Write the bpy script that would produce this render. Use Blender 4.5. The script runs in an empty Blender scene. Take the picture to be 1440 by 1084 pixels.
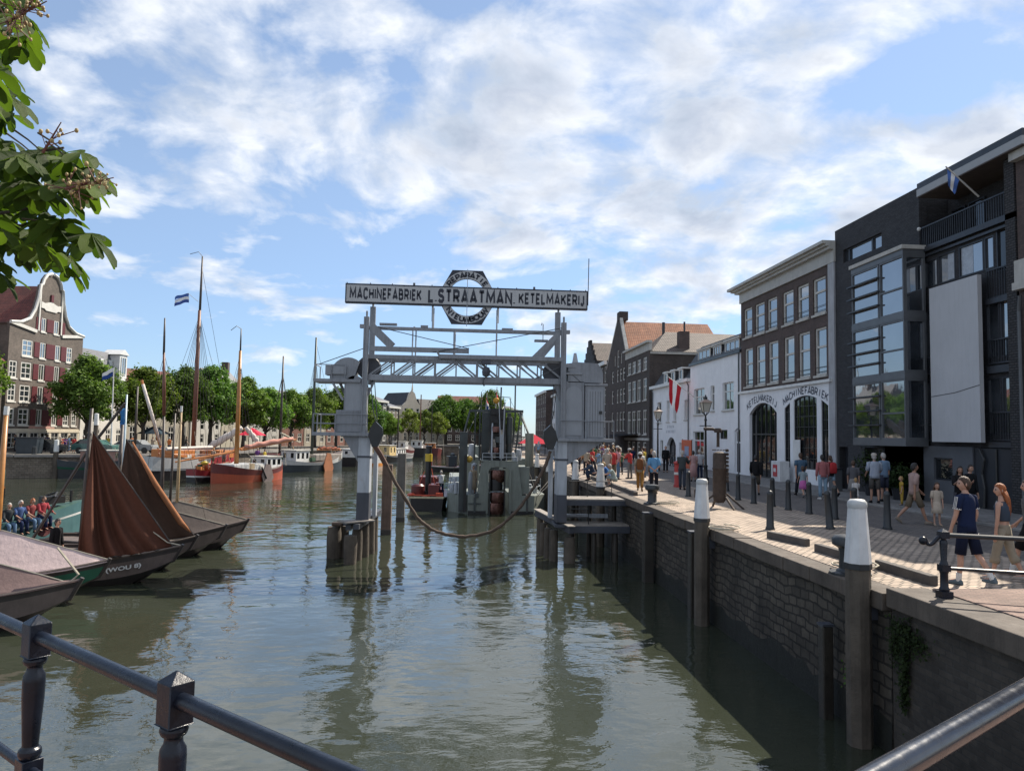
import bpy, bmesh, math, random
from mathutils import Vector as V3, Matrix
from mathutils.geometry import tessellate_polygon
R=random.Random(7); PI=math.pi
sc=bpy.context.scene; COL=sc.collection
# ---------------------------------------------------------------- camera frame (pinhole measured from the photograph)
EXPO=0.8; SUN_E=5.0; SKY_S=.085; SKY_T=(.98,1.0,1.02)
CL_D,CL_M,CL_L=(4.1,4.65,5.5),(5.7,6.1,6.8),(7.1,7.3,7.6)
LOBES=[(470,60,300,80,.34),(560,190,400,95,.36,.1),(860,150,310,170,.42),(850,330,330,95,.42,-.12),(1060,60,160,90,.2),(1120,290,190,55,.28,-.25),(260,120,150,60,.18),(300,270,140,40,.2),(235,380,110,24,.34,-.12),(425,415,95,32,.36),(598,395,40,22,.4),(790,470,130,45,.3),(1000,430,160,60,.2),(1395,205,60,32,.62,-.3),(1240,175,110,18,.14),(1300,10,160,50,.32),(1060,180,120,50,.35),(1270,110,110,60,-.18),(100,330,120,60,-.15),(850,128,40,25,-.25),(430,470,150,30,.12),(1235,285,100,32,.42,.45),(1240,185,120,16,.22),(1290,15,150,40,.2),(200,60,140,40,.16,.3)]
F_PX,CAMZ=1040.0,4.9
def _basis():
    ya,pi,ro=math.radians(4.4),math.radians(3.8),0.018
    f=V3((math.sin(ya)*math.cos(pi),math.cos(ya)*math.cos(pi),math.sin(pi)))
    r=V3((math.cos(ya),-math.sin(ya),0)); u=r.cross(f)
    return f, r*math.cos(ro)+u*math.sin(ro), u*math.cos(ro)-r*math.sin(ro)
CF,CR,CU=_basis()
def at(px,py,Y):
    d=CF+CR*((px-720)/F_PX)+CU*((542-py)/F_PX); t=Y/d.y
    return V3((d.x*t,Y,CAMZ+d.z*t))
# ---------------------------------------------------------------- objects
ROOTS={}
SPLIT=set('bay_floor rear_leg diagonal_brace top_beam truss_chord truss_bracing strut tie_rod platform platform_brace motor_box hoist_cable sign_support cap_beam deck beam walkway_step cap_plank hull_pontoon waterline_band fore_platform ladder_tower chain_link hoist_rod head_frame signal_mast deckhouse winch_drum mooring_line fender_bar engine_casing red_tank deck_gear hatch bow_winch awning_post deck_davit post pilaster shopfront_pilaster skylight floor_band balcony_slab louvre flue mullion door_ornament gable_coping legs leg printed_panel bracket edge_stud cuddy cabin deck_cover cabin_trunk boiler_casing gable_trim sheave cap_stone hatch_cover pole twig rail lower_rail lantern_roof curtain leg_foot cornice flower_bud'.split())
def setp(o,label=None,cat=None,group=None,kind=None):
    if label: o['label']=label
    if cat: o['category']=cat
    if group: o['group']=group
    if kind: o['kind']=kind
    return o
def thing(name,label,cat,loc=(0,0,0),rz=0,group=None):
    o=bpy.data.objects.new(name,None); COL.objects.link(o); o.empty_display_size=.2
    o.location=loc; o.rotation_euler=(0,0,rz)
    ROOTS[o]=Matrix.Translation(V3(loc))@Matrix.Rotation(rz,4,'Z')
    return setp(o,label,cat,group)
class MB:
    def __init__(s): s.v=[];s.f=[];s.m=[];s.c=0
    def add(s,pts,faces):
        b=len(s.v); s.v+= [tuple(p) for p in pts]
        for f in faces: s.f.append([b+i for i in f]); s.m.append(s.c)
        return s
    def q(s,*p): return s.add(p,[range(len(p))])
    def bx(s,x0,x1,y0,y1,z0,z1):
        return s.add([(x,y,z) for z in (z0,z1) for y in (y0,y1) for x in (x0,x1)],
            [(0,2,3,1),(4,5,7,6),(0,1,5,4),(2,6,7,3),(0,4,6,2),(1,3,7,5)])
    def beam(s,p,q,w,h=None,up=(0,0,1)):
        h=h or w; p=V3(p);q=V3(q);d=(q-p).normalized();up=V3(up)
        if abs(d.dot(up))>.99: up=V3((0,1,0))
        a=d.cross(up).normalized();b=a.cross(d)
        pts=[c+a*(i*w/2)+b*(j*h/2) for c in(p,q) for i,j in((-1,-1),(1,-1),(1,1),(-1,1))]
        return s.add(pts,[(3,2,1,0),(4,5,6,7),(0,1,5,4),(1,2,6,5),(2,3,7,6),(3,0,4,7)])
    def loft(s,rings,cap=True,close=True):
        n=len(rings[0]); F=[]
        for i in range(len(rings)-1):
            for j in range(n if close else n-1):
                k=(j+1)%n; F.append((i*n+j,i*n+k,(i+1)*n+k,(i+1)*n+j))
        if cap: F.append(tuple(range(n-1,-1,-1))); F.append(tuple((len(rings)-1)*n+j for j in range(n)))
        return s.add([p for r in rings for p in r],F)
    def tube(s,pts,r,seg=8,cap=True):
        pts=[V3(p) for p in pts]; rings=[]; a=None
        for i,p in enumerate(pts):
            d=(pts[min(i+1,len(pts)-1)]-pts[max(i-1,0)]).normalized()
            if a is None:
                up=V3((0,0,1)) if abs(d.z)<.95 else V3((0,1,0)); a=d.cross(up).normalized()
            else: a=(a-d*a.dot(d)).normalized()
            b=d.cross(a); rr=r[i] if isinstance(r,(list,tuple)) else r
            rings.append([p+(a*math.cos(t)+b*math.sin(t))*rr for t in [2*PI*k/seg for k in range(seg)]])
        return s.loft(rings,cap)
    def lathe(s,prof,c=(0,0,0),seg=16,ax=None):
        c=V3(c); rings=[]
        for r,z in prof:
            ring=[]
            for k in range(seg):
                t=2*PI*k/seg; p=V3((r*math.cos(t),r*math.sin(t),z))
                if ax=='y': p=V3((p.x,p.z,p.y))
                elif ax=='x': p=V3((p.z,p.x,p.y))
                ring.append(c+p)
            rings.append(ring)
        return s.loft(rings,True)
    def ball(s,c,r,seg=10,rn=7):
        if not isinstance(r,(tuple,list)): r=(r,r,r)
        rings=[]
        for i in range(rn+1):
            f=-PI/2+PI*i/rn; cr=max(math.cos(f),.01)
            rings.append([(c[0]+r[0]*cr*math.cos(2*PI*k/seg),c[1]+r[1]*cr*math.sin(2*PI*k/seg),c[2]+r[2]*math.sin(f)) for k in range(seg)])
        return s.loft(rings)
    def poly(s,loops,fn):
        P=[V3((a,b,0)) for L in loops for a,b in L]
        T=tessellate_polygon([[V3((a,b,0)) for a,b in L] for L in loops])
        return s.add([fn(p.x,p.y) for p in P],T)
    def prism(s,loop,f0,f1,holes=()):
        s.poly([loop]+list(holes),f0); s.poly([loop]+list(holes),f1)
        for L in [loop]+list(holes):
            n=len(L)
            for i in range(n):
                a,b=L[i],L[(i+1)%n]; s.q(f0(*a),f0(*b),f1(*b),f1(*a))
        return s
    def grid(s,nu,nv,fn):
        pts=[fn(i/nu,j/nv) for j in range(nv+1) for i in range(nu+1)]
        return s.add(pts,[(j*(nu+1)+i,j*(nu+1)+i+1,(j+1)*(nu+1)+i+1,(j+1)*(nu+1)+i) for j in range(nv) for i in range(nu)])
    def pieces(s):
        """connected pieces (faces that share a corner position)"""
        key={}; up={}
        def find(a):
            while up[a]!=a: up[a]=up[up[a]]; a=up[a]
            return a
        vid=[]
        for p in s.v:
            k=(round(p[0],4),round(p[1],4),round(p[2],4))
            if k not in key: key[k]=len(key); up[key[k]]=key[k]
            vid.append(key[k])
        for f in s.f:
            for i in f[1:]:
                a,b=find(vid[f[0]]),find(vid[i])
                if a!=b: up[a]=b
        out={}
        for f,mi in zip(s.f,s.m): out.setdefault(find(vid[f[0]]),[]).append((f,mi))
        return list(out.values())
    def build(s,name,mats,parent=None,local=False,smooth=0,bev=0,solid=0):
        if name in SPLIT and parent is not None:
            pc=s.pieces()
            if 1<len(pc)<=60:
                first=None
                for fs in pc:
                    m=MB(); used={}
                    for f,mi in fs:
                        for i in f:
                            if i not in used: used[i]=len(m.v); m.v.append(s.v[i])
                        m.f.append([used[i] for i in f]); m.m.append(mi)
                    o=m._build(name,mats,parent,local,smooth,bev,solid); first=first or o
                return first
        return s._build(name,mats,parent,local,smooth,bev,solid)
    def _build(s,name,mats,parent=None,local=False,smooth=0,bev=0,solid=0):
        me=bpy.data.meshes.new(name); v=s.v
        if parent is not None and not local:
            inv=ROOTS[parent].inverted(); v=[inv@V3(p) for p in v]
        me.from_pydata([tuple(p) for p in v],[],[tuple(f) for f in s.f])
        for m in (mats if isinstance(mats,(list,tuple)) else [mats]): me.materials.append(m)
        me.polygons.foreach_set('material_index',s.m)
        if smooth:
            me.shade_smooth()
            if smooth<3: me.set_sharp_from_angle(angle=smooth)
        me.update()
        o=bpy.data.objects.new(name,me); COL.objects.link(o)
        if parent is not None: o.parent=parent; ROOTS[o]=ROOTS[parent]
        if solid: k=o.modifiers.new('s','SOLIDIFY'); k.thickness=solid; k.offset=0
        if bev: k=o.modifiers.new('b','BEVEL'); k.width=bev; k.segments=2; k.limit_method='ANGLE'
        return o
def copytree(o,parent=None):
    c=o.copy(); COL.objects.link(c)
    if parent is not None: c.parent=parent
    for ch in list(o.children): copytree(ch,c)
    return c
# ---------------------------------------------------------------- materials
MC={}
def nd(t,k,**kw):
    n=t.nodes.new(k)
    for a,b in kw.items(): setattr(n,a,b)
    return n
def base(name):
    m=bpy.data.materials.new(name); m.use_nodes=True; t=m.node_tree
    return m,t,t.nodes['Principled BSDF'],t.links.new
def vmap(t,co,sc_):
    mp=nd(t,'ShaderNodeMapping'); mp.inputs['Scale'].default_value=sc_; t.links.new(co,mp.inputs[0]); return mp.outputs[0]
def noise(t,co,scale,detail=4,rough=.6):
    n=nd(t,'ShaderNodeTexNoise'); n.inputs['Scale'].default_value=scale; n.inputs['Detail'].default_value=detail; n.inputs['Roughness'].default_value=rough
    if co is not None: t.links.new(co,n.inputs['Vector'])
    return n.outputs['Fac']
def ramp(t,fac,stops,interp=None):
    r=nd(t,'ShaderNodeValToRGB'); e=r.color_ramp.elements
    while len(e)<len(stops): e.new(.5)
    for x,(p,c) in zip(e,stops): x.position=p; x.color=tuple(c[:3])+(1,)
    if interp: r.color_ramp.interpolation=interp
    t.links.new(fac,r.inputs[0]); return r.outputs[0]
def mixc(t,f,a,b,mode='MIX'):
    n=nd(t,'ShaderNodeMix',data_type='RGBA',blend_type=mode)
    for i,x in ((0,f),(6,a),(7,b)):
        if hasattr(x,'is_output'): t.links.new(x,n.inputs[i])
        elif i==0: n.inputs[0].default_value=x
        else: n.inputs[i].default_value=tuple(x[:3])+(1,)
    return n.outputs[2]
def math_(t,op,a,b=0.0,clamp=False):
    n=nd(t,'ShaderNodeMath',operation=op,use_clamp=clamp)
    for i,x in ((0,a),(1,b)):
        if hasattr(x,'is_output'): t.links.new(x,n.inputs[i])
        else: n.inputs[i].default_value=x
    return n.outputs[0]
def bump(t,p,h,st,dist=.02):
    b=nd(t,'ShaderNodeBump'); b.inputs['Strength'].default_value=st; b.inputs['Distance'].default_value=dist
    t.links.new(h,b.inputs['Height']); t.links.new(b.outputs[0],p.inputs['Normal'])
def sh(c,f): return tuple(min(1,max(0,x*f)) for x in c[:3])
def mat(name,col,rough=.65,var=.22,scale=2.5,metal=0,bmp=0,streak=0,spec=.5,coat=0,rust=0):
    """paint / stone / cloth: colour with two scales of wear, optional vertical streaks and rust"""
    if name in MC: return MC[name]
    m,t,p,L=base(name); co=nd(t,'ShaderNodeTexCoord').outputs['Object']
    f=noise(t,co,scale,6,.65)
    c=ramp(t,f,[(.3,sh(col,1-var)),(.7,sh(col,1+var))])
    if streak:
        s=noise(t,vmap(t,co,(4,4,.35)),2.2,5,.7)
        s=ramp(t,s,[(.48,(0,0,0)),(.72,(1,1,1))]); c=mixc(t,math_(t,'MULTIPLY',s,streak),c,sh(col,.45))
    if rust:
        s=noise(t,co,1.7,8,.75); s=ramp(t,s,[(.60,(0,0,0)),(.70,(1,1,1))]); c=mixc(t,math_(t,'MULTIPLY',s,rust),c,(.16,.07,.035))
    L(c,p.inputs['Base Color'])
    r=math_(t,'ADD',math_(t,'MULTIPLY',noise(t,co,scale*3,3),.3),rough-.15,True); L(r,p.inputs['Roughness'])
    p.inputs['Metallic'].default_value=metal; p.inputs['Specular IOR Level'].default_value=spec
    if coat: p.inputs['Coat Weight'].default_value=coat; p.inputs['Coat Roughness'].default_value=.08
    if bmp: bump(t,p,noise(t,co,scale*8,5,.7),bmp)
    MC[name]=m; return m
def wallco(t):
    """horizontal run + height of any upright wall, from the object's own coordinates"""
    tc=nd(t,'ShaderNodeTexCoord'); a=nd(t,'ShaderNodeSeparateXYZ'); t.links.new(tc.outputs['Object'],a.inputs[0])
    n=nd(t,'ShaderNodeSeparateXYZ'); t.links.new(tc.outputs['Normal'],n.inputs[0])
    g=math_(t,'GREATER_THAN',math_(t,'ABSOLUTE',n.outputs[0]),math_(t,'ABSOLUTE',n.outputs[1]))
    mx=nd(t,'ShaderNodeMix',data_type='FLOAT'); t.links.new(g,mx.inputs[0]); t.links.new(a.outputs[0],mx.inputs[2]); t.links.new(a.outputs[1],mx.inputs[3])
    c=nd(t,'ShaderNodeCombineXYZ'); t.links.new(mx.outputs[0],c.inputs[0]); t.links.new(a.outputs[2],c.inputs[1])
    return c.outputs[0],tc.outputs['Object']
def brick(name,c1,c2,mortar,w=.22,h=.07,ms=.012,rough=.85,bs=.5,flat=False,blotch=.35,offs=.5,jit=0):
    if name in MC: return MC[name]
    m,t,p,L=base(name)
    if flat: co=oc=nd(t,'ShaderNodeTexCoord').outputs['Object']
    else: co,oc=wallco(t)
    if jit:
        nn=nd(t,'ShaderNodeTexNoise'); nn.inputs['Scale'].default_value=1.1; nn.inputs['Detail'].default_value=3; L(co,nn.inputs['Vector'])
        va=nd(t,'ShaderNodeVectorMath',operation='SCALE'); L(nn.outputs['Color'],va.inputs[0]); va.inputs['Scale'].default_value=jit
        vb=nd(t,'ShaderNodeVectorMath',operation='ADD'); L(co,vb.inputs[0]); L(va.outputs[0],vb.inputs[1]); co=vb.outputs[0]
    b=nd(t,'ShaderNodeTexBrick'); L(co,b.inputs['Vector']); b.offset=offs
    b.inputs['Scale'].default_value=1; b.inputs['Brick Width'].default_value=w; b.inputs['Row Height'].default_value=h
    b.inputs['Mortar Size'].default_value=ms; b.inputs['Mortar Smooth'].default_value=.3; b.inputs['Bias'].default_value=0
    b.inputs['Color1'].default_value=c1+(1,); b.inputs['Color2'].default_value=c2+(1,); b.inputs['Mortar'].default_value=mortar+(1,)
    f=noise(t,oc,.8,8,.7); c=mixc(t,1,b.outputs['Color'],ramp(t,f,[(.25,(1-blotch,)*3),(.75,(1+blotch,)*3)]),'MULTIPLY')
    g=noise(t,oc,9,4,.7); c=mixc(t,1,c,ramp(t,g,[(.2,(.75,)*3),(.8,(1.2,)*3)]),'MULTIPLY')
    L(c,p.inputs['Base Color']); p.inputs['Roughness'].default_value=rough
    hgt=math_(t,'SUBTRACT',math_(t,'MULTIPLY',g,.5),b.outputs['Fac']); bump(t,p,hgt,bs,.015)
    MC[name]=m; return m
def glassmat(name,tint=(.02,.025,.03),ior=2.1,rough=.03):
    if name in MC: return MC[name]
    m,t,p,L=base(name); co=nd(t,'ShaderNodeTexCoord').outputs['Object']
    c=ramp(t,noise(t,co,.9,3),[(.35,sh(tint,.5)),(.7,sh(tint,1.9))]); L(c,p.inputs['Base Color'])
    p.inputs['IOR'].default_value=ior; p.inputs['Roughness'].default_value=rough
    bump(t,p,noise(t,co,1.3,2),.05,.05)
    MC[name]=m; return m
def cloth(name,col,rough=.9,stripe=None):
    if name in MC: return MC[name]
    m,t,p,L=base(name); co=nd(t,'ShaderNodeTexCoord').outputs['Object']
    c=ramp(t,noise(t,co,9,5,.7),[(.25,sh(col,.86)),(.75,sh(col,1.12))])
    if stripe:
        w=nd(t,'ShaderNodeTexWave',bands_direction='X'); w.inputs['Scale'].default_value=stripe[1]; L(co,w.inputs['Vector'])
        c=mixc(t,math_(t,'GREATER_THAN',w.outputs['Fac'],.6),c,stripe[0])
    L(c,p.inputs['Base Color']); p.inputs['Roughness'].default_value=rough; p.inputs['Specular IOR Level'].default_value=.15
    bump(t,p,math_(t,'ADD',noise(t,vmap(t,co,(1,1,.45)),7,3,.6),math_(t,'MULTIPLY',noise(t,co,40,3,.7),.15)),.42,.035)
    MC[name]=m; return m
def leafmat(name,dark,light,trans=.25,vein=0):
    if name in MC: return MC[name]
    m,t,p,L=base(name); g=nd(t,'ShaderNodeNewGeometry'); oi=nd(t,'ShaderNodeObjectInfo')
    co=nd(t,'ShaderNodeTexCoord').outputs['Object']
    f=math_(t,'ADD',math_(t,'MULTIPLY',g.outputs['Random Per Island'],.6),math_(t,'MULTIPLY',noise(t,co,.55,3),.5))
    c=ramp(t,f,[(.2,dark),(.85,light)])
    hs=nd(t,'ShaderNodeHueSaturation'); L(c,hs.inputs['Color']); L(math_(t,'ADD',math_(t,'MULTIPLY',oi.outputs['Random'],.6),.8),hs.inputs['Value']); L(math_(t,'ADD',math_(t,'MULTIPLY',math_(t,'FRACT',math_(t,'MULTIPLY',oi.outputs['Random'],7.3)),.05),.47),hs.inputs['Hue']); c=hs.outputs[0]
    L(c,p.inputs['Base Color']); p.inputs['Roughness'].default_value=.65; p.inputs['Specular IOR Level'].default_value=.12
    if vein:
        uv=nd(t,'ShaderNodeUVMap'); w=nd(t,'ShaderNodeTexWave',bands_direction='DIAGONAL'); w.inputs['Scale'].default_value=vein; L(uv.outputs[0],w.inputs['Vector'])
        bump(t,p,w.outputs['Fac'],.5,.004); p.inputs['Roughness'].default_value=.55; p.inputs['Specular IOR Level'].default_value=.18
    tr=nd(t,'ShaderNodeBsdfTranslucent'); mx=nd(t,'ShaderNodeMixShader'); mx.inputs[0].default_value=trans
    tc=mixc(t,1,c,(1.6,1.9,.6),'MULTIPLY'); L(tc,tr.inputs[0])
    L(p.outputs[0],mx.inputs[1]); L(tr.outputs[0],mx.inputs[2]); L(mx.outputs[0],t.nodes['Material Output'].inputs[0])
    MC[name]=m; return m
def rooftile(name,c1,c2,sx=.24,sz=.2,bs=.8):
    """pantiles: rows along the wall direction, courses down the slope"""
    if name in MC: return MC[name]
    m,t,p,L=base(name); co,oc=wallco(t)
    b=nd(t,'ShaderNodeTexBrick'); L(co,b.inputs['Vector']); b.offset=0
    for k,v in (('Scale',1),('Brick Width',sx),('Row Height',sz),('Mortar Size',.035),('Mortar Smooth',1),('Bias',0)): b.inputs[k].default_value=v
    b.inputs['Color1'].default_value=c1+(1,); b.inputs['Color2'].default_value=c2+(1,); b.inputs['Mortar'].default_value=sh(c1,.3)+(1,)
    c=mixc(t,1,b.outputs['Color'],ramp(t,noise(t,oc,.9,6,.7),[(.3,(.6,)*3),(.7,(1.3,)*3)]),'MULTIPLY')
    L(c,p.inputs['Base Color']); p.inputs['Roughness'].default_value=.75; bump(t,p,math_(t,'SUBTRACT',1,b.outputs['Fac']),bs,.04)
    MC[name]=m; return m
# ---------------------------------------------------------------- lettering (built-in font, flattened to mesh)
def text_mesh(body,size,bold=.0,wide=1.0,depth=.012):
    cu=bpy.data.curves.new('lettering','FONT'); cu.body=body; cu.size=size; cu.align_x='CENTER'; cu.align_y='CENTER'; cu.offset=bold; cu.extrude=depth; cu.resolution_u=3
    o=bpy.data.objects.new('lettering',cu); COL.objects.link(o)
    me=bpy.data.meshes.new_from_object(o.evaluated_get(bpy.context.evaluated_depsgraph_get()))
    bpy.data.objects.remove(o); bpy.data.curves.remove(cu)
    v=[(p.co.x*wide,p.co.y,p.co.z) for p in me.vertices]; f=[list(p.vertices) for p in me.polygons]; bpy.data.meshes.remove(me)
    return v,f
TC={}
# upright block capitals of the 1930s sign: pen strokes in a unit box (relative width, strokes)
_P=[(0,0),(0,1),(.65,1),(.95,.86),(.95,.58),(.65,.44),(0,.44)]
GLY={'A':(.74,[[(0,0),(.5,1),(1,0)],[(.2,.24),(.8,.24)]]),'B':(.62,[[(0,0),(0,1),(.6,1),(.88,.88),(.88,.66),(.6,.54),(0,.54)],[(.6,.54),(.98,.4),(.98,.13),(.66,0),(0,0)]]),
'C':(.62,[[(1,.8),(.78,1),(.25,1),(0,.78),(0,.22),(.25,0),(.78,0),(1,.2)]]),'E':(.5,[[(1,1),(0,1),(0,0),(1,0)],[(0,.5),(.85,.5)]]),'F':(.5,[[(1,1),(0,1),(0,0)],[(0,.5),(.85,.5)]]),'H':(.62,[[(0,0),(0,1)],[(1,0),(1,1)],[(0,.5),(1,.5)]]),
'I':(.0,[[(.5,0),(.5,1)]]),'J':(.42,[[(1,1),(1,.22),(.7,0),(.25,0),(0,.2)]]),'K':(.64,[[(0,0),(0,1)],[(1,1),(.05,.42)],[(.35,.62),(1,0)]]),'L':(.5,[[(0,1),(0,0),(1,0)]]),'M':(.95,[[(0,0),(.06,1),(.5,.22),(.94,1),(1,0)]]),'N':(.68,[[(0,0),(0,1),(1,0),(1,1)]]),
'O':(.72,[[(.28,0),(0,.25),(0,.75),(.28,1),(.72,1),(1,.75),(1,.25),(.72,0),(.28,0)]]),'P':(.58,[_P]),'R':(.62,[_P,[(.5,.44),(1,0)]]),'S':(.58,[[(.97,.83),(.74,1),(.25,1),(.03,.84),(.03,.66),(.25,.54),(.75,.46),(.98,.33),(.98,.16),(.75,0),(.24,0),(0,.17)]]),
'T':(.6,[[(0,1),(1,1)],[(.5,1),(.5,0)]]),'U':(.64,[[(0,1),(0,.22),(.26,0),(.74,0),(1,.22),(1,1)]]),'W':(1.0,[[(0,1),(.22,0),(.5,.8),(.78,0),(1,1)]]),'.':(.0,[[(.5,0),(.5,.1)]])}
def stroke(mb,P,t,fn):
    n=len(P); cl_=P[0]==P[-1]; N=[]
    for i in range(n):
        a=P[i-1] if i else (P[-2] if cl_ else None); b=P[i+1] if i<n-1 else (P[1] if cl_ else None)
        d0=(V3((P[i][0]-a[0],P[i][1]-a[1],0)).normalized()) if a else None; d1=(V3((b[0]-P[i][0],b[1]-P[i][1],0)).normalized()) if b else None
        d=((d0 or d1)+(d1 or d0)).normalized(); r=d0 or d1; m=V3((-d.y,d.x,0)); c=max(.45,m.dot(V3((-r.y,r.x,0)))); N.append(m*(t/2/c))
    L_=[(P[i][0]+N[i].x,P[i][1]+N[i].y) for i in range(n)]; R_=[(P[i][0]-N[i].x,P[i][1]-N[i].y) for i in range(n)]
    for i in range(n-1): mb.q(fn(*L_[i]),fn(*L_[i+1]),fn(*R_[i+1]),fn(*R_[i]))
def glyph(mb,ch,h,t,fn,cx=0):
    w,S=GLY[ch]; w=w*h; e=t/2
    for s in S: stroke(mb,[(cx-w/2+p[0]*w if w else cx,-h/2+e+p[1]*(h-t)) for p in s],t,fn)
def block(mb,word,h,t,fit,fn):
    """a word in block capitals, centred, letter gaps set so that it is fit wide"""
    ws=[GLY[c][0]*h+t for c in word]; g=(fit-sum(ws))/(len(word)-1); sc_=1
    if g<t*.28: sc_=(fit-(len(word)-1)*t*.28)/sum(ws); ws=[w*sc_ for w in ws]; g=t*.28
    x=-fit/2
    for c,w in zip(word,ws): glyph(mb,c,h,t,lambda a,b,c0=x+w/2: fn(c0+a*sc_,b)); x+=w+g
def letters(mb,body,size,fn,bold=0,wide=1,fit=None):
    """adds lettering to mb; fn maps (x,y,depth) to the world; fit = total width to stretch to"""
    k=(body,size,bold)
    if k not in TC: TC[k]=text_mesh(body,size,bold)
    v,f=TC[k]
    if fit:
        xs=[p[0] for p in v]; w=max(xs)-min(xs); c=(max(xs)+min(xs))/2; v=[((p[0]-c)*fit/w,p[1],p[2]) for p in v]
    mb.add([fn(x*wide,y,z) for x,y,z in v],f)
# ================================================================ camera, light, sky
cam=bpy.data.cameras.new('camera'); co_=bpy.data.objects.new('camera',cam); COL.objects.link(co_)
cam.sensor_fit='HORIZONTAL'; cam.sensor_width=36; cam.lens=36*F_PX/1440; cam.clip_start=.05; cam.clip_end=3000
mw=Matrix((CR,CU,-CF)).transposed().to_4x4(); mw.translation=V3((0,0,CAMZ)); co_.matrix_world=mw; sc.camera=co_
sc.view_settings.view_transform='Standard'; sc.view_settings.look='None'; sc.view_settings.exposure=EXPO; sc.view_settings.gamma=1
SUN_EL=math.radians(46); SUNH=V3((.75,.66,0)).normalized()
sd=V3((SUNH.x*math.cos(SUN_EL),SUNH.y*math.cos(SUN_EL),math.sin(SUN_EL)))
sl=bpy.data.lights.new('sun','SUN'); sl.energy=SUN_E; sl.angle=math.radians(.53); sl.color=(1,.91,.78)
so=bpy.data.objects.new('sun',sl); COL.objects.link(so); so.rotation_euler=sd.to_track_quat('Z','Y').to_euler()
w=bpy.data.worlds.new('World'); sc.world=w; w.use_nodes=True; t=w.node_tree; L=t.links.new
bg=t.nodes['Background']; bg.inputs['Strength'].default_value=SKY_S
sky=nd(t,'ShaderNodeTexSky',sky_type='NISHITA'); sky.sun_disc=False; sky.sun_elevation=SUN_EL; sky.sun_rotation=math.atan2(SUNH.x,SUNH.y); sky.air_density=1.0; sky.dust_density=.15; sky.ozone_density=2.0
tcw=nd(t,'ShaderNodeTexCoord').outputs['Generated']
sp=nd(t,'ShaderNodeSeparateXYZ'); L(tcw,sp.inputs[0])
den=math_(t,'ADD',math_(t,'MAXIMUM',sp.outputs[2],0),.30)
cp=nd(t,'ShaderNodeCombineXYZ'); L(math_(t,'DIVIDE',sp.outputs[0],den),cp.inputs[0]); L(math_(t,'DIVIDE',sp.outputs[1],den),cp.inputs[1])
P_=cp.outputs[0]
def lobe(px,py,ax,ay,amp,rot=0):
    """soft cloud bank round a viewing direction: elliptical falloff on the sky sphere"""
    d=(CF+CR*((px-720)/F_PX)+CU*((542-py)/F_PX)).normalized()
    a=(CR*math.cos(rot)+CU*math.sin(rot)); b=(CU*math.cos(rot)-CR*math.sin(rot))
    def dot(v,s):
        n=nd(t,'ShaderNodeVectorMath',operation='DOT_PRODUCT'); L(tcw,n.inputs[0]); n.inputs[1].default_value=v
        x=math_(t,'DIVIDE',math_(t,'SUBTRACT',n.outputs['Value'],v.dot(d)),s); return math_(t,'MULTIPLY',x,x)
    e=math_(t,'ADD',dot(a,ax/F_PX),dot(b,ay/F_PX))
    fw=nd(t,'ShaderNodeVectorMath',operation='DOT_PRODUCT'); L(tcw,fw.inputs[0]); fw.inputs[1].default_value=d
    g=math_(t,'POWER',2.718,math_(t,'MULTIPLY',e,-1)); g=math_(t,'MULTIPLY',g,math_(t,'GREATER_THAN',fw.outputs['Value'],0))
    return math_(t,'MULTIPLY',g,amp)
cov=None
for a in LOBES:
    l=lobe(*a); cov=l if cov is None else math_(t,'ADD',cov,l)
bh=math_(t,'LESS_THAN',sp.outputs[1],.2)     # sky half behind the camera: unseen cloud, added to brighten the shaded sides
cov=math_(t,'ADD',cov,math_(t,'MULTIPLY',bh,.6))
pw=nd(t,'ShaderNodeTexNoise'); pw.inputs['Scale'].default_value=1.3; pw.inputs['Detail'].default_value=3; L(P_,pw.inputs['Vector'])
pv=nd(t,'ShaderNodeVectorMath',operation='SCALE'); L(pw.outputs['Color'],pv.inputs[0]); pv.inputs['Scale'].default_value=.35
pa=nd(t,'ShaderNodeVectorMath',operation='ADD'); L(P_,pa.inputs[0]); L(pv.outputs[0],pa.inputs[1]); PW=pa.outputs[0]
n1=noise(t,PW,5.4,11,.57); n2=noise(t,vmap(t,PW,(1,.75,1)),1.9,6,.6)
dens=math_(t,'ADD',math_(t,'ADD',math_(t,'MULTIPLY',math_(t,'SUBTRACT',n1,.5),2.3),math_(t,'MULTIPLY',math_(t,'SUBTRACT',n2,.5),1.1)),cov)
alpha=ramp(t,dens,[(.24,(0,0,0)),(.46,(.5,)*3),(.75,(.95,)*3)])
offs=nd(t,'ShaderNodeVectorMath',operation='ADD'); L(PW,offs.inputs[0]); offs.inputs[1].default_value=(.045,.06,0)
n3=noise(t,offs.outputs[0],5.4,8,.55)
shd=math_(t,'SUBTRACT',n1,n3)
ccol=ramp(t,math_(t,'ADD',math_(t,'MULTIPLY',shd,1.9),.5),[(.2,CL_D),(.55,CL_M),(.8,CL_L)])
thick=ramp(t,dens,[(.7,(1,1,1)),(1.35,(.74,.76,.8))])
ccol=mixc(t,1,ccol,thick,'MULTIPLY')
low=ramp(t,sp.outputs[2],[(0,(.60,.74,.98)),(.10,(.72,.83,1.0)),(.30,(.98,1.0,1.04)),(.6,(1.05,1.05,1.05))])
mxs=mixc(t,alpha,mixc(t,.27,mixc(t,1,mixc(t,1,sky.outputs[0],SKY_T,'MULTIPLY'),low,'MULTIPLY'),(4.0,4.9,6.2)),ccol)
L(mxs,bg.inputs[0])
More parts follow.
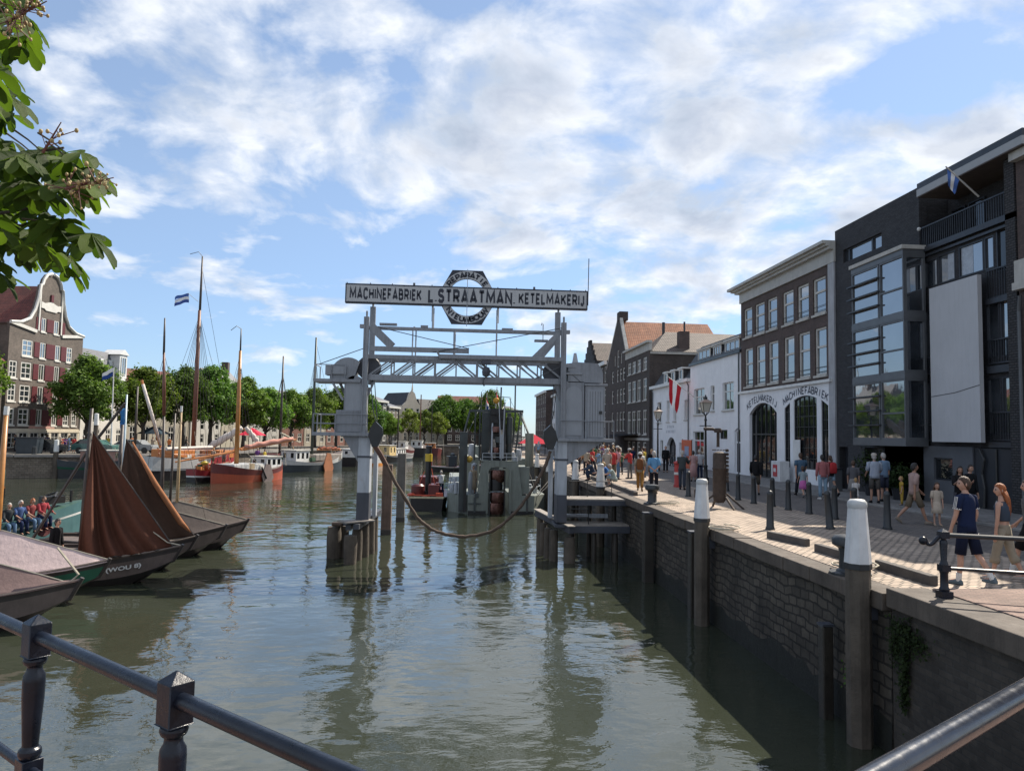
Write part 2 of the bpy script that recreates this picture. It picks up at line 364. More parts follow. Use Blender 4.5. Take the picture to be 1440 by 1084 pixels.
# ================================================================ ground, water, quays
canal=[(6.95,-20),(6.95,168),(-4,172),(-10,165),(-17,130),(-24,100),(-30,85),(-34.5,75.5),(-41,73),(-95,70),(-95,-20)]
m_ground=mat('ground_earth',(.13,.12,.105),.95,.3,.6)
mb=MB(); mb.poly([[(-900,-300),(900,-300),(900,1500),(-900,1500)],canal],lambda x,y:(x,y,2.2))
setp(mb.build('ground',m_ground),kind='structure')
m_cob=brick('cobbles',(.32,.25,.19),(.49,.385,.30),(.10,.085,.07),.2,.13,.02,.85,1.0,True,.35,.5,.07)
m_str=brick('street_bricks',(.105,.092,.085),(.16,.135,.12),(.05,.046,.042),.2,.1,.012,.85,.7,True,.3,.5,.06)
m_pav=brick('pavement_tiles',(.15,.145,.14),(.2,.19,.185),(.08,.078,.075),.3,.3,.008,.85,.4,True,.25)
m_kerb=mat('kerb_stone',(.22,.21,.2),.8,.25,1.5,bmp=.3)
def slab(name,m,x0,x1,y0,y1,z0,z1):
    return setp(MB().bx(x0,x1,y0,y1,z0,z1).build(name,m,bev=.015),kind='structure')
slab('quay',m_cob,7.3,11.75,11.2,168,1.9,2.5)
slab('road',m_str,11.75,15.6,-20,168,1.9,2.496)
slab('kerb',m_kerb,15.6,15.78,-20,168,1.9,2.56)
slab('pavement',m_pav,15.78,40,-20,168,1.9,2.575)
slab('bridge_approach',brick('red_pavers',(.17,.105,.082),(.23,.15,.118),(.1,.08,.07),.2,.06,.008,.85,.5,True),7.5,11.75,-20,11.2,1.9,2.62)
# water
m,tw,p,Lw=base('canal_water'); MC['water']=m
cow=nd(tw,'ShaderNodeTexCoord').outputs['Object']
c=ramp(tw,noise(tw,cow,.12,4),[(.3,(.027,.032,.021)),(.7,(.037,.043,.029))]); Lw(c,p.inputs['Base Color'])
p.inputs['Roughness'].default_value=.02; p.inputs['IOR'].default_value=1.8
a=noise(tw,vmap(tw,cow,(1.0,1.25,1)),.85,2,.5); b=noise(tw,vmap(tw,cow,(1.0,1.6,1)),3.0,3,.55); d=noise(tw,cow,.28,2,.5)
pt=ramp(tw,noise(tw,cow,.09,3),[(.42,(.25,)*3),(.62,(1,)*3)])
f3=noise(tw,vmap(tw,cow,(1.0,1.9,1)),6.5,2,.5)
h=math_(tw,'ADD',math_(tw,'ADD',math_(tw,'MULTIPLY',a,.036),math_(tw,'MULTIPLY',math_(tw,'ADD',math_(tw,'MULTIPLY',b,.011),math_(tw,'MULTIPLY',f3,.003)),pt)),math_(tw,'MULTIPLY',d,.07))
bump(tw,p,h,1.0,1.0); p.inputs['Specular IOR Level'].default_value=.5
setp(MB().q((-96,-21,0),(7.2,-21,0),(7.2,173,0),(-96,173,0)).build('water',m),kind='structure')
# quay walls
m_wall=brick('quay_stone',(.042,.036,.029),(.078,.066,.052),(.020,.017,.014),.36,.19,.024,.9,1.0,False,.75,.45,.3)
m_wallb=brick('old_brick',(.032,.027,.023),(.055,.046,.038),(.04,.036,.032),.3,.1,.012,.9,.8,False,.65)
m_cope=mat('coping_stone',(.085,.069,.056),.85,.35,1.2,bmp=.5,streak=.5)
m_weed=mat('tide_algae',(.012,.013,.010),.7,.4,2,bmp=.6)
t_=thing('quay_wall','long dark stone quay wall rising from the water on the right side','wall',(6.75,11.2,0))
MB().bx(6.95,7.6,11.4,168,-1.5,2.22).build('masonry',m_wall,t_)
mb=MB(); y=11.4
while y<168:
    l=R.uniform(1.1,1.7); y2=min(y+l,168); mb.bx(6.82+R.uniform(-.015,.015),7.3,y+.012,y2,2.22,2.5+R.uniform(-.012,.008)); y=y2
mb.build('coping',m_cope,t_,bev=.02)
mb=MB(); mb.grid(420,4,lambda u,v:(6.945-.05*R.random()*(1-v),11.4+156*u,-.6+1.0*v+.28*R.random()*v)); mb.build('algae_band',m_weed,t_)
t_=thing('bridge_abutment','dark brick bridge abutment wall with stone coping carrying the black railing at right','wall',(6.9,5,0))
MB().bx(6.95,7.6,-20,11.37,-1.5,2.3).build('brickwork',m_wallb,t_)
MB().bx(6.85,7.52,-20,11.37,2.3,2.6).build('coping',m_cope,t_,bev=.02)
m_lw=brick('left_quay_brick',(.14,.115,.09),(.2,.17,.135),(.09,.08,.07),.4,.2,.02,.9,.8,False,.4)
t_=thing('quay_wall','weathered brown quay wall on the far left side of the harbour','wall',(-34,76,0))
lq=canal[2:10]; mb=MB(); mc=MB()
for a,b in zip(lq,lq[1:]):
    mb.q((a[0],a[1],-1),(b[0],b[1],-1),(b[0],b[1],2.0),(a[0],a[1],2.0))
    a_,b_=V3((a[0],a[1],2.1)),V3((b[0],b[1],2.1)); mc.beam(a_,b_,.5,.24)
mb.build('masonry',m_lw,t_); mc.build('coping',m_kerb,t_)
t_=thing('quay_wall','quay wall closing the far end of the harbour','wall',(0,170,0))
MB().bx(-4,6.95,169,170,-1,2.0).build('masonry',m_lw,t_)
MB().bx(-4,6.95,168.8,170,2.0,2.22).build('coping',m_kerb,t_)
# ================================================================ façade tools
def arch(u0,u1,z0,zs,zt,n=10):
    """opening outline: straight sides to zs, segmental arch rising to zt"""
    c=(u0+u1)/2; hw=(u1-u0)/2; hh=zt-zs
    pts=[(u0,z0),(u1,z0)]
    if hh<=0: return pts+[(u1,zs),(u0,zs)]
    r=(hw*hw+hh*hh)/(2*hh); a=math.asin(min(1,hw/r)); 
    if hh>hw: a=PI-a
    for i in range(n+1):
        th=a-2*a*i/n; pts.append((c+r*math.sin(th),zt-r+r*math.cos(th)))
    return pts
def ub(mb,P,u0,u1,z0,z1,n0,n1):
    mb.add([P(u,z,n) for n in (n0,n1) for z in (z0,z1) for u in (u0,u1)],
        [(0,2,3,1),(4,5,7,6),(0,1,5,4),(2,6,7,3),(0,4,6,2),(1,3,7,5)])
def wall(root,name,m,P,outer,holes,depth=.2,thick=.35):
    mb=MB(); mb.poly([outer]+holes,lambda u,z:P(u,z,0))
    for h in holes:
        for i in range(len(h)):
            a,b=h[i],h[(i+1)%len(h)]; mb.q(P(*a,0),P(*b,0),P(*b,-depth),P(*a,-depth))
    n=len(outer)
    for i in range(n):
        a,b=outer[i],outer[(i+1)%n]; mb.q(P(*a,0),P(*b,0),P(*b,-thick),P(*a,-thick))
    return mb.build(name,m,root)
def shrink(L,d):
    c=(sum(a for a,b in L)/len(L),sum(b for a,b in L)/len(L)); us=[a for a,b in L]; zs=[b for a,b in L]
    w,h=max(us)-min(us),max(zs)-min(zs); cu,cz=(max(us)+min(us))/2,(max(zs)+min(zs))/2
    return [(cu+(a-cu)*(w-2*d)/w,cz+(b-cz)*(h-2*d)/h) for a,b in L]
m_glass=glassmat('window_glass',(.03,.036,.044),4.0); m_gdark=glassmat('dark_glass',(.012,.014,.016),1.7)
m_white=mat('white_paint',(.62,.63,.62),.5,.1,2,streak=.25)
m_frame=mat('old_white_frame',(.48,.47,.44),.55,.15,3)
m_black=mat('black_paint',(.018,.02,.022),.4,.3,4)
m_stone=mat('pale_stone',(.42,.41,.38),.75,.2,1.5,streak=.3,bmp=.2)
def window(root,P,L,fm,pm,depth=.2,fw=.07,nu=0,nz=0,cross=None,sill=None,rail=None,label=None,sillm=None,gm=None):
    """frame (+ glazing bars) as a part, pane and sill as its sub-parts; L is the opening outline"""
    us=[a for a,b in L]; zs=[b for a,b in L]; u0,u1,z0,z1=min(us),max(us),min(zs),max(zs)
    mb=MB(); S=shrink(L,fw)
    mb.prism(L,lambda u,z:P(u,z,-depth+.005),lambda u,z:P(u,z,-depth+.09),[S])
    for i in range(nu): u=u0+(u1-u0)*(i+1)/(nu+1); ub(mb,P,u-fw*.3,u+fw*.3,z0+fw*.9,z1-fw*.9,-depth+.012,-depth+.07)
    for i in range(nz): z=z0+(z1-z0)*(i+1)/(nz+1); ub(mb,P,u0+fw*.9,u1-fw*.9,z-fw*.3,z+fw*.3,-depth+.014,-depth+.065)
    for zc in (cross or []): z=z0+(z1-z0)*zc; ub(mb,P,u0+fw*.8,u1-fw*.8,z-fw*.5,z+fw*.5,-depth+.01,-depth+.085)
    o=mb.build('window',fm,root)
    if label: o['label']=label
    g=MB(); ta=R.uniform(-.006,.006); tb=R.uniform(-.004,.004)
    g.poly([S],lambda u,z:P(u,z,-depth+.03+ta*(u-u0)+tb*(z-z0))); g.build('pane',gm or pm,o)
    if sill: s=MB(); ub(s,P,u0-.08,u1+.08,z0-sill,z0-.004,-depth+.02,.08); s.build('sill',sillm or m_stone,o)
    if rail:
        s=MB()
        for zz in rail: s.tube([P(u0,z0+zz,-.04),P(u1,z0+zz,-.04)],.015,5)
        s.build('guard_rail',m_black,o)
    return o
def rect(u0,u1,z0,z1): return [(u0,z0),(u1,z0),(u1,z1),(u0,z1)]
XF=18.8
PR=lambda u,z,n:(XF-n,u,z)
def body(root,name,m,x0,x1,y0,y1,z0,z1): return MB().bx(x0,x1,y0,y1,z0,z1).build(name,m,root)
# ================================================================ brown brick works with arched shopfront
m_brown=brick('brown_brick',(.07,.05,.045),(.10,.067,.059),(.06,.05,.047),.21,.065,.01,.85,.4)
m_wp=mat('white_plaster',(.70,.72,.75),.7,.08,.9,streak=.13,bmp=.1)
t_=thing('brick_works','brown brick works with white cornice and two arched shopfronts lettered MACHINEFABRIEK','building',(XF,41.5,2.5))
rows=[(11.45,13.35,[(45.52,46.86),(43.62,45.07),(41.85,43.2),(39.73,41.1),(37.94,39.25),(36.12,37.46)]),
      (8.25,10.72,[(45.43,46.72),(43.55,44.9),(41.72,43.08),(39.67,40.97),(37.85,39.15),(36.09,37.31)])]
H=[rect(a,b,z0,z1) for z0,z1,W in rows for a,b in W]
wall(t_,'upper_wall',m_brown,PR,rect(35.75,47.35,7.82,13.82),H,.16)
for h,(rz) in zip(H,[.62]*6+[.6]*6):
    window(t_,PR,h,m_frame,m_glass,.16,.11,cross=[rz],sill=.12,rail=(.18,.42))
ga=arch(41.84,45.84,2.55,6.45,7.12,14); gb=[arch(40.13,40.83,3.35,6.72,6.9,4),arch(37.05,39.66,3.35,7.08,7.28,8),arch(35.86,36.58,3.35,6.78,7.02,4)]
gb[0]=[(40.13,3.35),(40.83,3.35),(40.83,6.66),(40.13,6.98)]; gb[2]=[(35.86,3.35),(36.58,3.35),(36.58,6.98),(35.86,6.66)]
wall(t_,'shopfront_wall',m_wp,lambda u,z,n:PR(u,z,n+.06),rect(35.45,47.35,2.55,7.82),[ga]+gb,.28)
PP=lambda u,z,n:PR(u,z,n+.06)
window(t_,PP,ga,m_black,m_gdark,.26,.09,nu=5,nz=0,cross=[.58],label='large arched glazed gateway')
for g,k in zip(gb,(1,4,1)): window(t_,PP,g,m_black,m_gdark,.14,.05,nu=k,nz=6)
mb=MB(); ub(mb,PR,35.45,47.45,7.82,7.97,.0,.2); mb.build('string_course',m_white,t_)
mb=MB(); ub(mb,PR,35.1,47.4,13.82,14.45,-.3,.1); ub(mb,PR,35.1,47.6,14.45,14.6,-.3,.35); ub(mb,PR,35.1,47.9,14.6,14.72,-.3,.5); ub(mb,PR,35.1,48.1,14.72,14.88,-.3,.68)
mb.build('cornice',mat('cornice_paint',(.40,.395,.37),.6,.12,1.5,streak=.3),t_)
mb=MB(); ub(mb,PR,35.15,35.75,2.5,13.82,-.3,.08); mb.build('pilaster',mat('pilaster_grey',(.33,.34,.36),.7,.15,1,streak=.4),t_)
body(t_,'rear_block',m_brown,XF+.36,XF+14,35.2,47.3,2.5,14.4)
mb=MB(); ub(mb,PP,38.9,39.7,3.55,4.9,.0,.03); mb.build('notice',m_white,t_)
def facade_arc(word,y_left,y_right,z_end,z_mid,P,size):
    c=(y_left+y_right)/2; hw=(y_left-y_right)/2; hh=z_mid-z_end; r=(hw*hw+hh*hh)/(2*hh); a=math.asin(hw/r)
    for i,ch in enumerate(word):
        th=-a+2*a*i/(len(word)-1)
        glyph(mb,ch,size*.7,.075,lambda x,y:P(c-(x*math.cos(th)+(r+y)*math.sin(th)),z_mid-r+(r+y)*math.cos(th)-x*math.sin(th),.012))
for a_ in (('KETELMAKERIJ',46.05,41.95,6.98,7.42,PP,.62),('MACHINEFABRIEK',40.75,36.0,7.1,7.56,PP,.6)):
    mb=MB(); facade_arc(*a_); mb.build('lettering',mat('letter_grey',(.07,.08,.11),.6),t_)
# ================================================================ dark apartment block
m_dark=brick('charcoal_brick',(.022,.023,.027),(.042,.043,.049),(.014,.014,.016),.21,.06,.012,.8,.5)
m_met=mat('grey_metal',(.11,.118,.128),.45,.12,1.5,metal=.3)
m_mdk=mat('dark_metal',(.03,.034,.042),.4,.2,1.5,metal=.3)
m_ren=mat('grey_render',(.085,.092,.105),.75,.15,1.2,bmp=.1)
t_=thing('apartment_block','charcoal brick apartment block with stacked glass bay and tall pale panel','building',(XF,29.5,2.5))
strip=rect(31.1,34.36,13.55,14.2)
hL=[strip,rect(34.15,34.95,2.58,4.6),rect(31.2,32.7,2.58,4.6)]
wall(t_,'brick_wall',m_dark,PR,rect(28.42,35.14,2.55,15.35),hL,.3)
window(t_,PR,strip,m_mdk,m_glass,.2,.06,nu=0,cross=[],label='long strip window'); mb=MB(); ub(mb,PR,31.95,32.07,13.6,14.15,-.18,-.1); ub(mb,PR,33.95,34.05,13.6,14.15,-.18,-.1); mb.build('mullion',m_mdk,t_)
for h in hL[1:]:
    mb=MB(); ub(mb,PR,h[0][0],h[1][0],2.58,4.6,-.5,-.3); o=mb.build('door',m_mdk,t_); mb=MB(); mb.ball(PR(h[0][0]+.15,3.55,-.27),.04,6,4); mb.build('handle',m_met,o)
# glazed bay
XB=17.9; PB=lambda u,z,n:(XB-n,u,z); PS=lambda u,z,n:(u,28.12-n,z)
fl=[(4.8,7.55),(7.6,10.0),(9.95,12.55)]
mb=MB()
for z in (4.72,7.42,9.82,12.42): mb.bx(XB-.05,XF,28.08,31.98,z,z+.26)
o=mb.build('bay_floor',m_met,t_)
mb=MB().bx(XB-.12,XF,28.02,32.05,12.66,12.82); mb.build('bay_roof',m_stone,t_)
for z0,z1 in ((4.98,7.42),(7.68,9.82),(10.08,12.42)):
    window(t_,PB,rect(29.86,31.98,z0,z1),m_met,m_glass,.06,.07,gm=m_glass)
    window(t_,PB,rect(28.10,29.80,z0,z1),m_met,m_glass,.06,.07,cross=[.44])
    window(t_,PS,rect(XB+.02,XF,z0,z1),m_met,m_glass,.06,.09,nu=0)
    mb=MB()
    for k in range(1,4): z=z0+(z1-z0)*k/4; mb.bx(XB-.16,XB-.02,29.78,32.2,z-.03,z+.03)
    mb.build('louvre',m_mdk,t_)
# recessed right part
PD=lambda u,z,n:PR(u,z,n-.12)
hR=[rect(27.5,28.3,11.1,12.2),rect(26.46,27.45,11.1,12.24),rect(24.95,26.25,11.1,12.28),rect(24.42,24.9,11.1,12.28),
    rect(23.56,24.3,10.9,12.4),
    rect(27.45,28.3,8.2,10.2),rect(27.45,28.3,5.3,7.3),rect(24.25,24.9,7.9,9.95),rect(23.58,24.2,7.9,9.95),rect(24.25,24.9,5.2,7.2),rect(23.6,24.2,5.2,7.2)]
wall(t_,'brick_wall',m_dark,PD,rect(23.2,28.42,4.75,12.6),hR,.1)
for i,h in enumerate(hR): window(t_,PD,h,m_mdk,m_gdark if i==4 else m_glass,.08,.05,label='slightly open window' if i==8 else None)
mb=MB(); ub(mb,PD,25.55,26.18,11.18,12.22,-.048,-.046); ub(mb,PD,26.6,26.95,11.18,12.18,-.048,-.046); ub(mb,PD,27.56,27.9,8.3,10.1,-.048,-.046); mb.build('curtain',mat('curtain_pale',(.33,.36,.40),.25,.2,3),t_)
mb=MB(); ub(mb,PR,23.2,28.42,12.55,12.75,-.6,.06); ub(mb,PR,23.2,28.42,12.36,12.45,-.6,.0); mb.build('floor_band',m_mdk,t_)
mb=MB(); ub(mb,PR,23.2,28.42,12.7,15.0,-1.9,-1.25); mb.build('terrace_wall',m_dark,t_)
for a,b in ((27.3,28.1),(26.2,27.1),(23.6,25.2)):
    window(t_,lambda u,z,n:PR(u,z,n-1.2),rect(a,b,13.0,14.3),m_mdk,m_glass if a<25 else m_gdark,.05,.05)
def railing_bars(name,P,u0,u1,z0,z1,n,step=.12,m=m_mdk):
    mb=MB(); ub(mb,P,u0,u1,z1-.05,z1,n-.03,n+.03); ub(mb,P,u0,u1,z0,z0+.04,n-.03,n+.03); k=int((u1-u0)/step)
    for i in range(k+1): u=u0+(u1-u0)*i/k; ub(mb,P,u-.012,u+.012,z0+.04,z1-.05,n-.012,n+.012)
    return mb.build(name,m,t_)
railing_bars('terrace_railing',PR,23.45,28.38,12.76,13.62,-.05)
for z0,z1 in ((10.0,11.05),(7.68,8.55),(5.0,6.0)): railing_bars('balcony_railing',PR,23.5,24.72,z0,z1,-.05)
mb=MB(); ub(mb,PR,23.2,24.72,9.8,9.98,-.4,.04); ub(mb,PR,23.2,24.72,7.35,7.6,-.4,.04); ub(mb,PR,23.2,24.72,4.75,4.95,-.4,.04); mb.build('balcony_slab',m_mdk,t_)
for z0,z1 in ((7.6,8.3),(4.95,5.6)): railing_bars('balcony_railing',PR,27.42,28.4,z0,z1,-.05)

mb=MB(); ub(mb,PR,24.72,27.40,4.92,10.9,.16,.32); mb.build('pale_panel',mat('pale_panel',(.42,.43,.45),.6,.06,.8,streak=.15),t_)
mb=MB(); mb.tube([PR(24.72,6.95,.325),PR(26,6.75,.325),PR(27.4,6.66,.325)],.012,4); mb.build('panel_crack',m_mdk,t_)
mb=MB(); ub(mb,PR,22.3,27.85,15.0,15.25,-4.,.45); mb.build('roof',m_mdk,t_); mb=MB(); ub(mb,PR,22.3,27.85,14.72,14.998,.3,.47); mb.build('fascia',mat('fascia_pale',(.30,.31,.32),.6,.06),t_)
mb=MB(); ub(mb,PR,22.3,27.83,14.68,14.72,-4.,.46); mb.build('soffit',mat('soffit_brown',(.075,.06,.052),.7),t_)
hG=[rect(26.7,27.8,3.45,4.3)]
wall(t_,'plinth_wall',m_ren,PR,rect(25.6,31.1,2.55,4.75),hG,.2); window(t_,PR,hG[0],m_mdk,m_gdark,.18,.06)
mb=MB(); ub(mb,PR,23.65,25.6,2.56,4.72,-.3,-.06); o=mb.build('garage_door',m_mdk,t_)
mb=MB()
mb.tube([PR(25.05,2.6,.0),PR(25.0,3.3,0),PR(25.12,3.8,0),PR(25.0,4.3,0),PR(25.25,4.7,0)],[.06,.05,.05,.04,.03],6); mb.tube([PR(24.45,2.6,-.03),PR(24.45,4.7,-.03)],.04,6); mb.build('door_ornament',m_black,o)
mb=MB(); ub(mb,PR,23.2,23.65,2.56,15.0,-.4,.06); mb.build('corner_pier',brick('black_brick',(.03,.03,.033),(.05,.048,.05),(.012,.012,.013),.2,.09,.02,.8,1.0),t_)
body(t_,'rear_block',m_dark,XF+2.02,XF+14,23.2,35.1,2.5,14.66); body(t_,'rear_block',m_dark,XF+.4,XF+2.0,28.5,35.1,2.5,15.2); body(t_,'rear_block',m_dark,XF+.55,XF+2.0,23.7,28.5,2.5,12.5)
mb=MB(); mb.ball(PR(28.3,13.55,.1),.08,6,5); mb.build('wall_lamp',m_white,t_)
# flag on the terrace
def flag(name,label,root_pt,tip,cols,w,h,droop=.5,cat='flag'):
    """banner hanging from the outer end of a leaning pole, in folds"""
    a,b=V3(root_pt),V3(tip); t2=thing(name,label,cat,a)
    MB().tube([a,b],[.035,.025],6).build('pole',m_stone,t2)
    d=(a-b).normalized(); side=V3((d.x,d.y,0)).normalized()
    mb=MB(); n=len(cols)
    for k in range(n):
        mb.c=k
        def fn(u,v,k=k):
            s=(k+v)/n*h; q=b+d*(.08+s); fall=w*u
            wob=.11*math.sin(u*7+s*5)*u
            return q+V3((wob*.7,wob,0))-V3((0,0,1))*fall*droop+side*(fall*(1-droop)*.5-s*.35*u)
        mb.grid(10,3,fn)
    mb.build('banner',[cloth('flag_%s'%c,v) for c,v in cols],t2,smooth=1)
    return t2
m_navy=('blue',(.03,.07,.25)); m_wh=('white',(.75,.75,.75)); m_red=('red',(.42,.02,.03))
flag('flagpole','blue and white flag drooping from a pole on the dark block terrace',(18.75,24.9,13.8),(17.5,24.88,14.85),[('azure',(.08,.16,.42)),m_wh,('azure',(.08,.16,.42))],.62,.6,.95)
# building at the right edge
t_=thing('stone_fronted_house','brown house with stone cornice and downpipe at the right picture edge','building',(XF,20,2.5))
wall(t_,'front_wall',m_brown,lambda u,z,n:PR(u,z,n+.02),rect(10,23.15,2.5,14.9),[rect(21.2,22.4,7,9.2),rect(21.2,22.4,3.2,5.6),rect(21.2,22.4,11.2,13.2)],.2)
for z0,z1 in ((7,9.2),(3.2,5.6),(11.2,13.2)): window(t_,PR,rect(21.2,22.4,z0,z1),m_frame,m_glass,.18,.09,cross=[.65],sill=.15)
body(t_,'rear_block',m_brown,XF+.36,XF+12,10,23.1,2.5,14.6)
mb=MB(); ub(mb,PR,10,23.12,14.4,14.7,-.1,.3); ub(mb,PR,10,23.12,10.0,10.25,-.1,.3); ub(mb,PR,22.6,23.1,10.25,11.0,-.1,.22); mb.build('cornice',m_stone,t_)
MB().tube([PR(23.05,2.6,.12),PR(23.05,9.3,.12),PR(22.9,9.8,.2)],.06,8).build('downpipe',m_met,t_)
# ================================================================ white houses
m_slate=brick('slates',(.018,.019,.023),(.028,.03,.035),(.01,.01,.012),.25,.16,.01,.6,.4)
t_=thing('white_house','taller white plastered house with dark mansard roof and three wide dormers','building',(XF,52.6,2.5))
ops=[rect(54.52,56.95,6.7,8.72),rect(52.38,53.2,6.9,8.74),rect(48.68,50.75,6.86,8.78)]
gr=[rect(54.65,57.2,2.58,5.42),rect(49.84,51.4,4.86,5.5),arch(47.25,48.5,2.58,5.4,5.62,6)]
wall(t_,'front_wall',m_wp,PR,rect(47.38,57.88,2.55,10.65),ops+gr,.22)
for h in ops: window(t_,PR,h,m_white,m_glass,.2,.08,nu=1 if h[1][0]-h[0][0]>1 else 0,cross=[.68],sill=.1)
window(t_,PR,gr[0],m_wp,m_gdark,.2,.07,nu=1,cross=[.75],label='dark shop entrance'); window(t_,PR,gr[1],m_mdk,m_gdark,.2,.06)
o=window(t_,PR,gr[2],m_wp,m_gdark,.2,.1,cross=[.68],label='arched doorway with fanlight')
mb=MB(); ub(mb,PR,47.35,48.4,2.6,4.6,-.18,-.12); mb.build('door',m_mdk,t_)
mb=MB(); ub(mb,PR,47.3,57.95,10.6,10.8,-.3,.14); mb.build('gutter',m_mdk,t_); MB().tube([PR(47.6,2.6,.08),PR(47.6,10.6,.08)],.05,6).build('downpipe',m_met,t_)
mb=MB(); mb.add([PR(u,z,n) for u in (47.36,57.9) for z,n in ((10.8,.02),(12.2,-.9),(12.2,-9),(10.8,-9))],[(0,4,5,1),(1,5,6,2),(0,1,2,3),(4,7,6,5)]); mb.build('mansard_roof',m_slate,t_)
for a,b in ((53.55,56.3),(51.3,52.9),(47.85,50.55)):
    PDm=lambda u,z,n:PR(u,z,n-.1)
    mb=MB(); ub(mb,PDm,a,b,10.82,11.62,-1.2,-.08); o=mb.build('dormer',m_mdk,t_); window(t_,PDm,rect(a+.05,b-.05,10.88,11.6),m_white,m_glass,.06,.07,nu=2)
    mb=MB(); ub(mb,PDm,a-.12,b+.12,11.62,11.8,-1.2,.1); mb.build('dormer_roof',m_stone,o)
body(t_,'rear_block',m_wp,XF+.36,XF+9,47.4,57.85,2.5,10.6)
t_=thing('white_house','lower white plastered house with arched door and small dormers beside the brick warehouse','building',(XF,63.5,2.5))
ops=[rect(66.24,67.55,6.25,8.12),rect(63.68,64.5,6.28,8.14),rect(61.68,62.5,6.3,8.16),rect(58.68,59.4,6.36,7.98)]
gr=[arch(61.76,64.4,2.58,4.2,4.93,10),rect(59.64,60.8,3.2,4.48),rect(65.62,66.6,3.1,4.65)]
wall(t_,'front_wall',m_wp,PR,rect(57.9,69.2,2.55,9.45),ops+gr,.25)
for h in ops: window(t_,PR,h,m_white,m_gdark,.24,.08,nu=0,cross=[.6],sill=.1)
window(t_,PR,gr[0],m_mdk,m_gdark,.35,.1,nu=1,label='arched double door'); window(t_,PR,gr[1],m_white,m_gdark,.24,.08); window(t_,PR,gr[2],m_white,m_gdark,.24,.08)
mb=MB(); ub(mb,PR,57.9,69.4,9.42,9.68,-.3,.3); mb.build('cornice',m_white,t_)
for yy in (58.2,68.9): MB().tube([PR(yy,2.6,.08),PR(yy,9.1,.08),PR(yy,9.4,.2)],.05,6).build('downpipe',m_met,t_)
mb=MB(); mb.add([PR(u,z,n) for u in (57.92,68.9) for z,n in ((9.68,.0),(10.9,-.8),(10.9,-9),(9.68,-9))],[(0,4,5,1),(1,5,6,2),(0,1,2,3),(4,7,6,5)]); mb.build('mansard_roof',m_slate,t_)
for a,b in ((64.25,65.35),(62.1,63.1),(59.85,60.85)):
    mb=MB(); ub(mb,PR,a,b,9.7,10.62,-1,-.06); o=mb.build('dormer',m_slate,t_); window(t_,PR,rect(a+.05,b-.05,9.74,10.6),m_white,m_gdark,.05,.1)
    mb=MB(); ub(mb,PR,a-.1,b+.1,10.62,10.75,-1,.12); mb.build('dormer_roof',m_white,o)
body(t_,'rear_block',m_wp,XF+.36,XF+9,57.95,69.1,2.5,9.4)
for n_,z in ((6,5.72),(8,5.3)):     # two faded painted lines, no longer legible
    mb=MB()
    for k_ in range(n_):
        u_=63.2+(n_/2-k_)*.34; ub(mb,PR,u_-.2,u_-.14,z,z+.24,.002,.006)
        if k_%3!=1: ub(mb,PR,u_-.06,u_,z,z+.24,.002,.006)
        ub(mb,PR,u_-.14,u_-.06,z+(.0,.19,.1)[k_%3],z+(.05,.24,.15)[k_%3],.002,.006)
    mb.build('faded_lettering',mat('faint_letters',(.3,.33,.38),.7),t_)
# ================================================================ brick warehouse, gabled house and the row beyond
m_whb=brick('warehouse_brick',(.05,.04,.036),(.078,.058,.05),(.05,.045,.042),.22,.07,.012,.88,.5)
m_tile=rooftile('orange_pantiles',(.34,.12,.055),(.42,.17,.085)); m_tile2=rooftile('brown_pantiles',(.075,.055,.045),(.11,.08,.066))
t_=thing('brick_warehouse','dark brick warehouse with brown pantile roof and chimney beside the white houses','building',(XF,75,2.5))
cols=[(78.03,79.42),(75.95,77.4),(73.85,75.25),(71.45,72.82)]
H=[rect(a,b,z0,z1) for z0,z1 in ((11.55,12.82),(8.54,10.75),(5.15,7.6)) for a,b in cols]; Hd=[rect(a+.1,b-.1,2.7,4.4) for a,b in cols]
wall(t_,'front_wall',m_whb,PR,rect(70.4,80.45,2.5,13.35),H+Hd,.15)
for h in H: window(t_,PR,h,m_frame,m_gdark,.13,.13,nu=1,cross=[.62],sill=.1)
for h in Hd: window(t_,PR,h,m_frame,m_gdark,.13,.12,cross=[.7])
mb=MB(); ub(mb,PR,70.3,80.5,13.35,14.1,-.2,.05); ub(mb,PR,70.2,80.6,14.1,14.3,-.2,.35); ub(mb,PR,70.4,80.45,4.55,4.8,-.1,.12); mb.build('cornice',m_stone,t_)
body(t_,'side_block',m_whb,XF+.36,XF+12,70.41,80.4,2.5,13.05)
mb=MB(); mb.bx(XF+.06,XF+12.1,70.25,70.45,13.0,13.25); mb.build('side_gutter',m_stone,t_)
mb=MB(); A=[(XF+.1,70.2,13.2),(XF+12.3,70.2,13.2),(XF+12.3,80.6,13.2),(XF+.1,80.6,13.2),(XF+3,75.4,15.9),(XF+12.3,75.4,15.8)]
mb.add(A,[(0,1,5,4),(3,4,5,2),(0,4,3),(1,2,5)]); mb.build('roof',m_tile2,t_)
MB().bx(XF+3.2,XF+4.2,71.1,72.0,13.0,15.4).build('chimney',m_brown,t_); mb=MB(); mb.tube([(XF+3.8,71.5,15.4),(XF+3.8,71.5,16.4)],.1,8); mb.tube([(XF+2.8,75.4,15),(XF+2.8,75.4,16.9)],.16,8); mb.build('flue',m_black,t_)
t_=thing('gabled_house','narrow dark brick house with pointed gable and orange pantile roof','building',(XF,84.5,2.5))
cg=[(80.75,81.9),(82.2,83.4),(84.0,85.0),(86.6,87.7)]
H=[rect(a,b,z0,z1) for z0,z1 in ((11.2,12.6),(8.75,10.3),(5.5,7.7)) for a,b in cg]+[rect(83.7,84.8,12.9,14.9),rect(82.3,83.0,13.2,14.4),rect(85.6,86.3,13.2,14.4)]
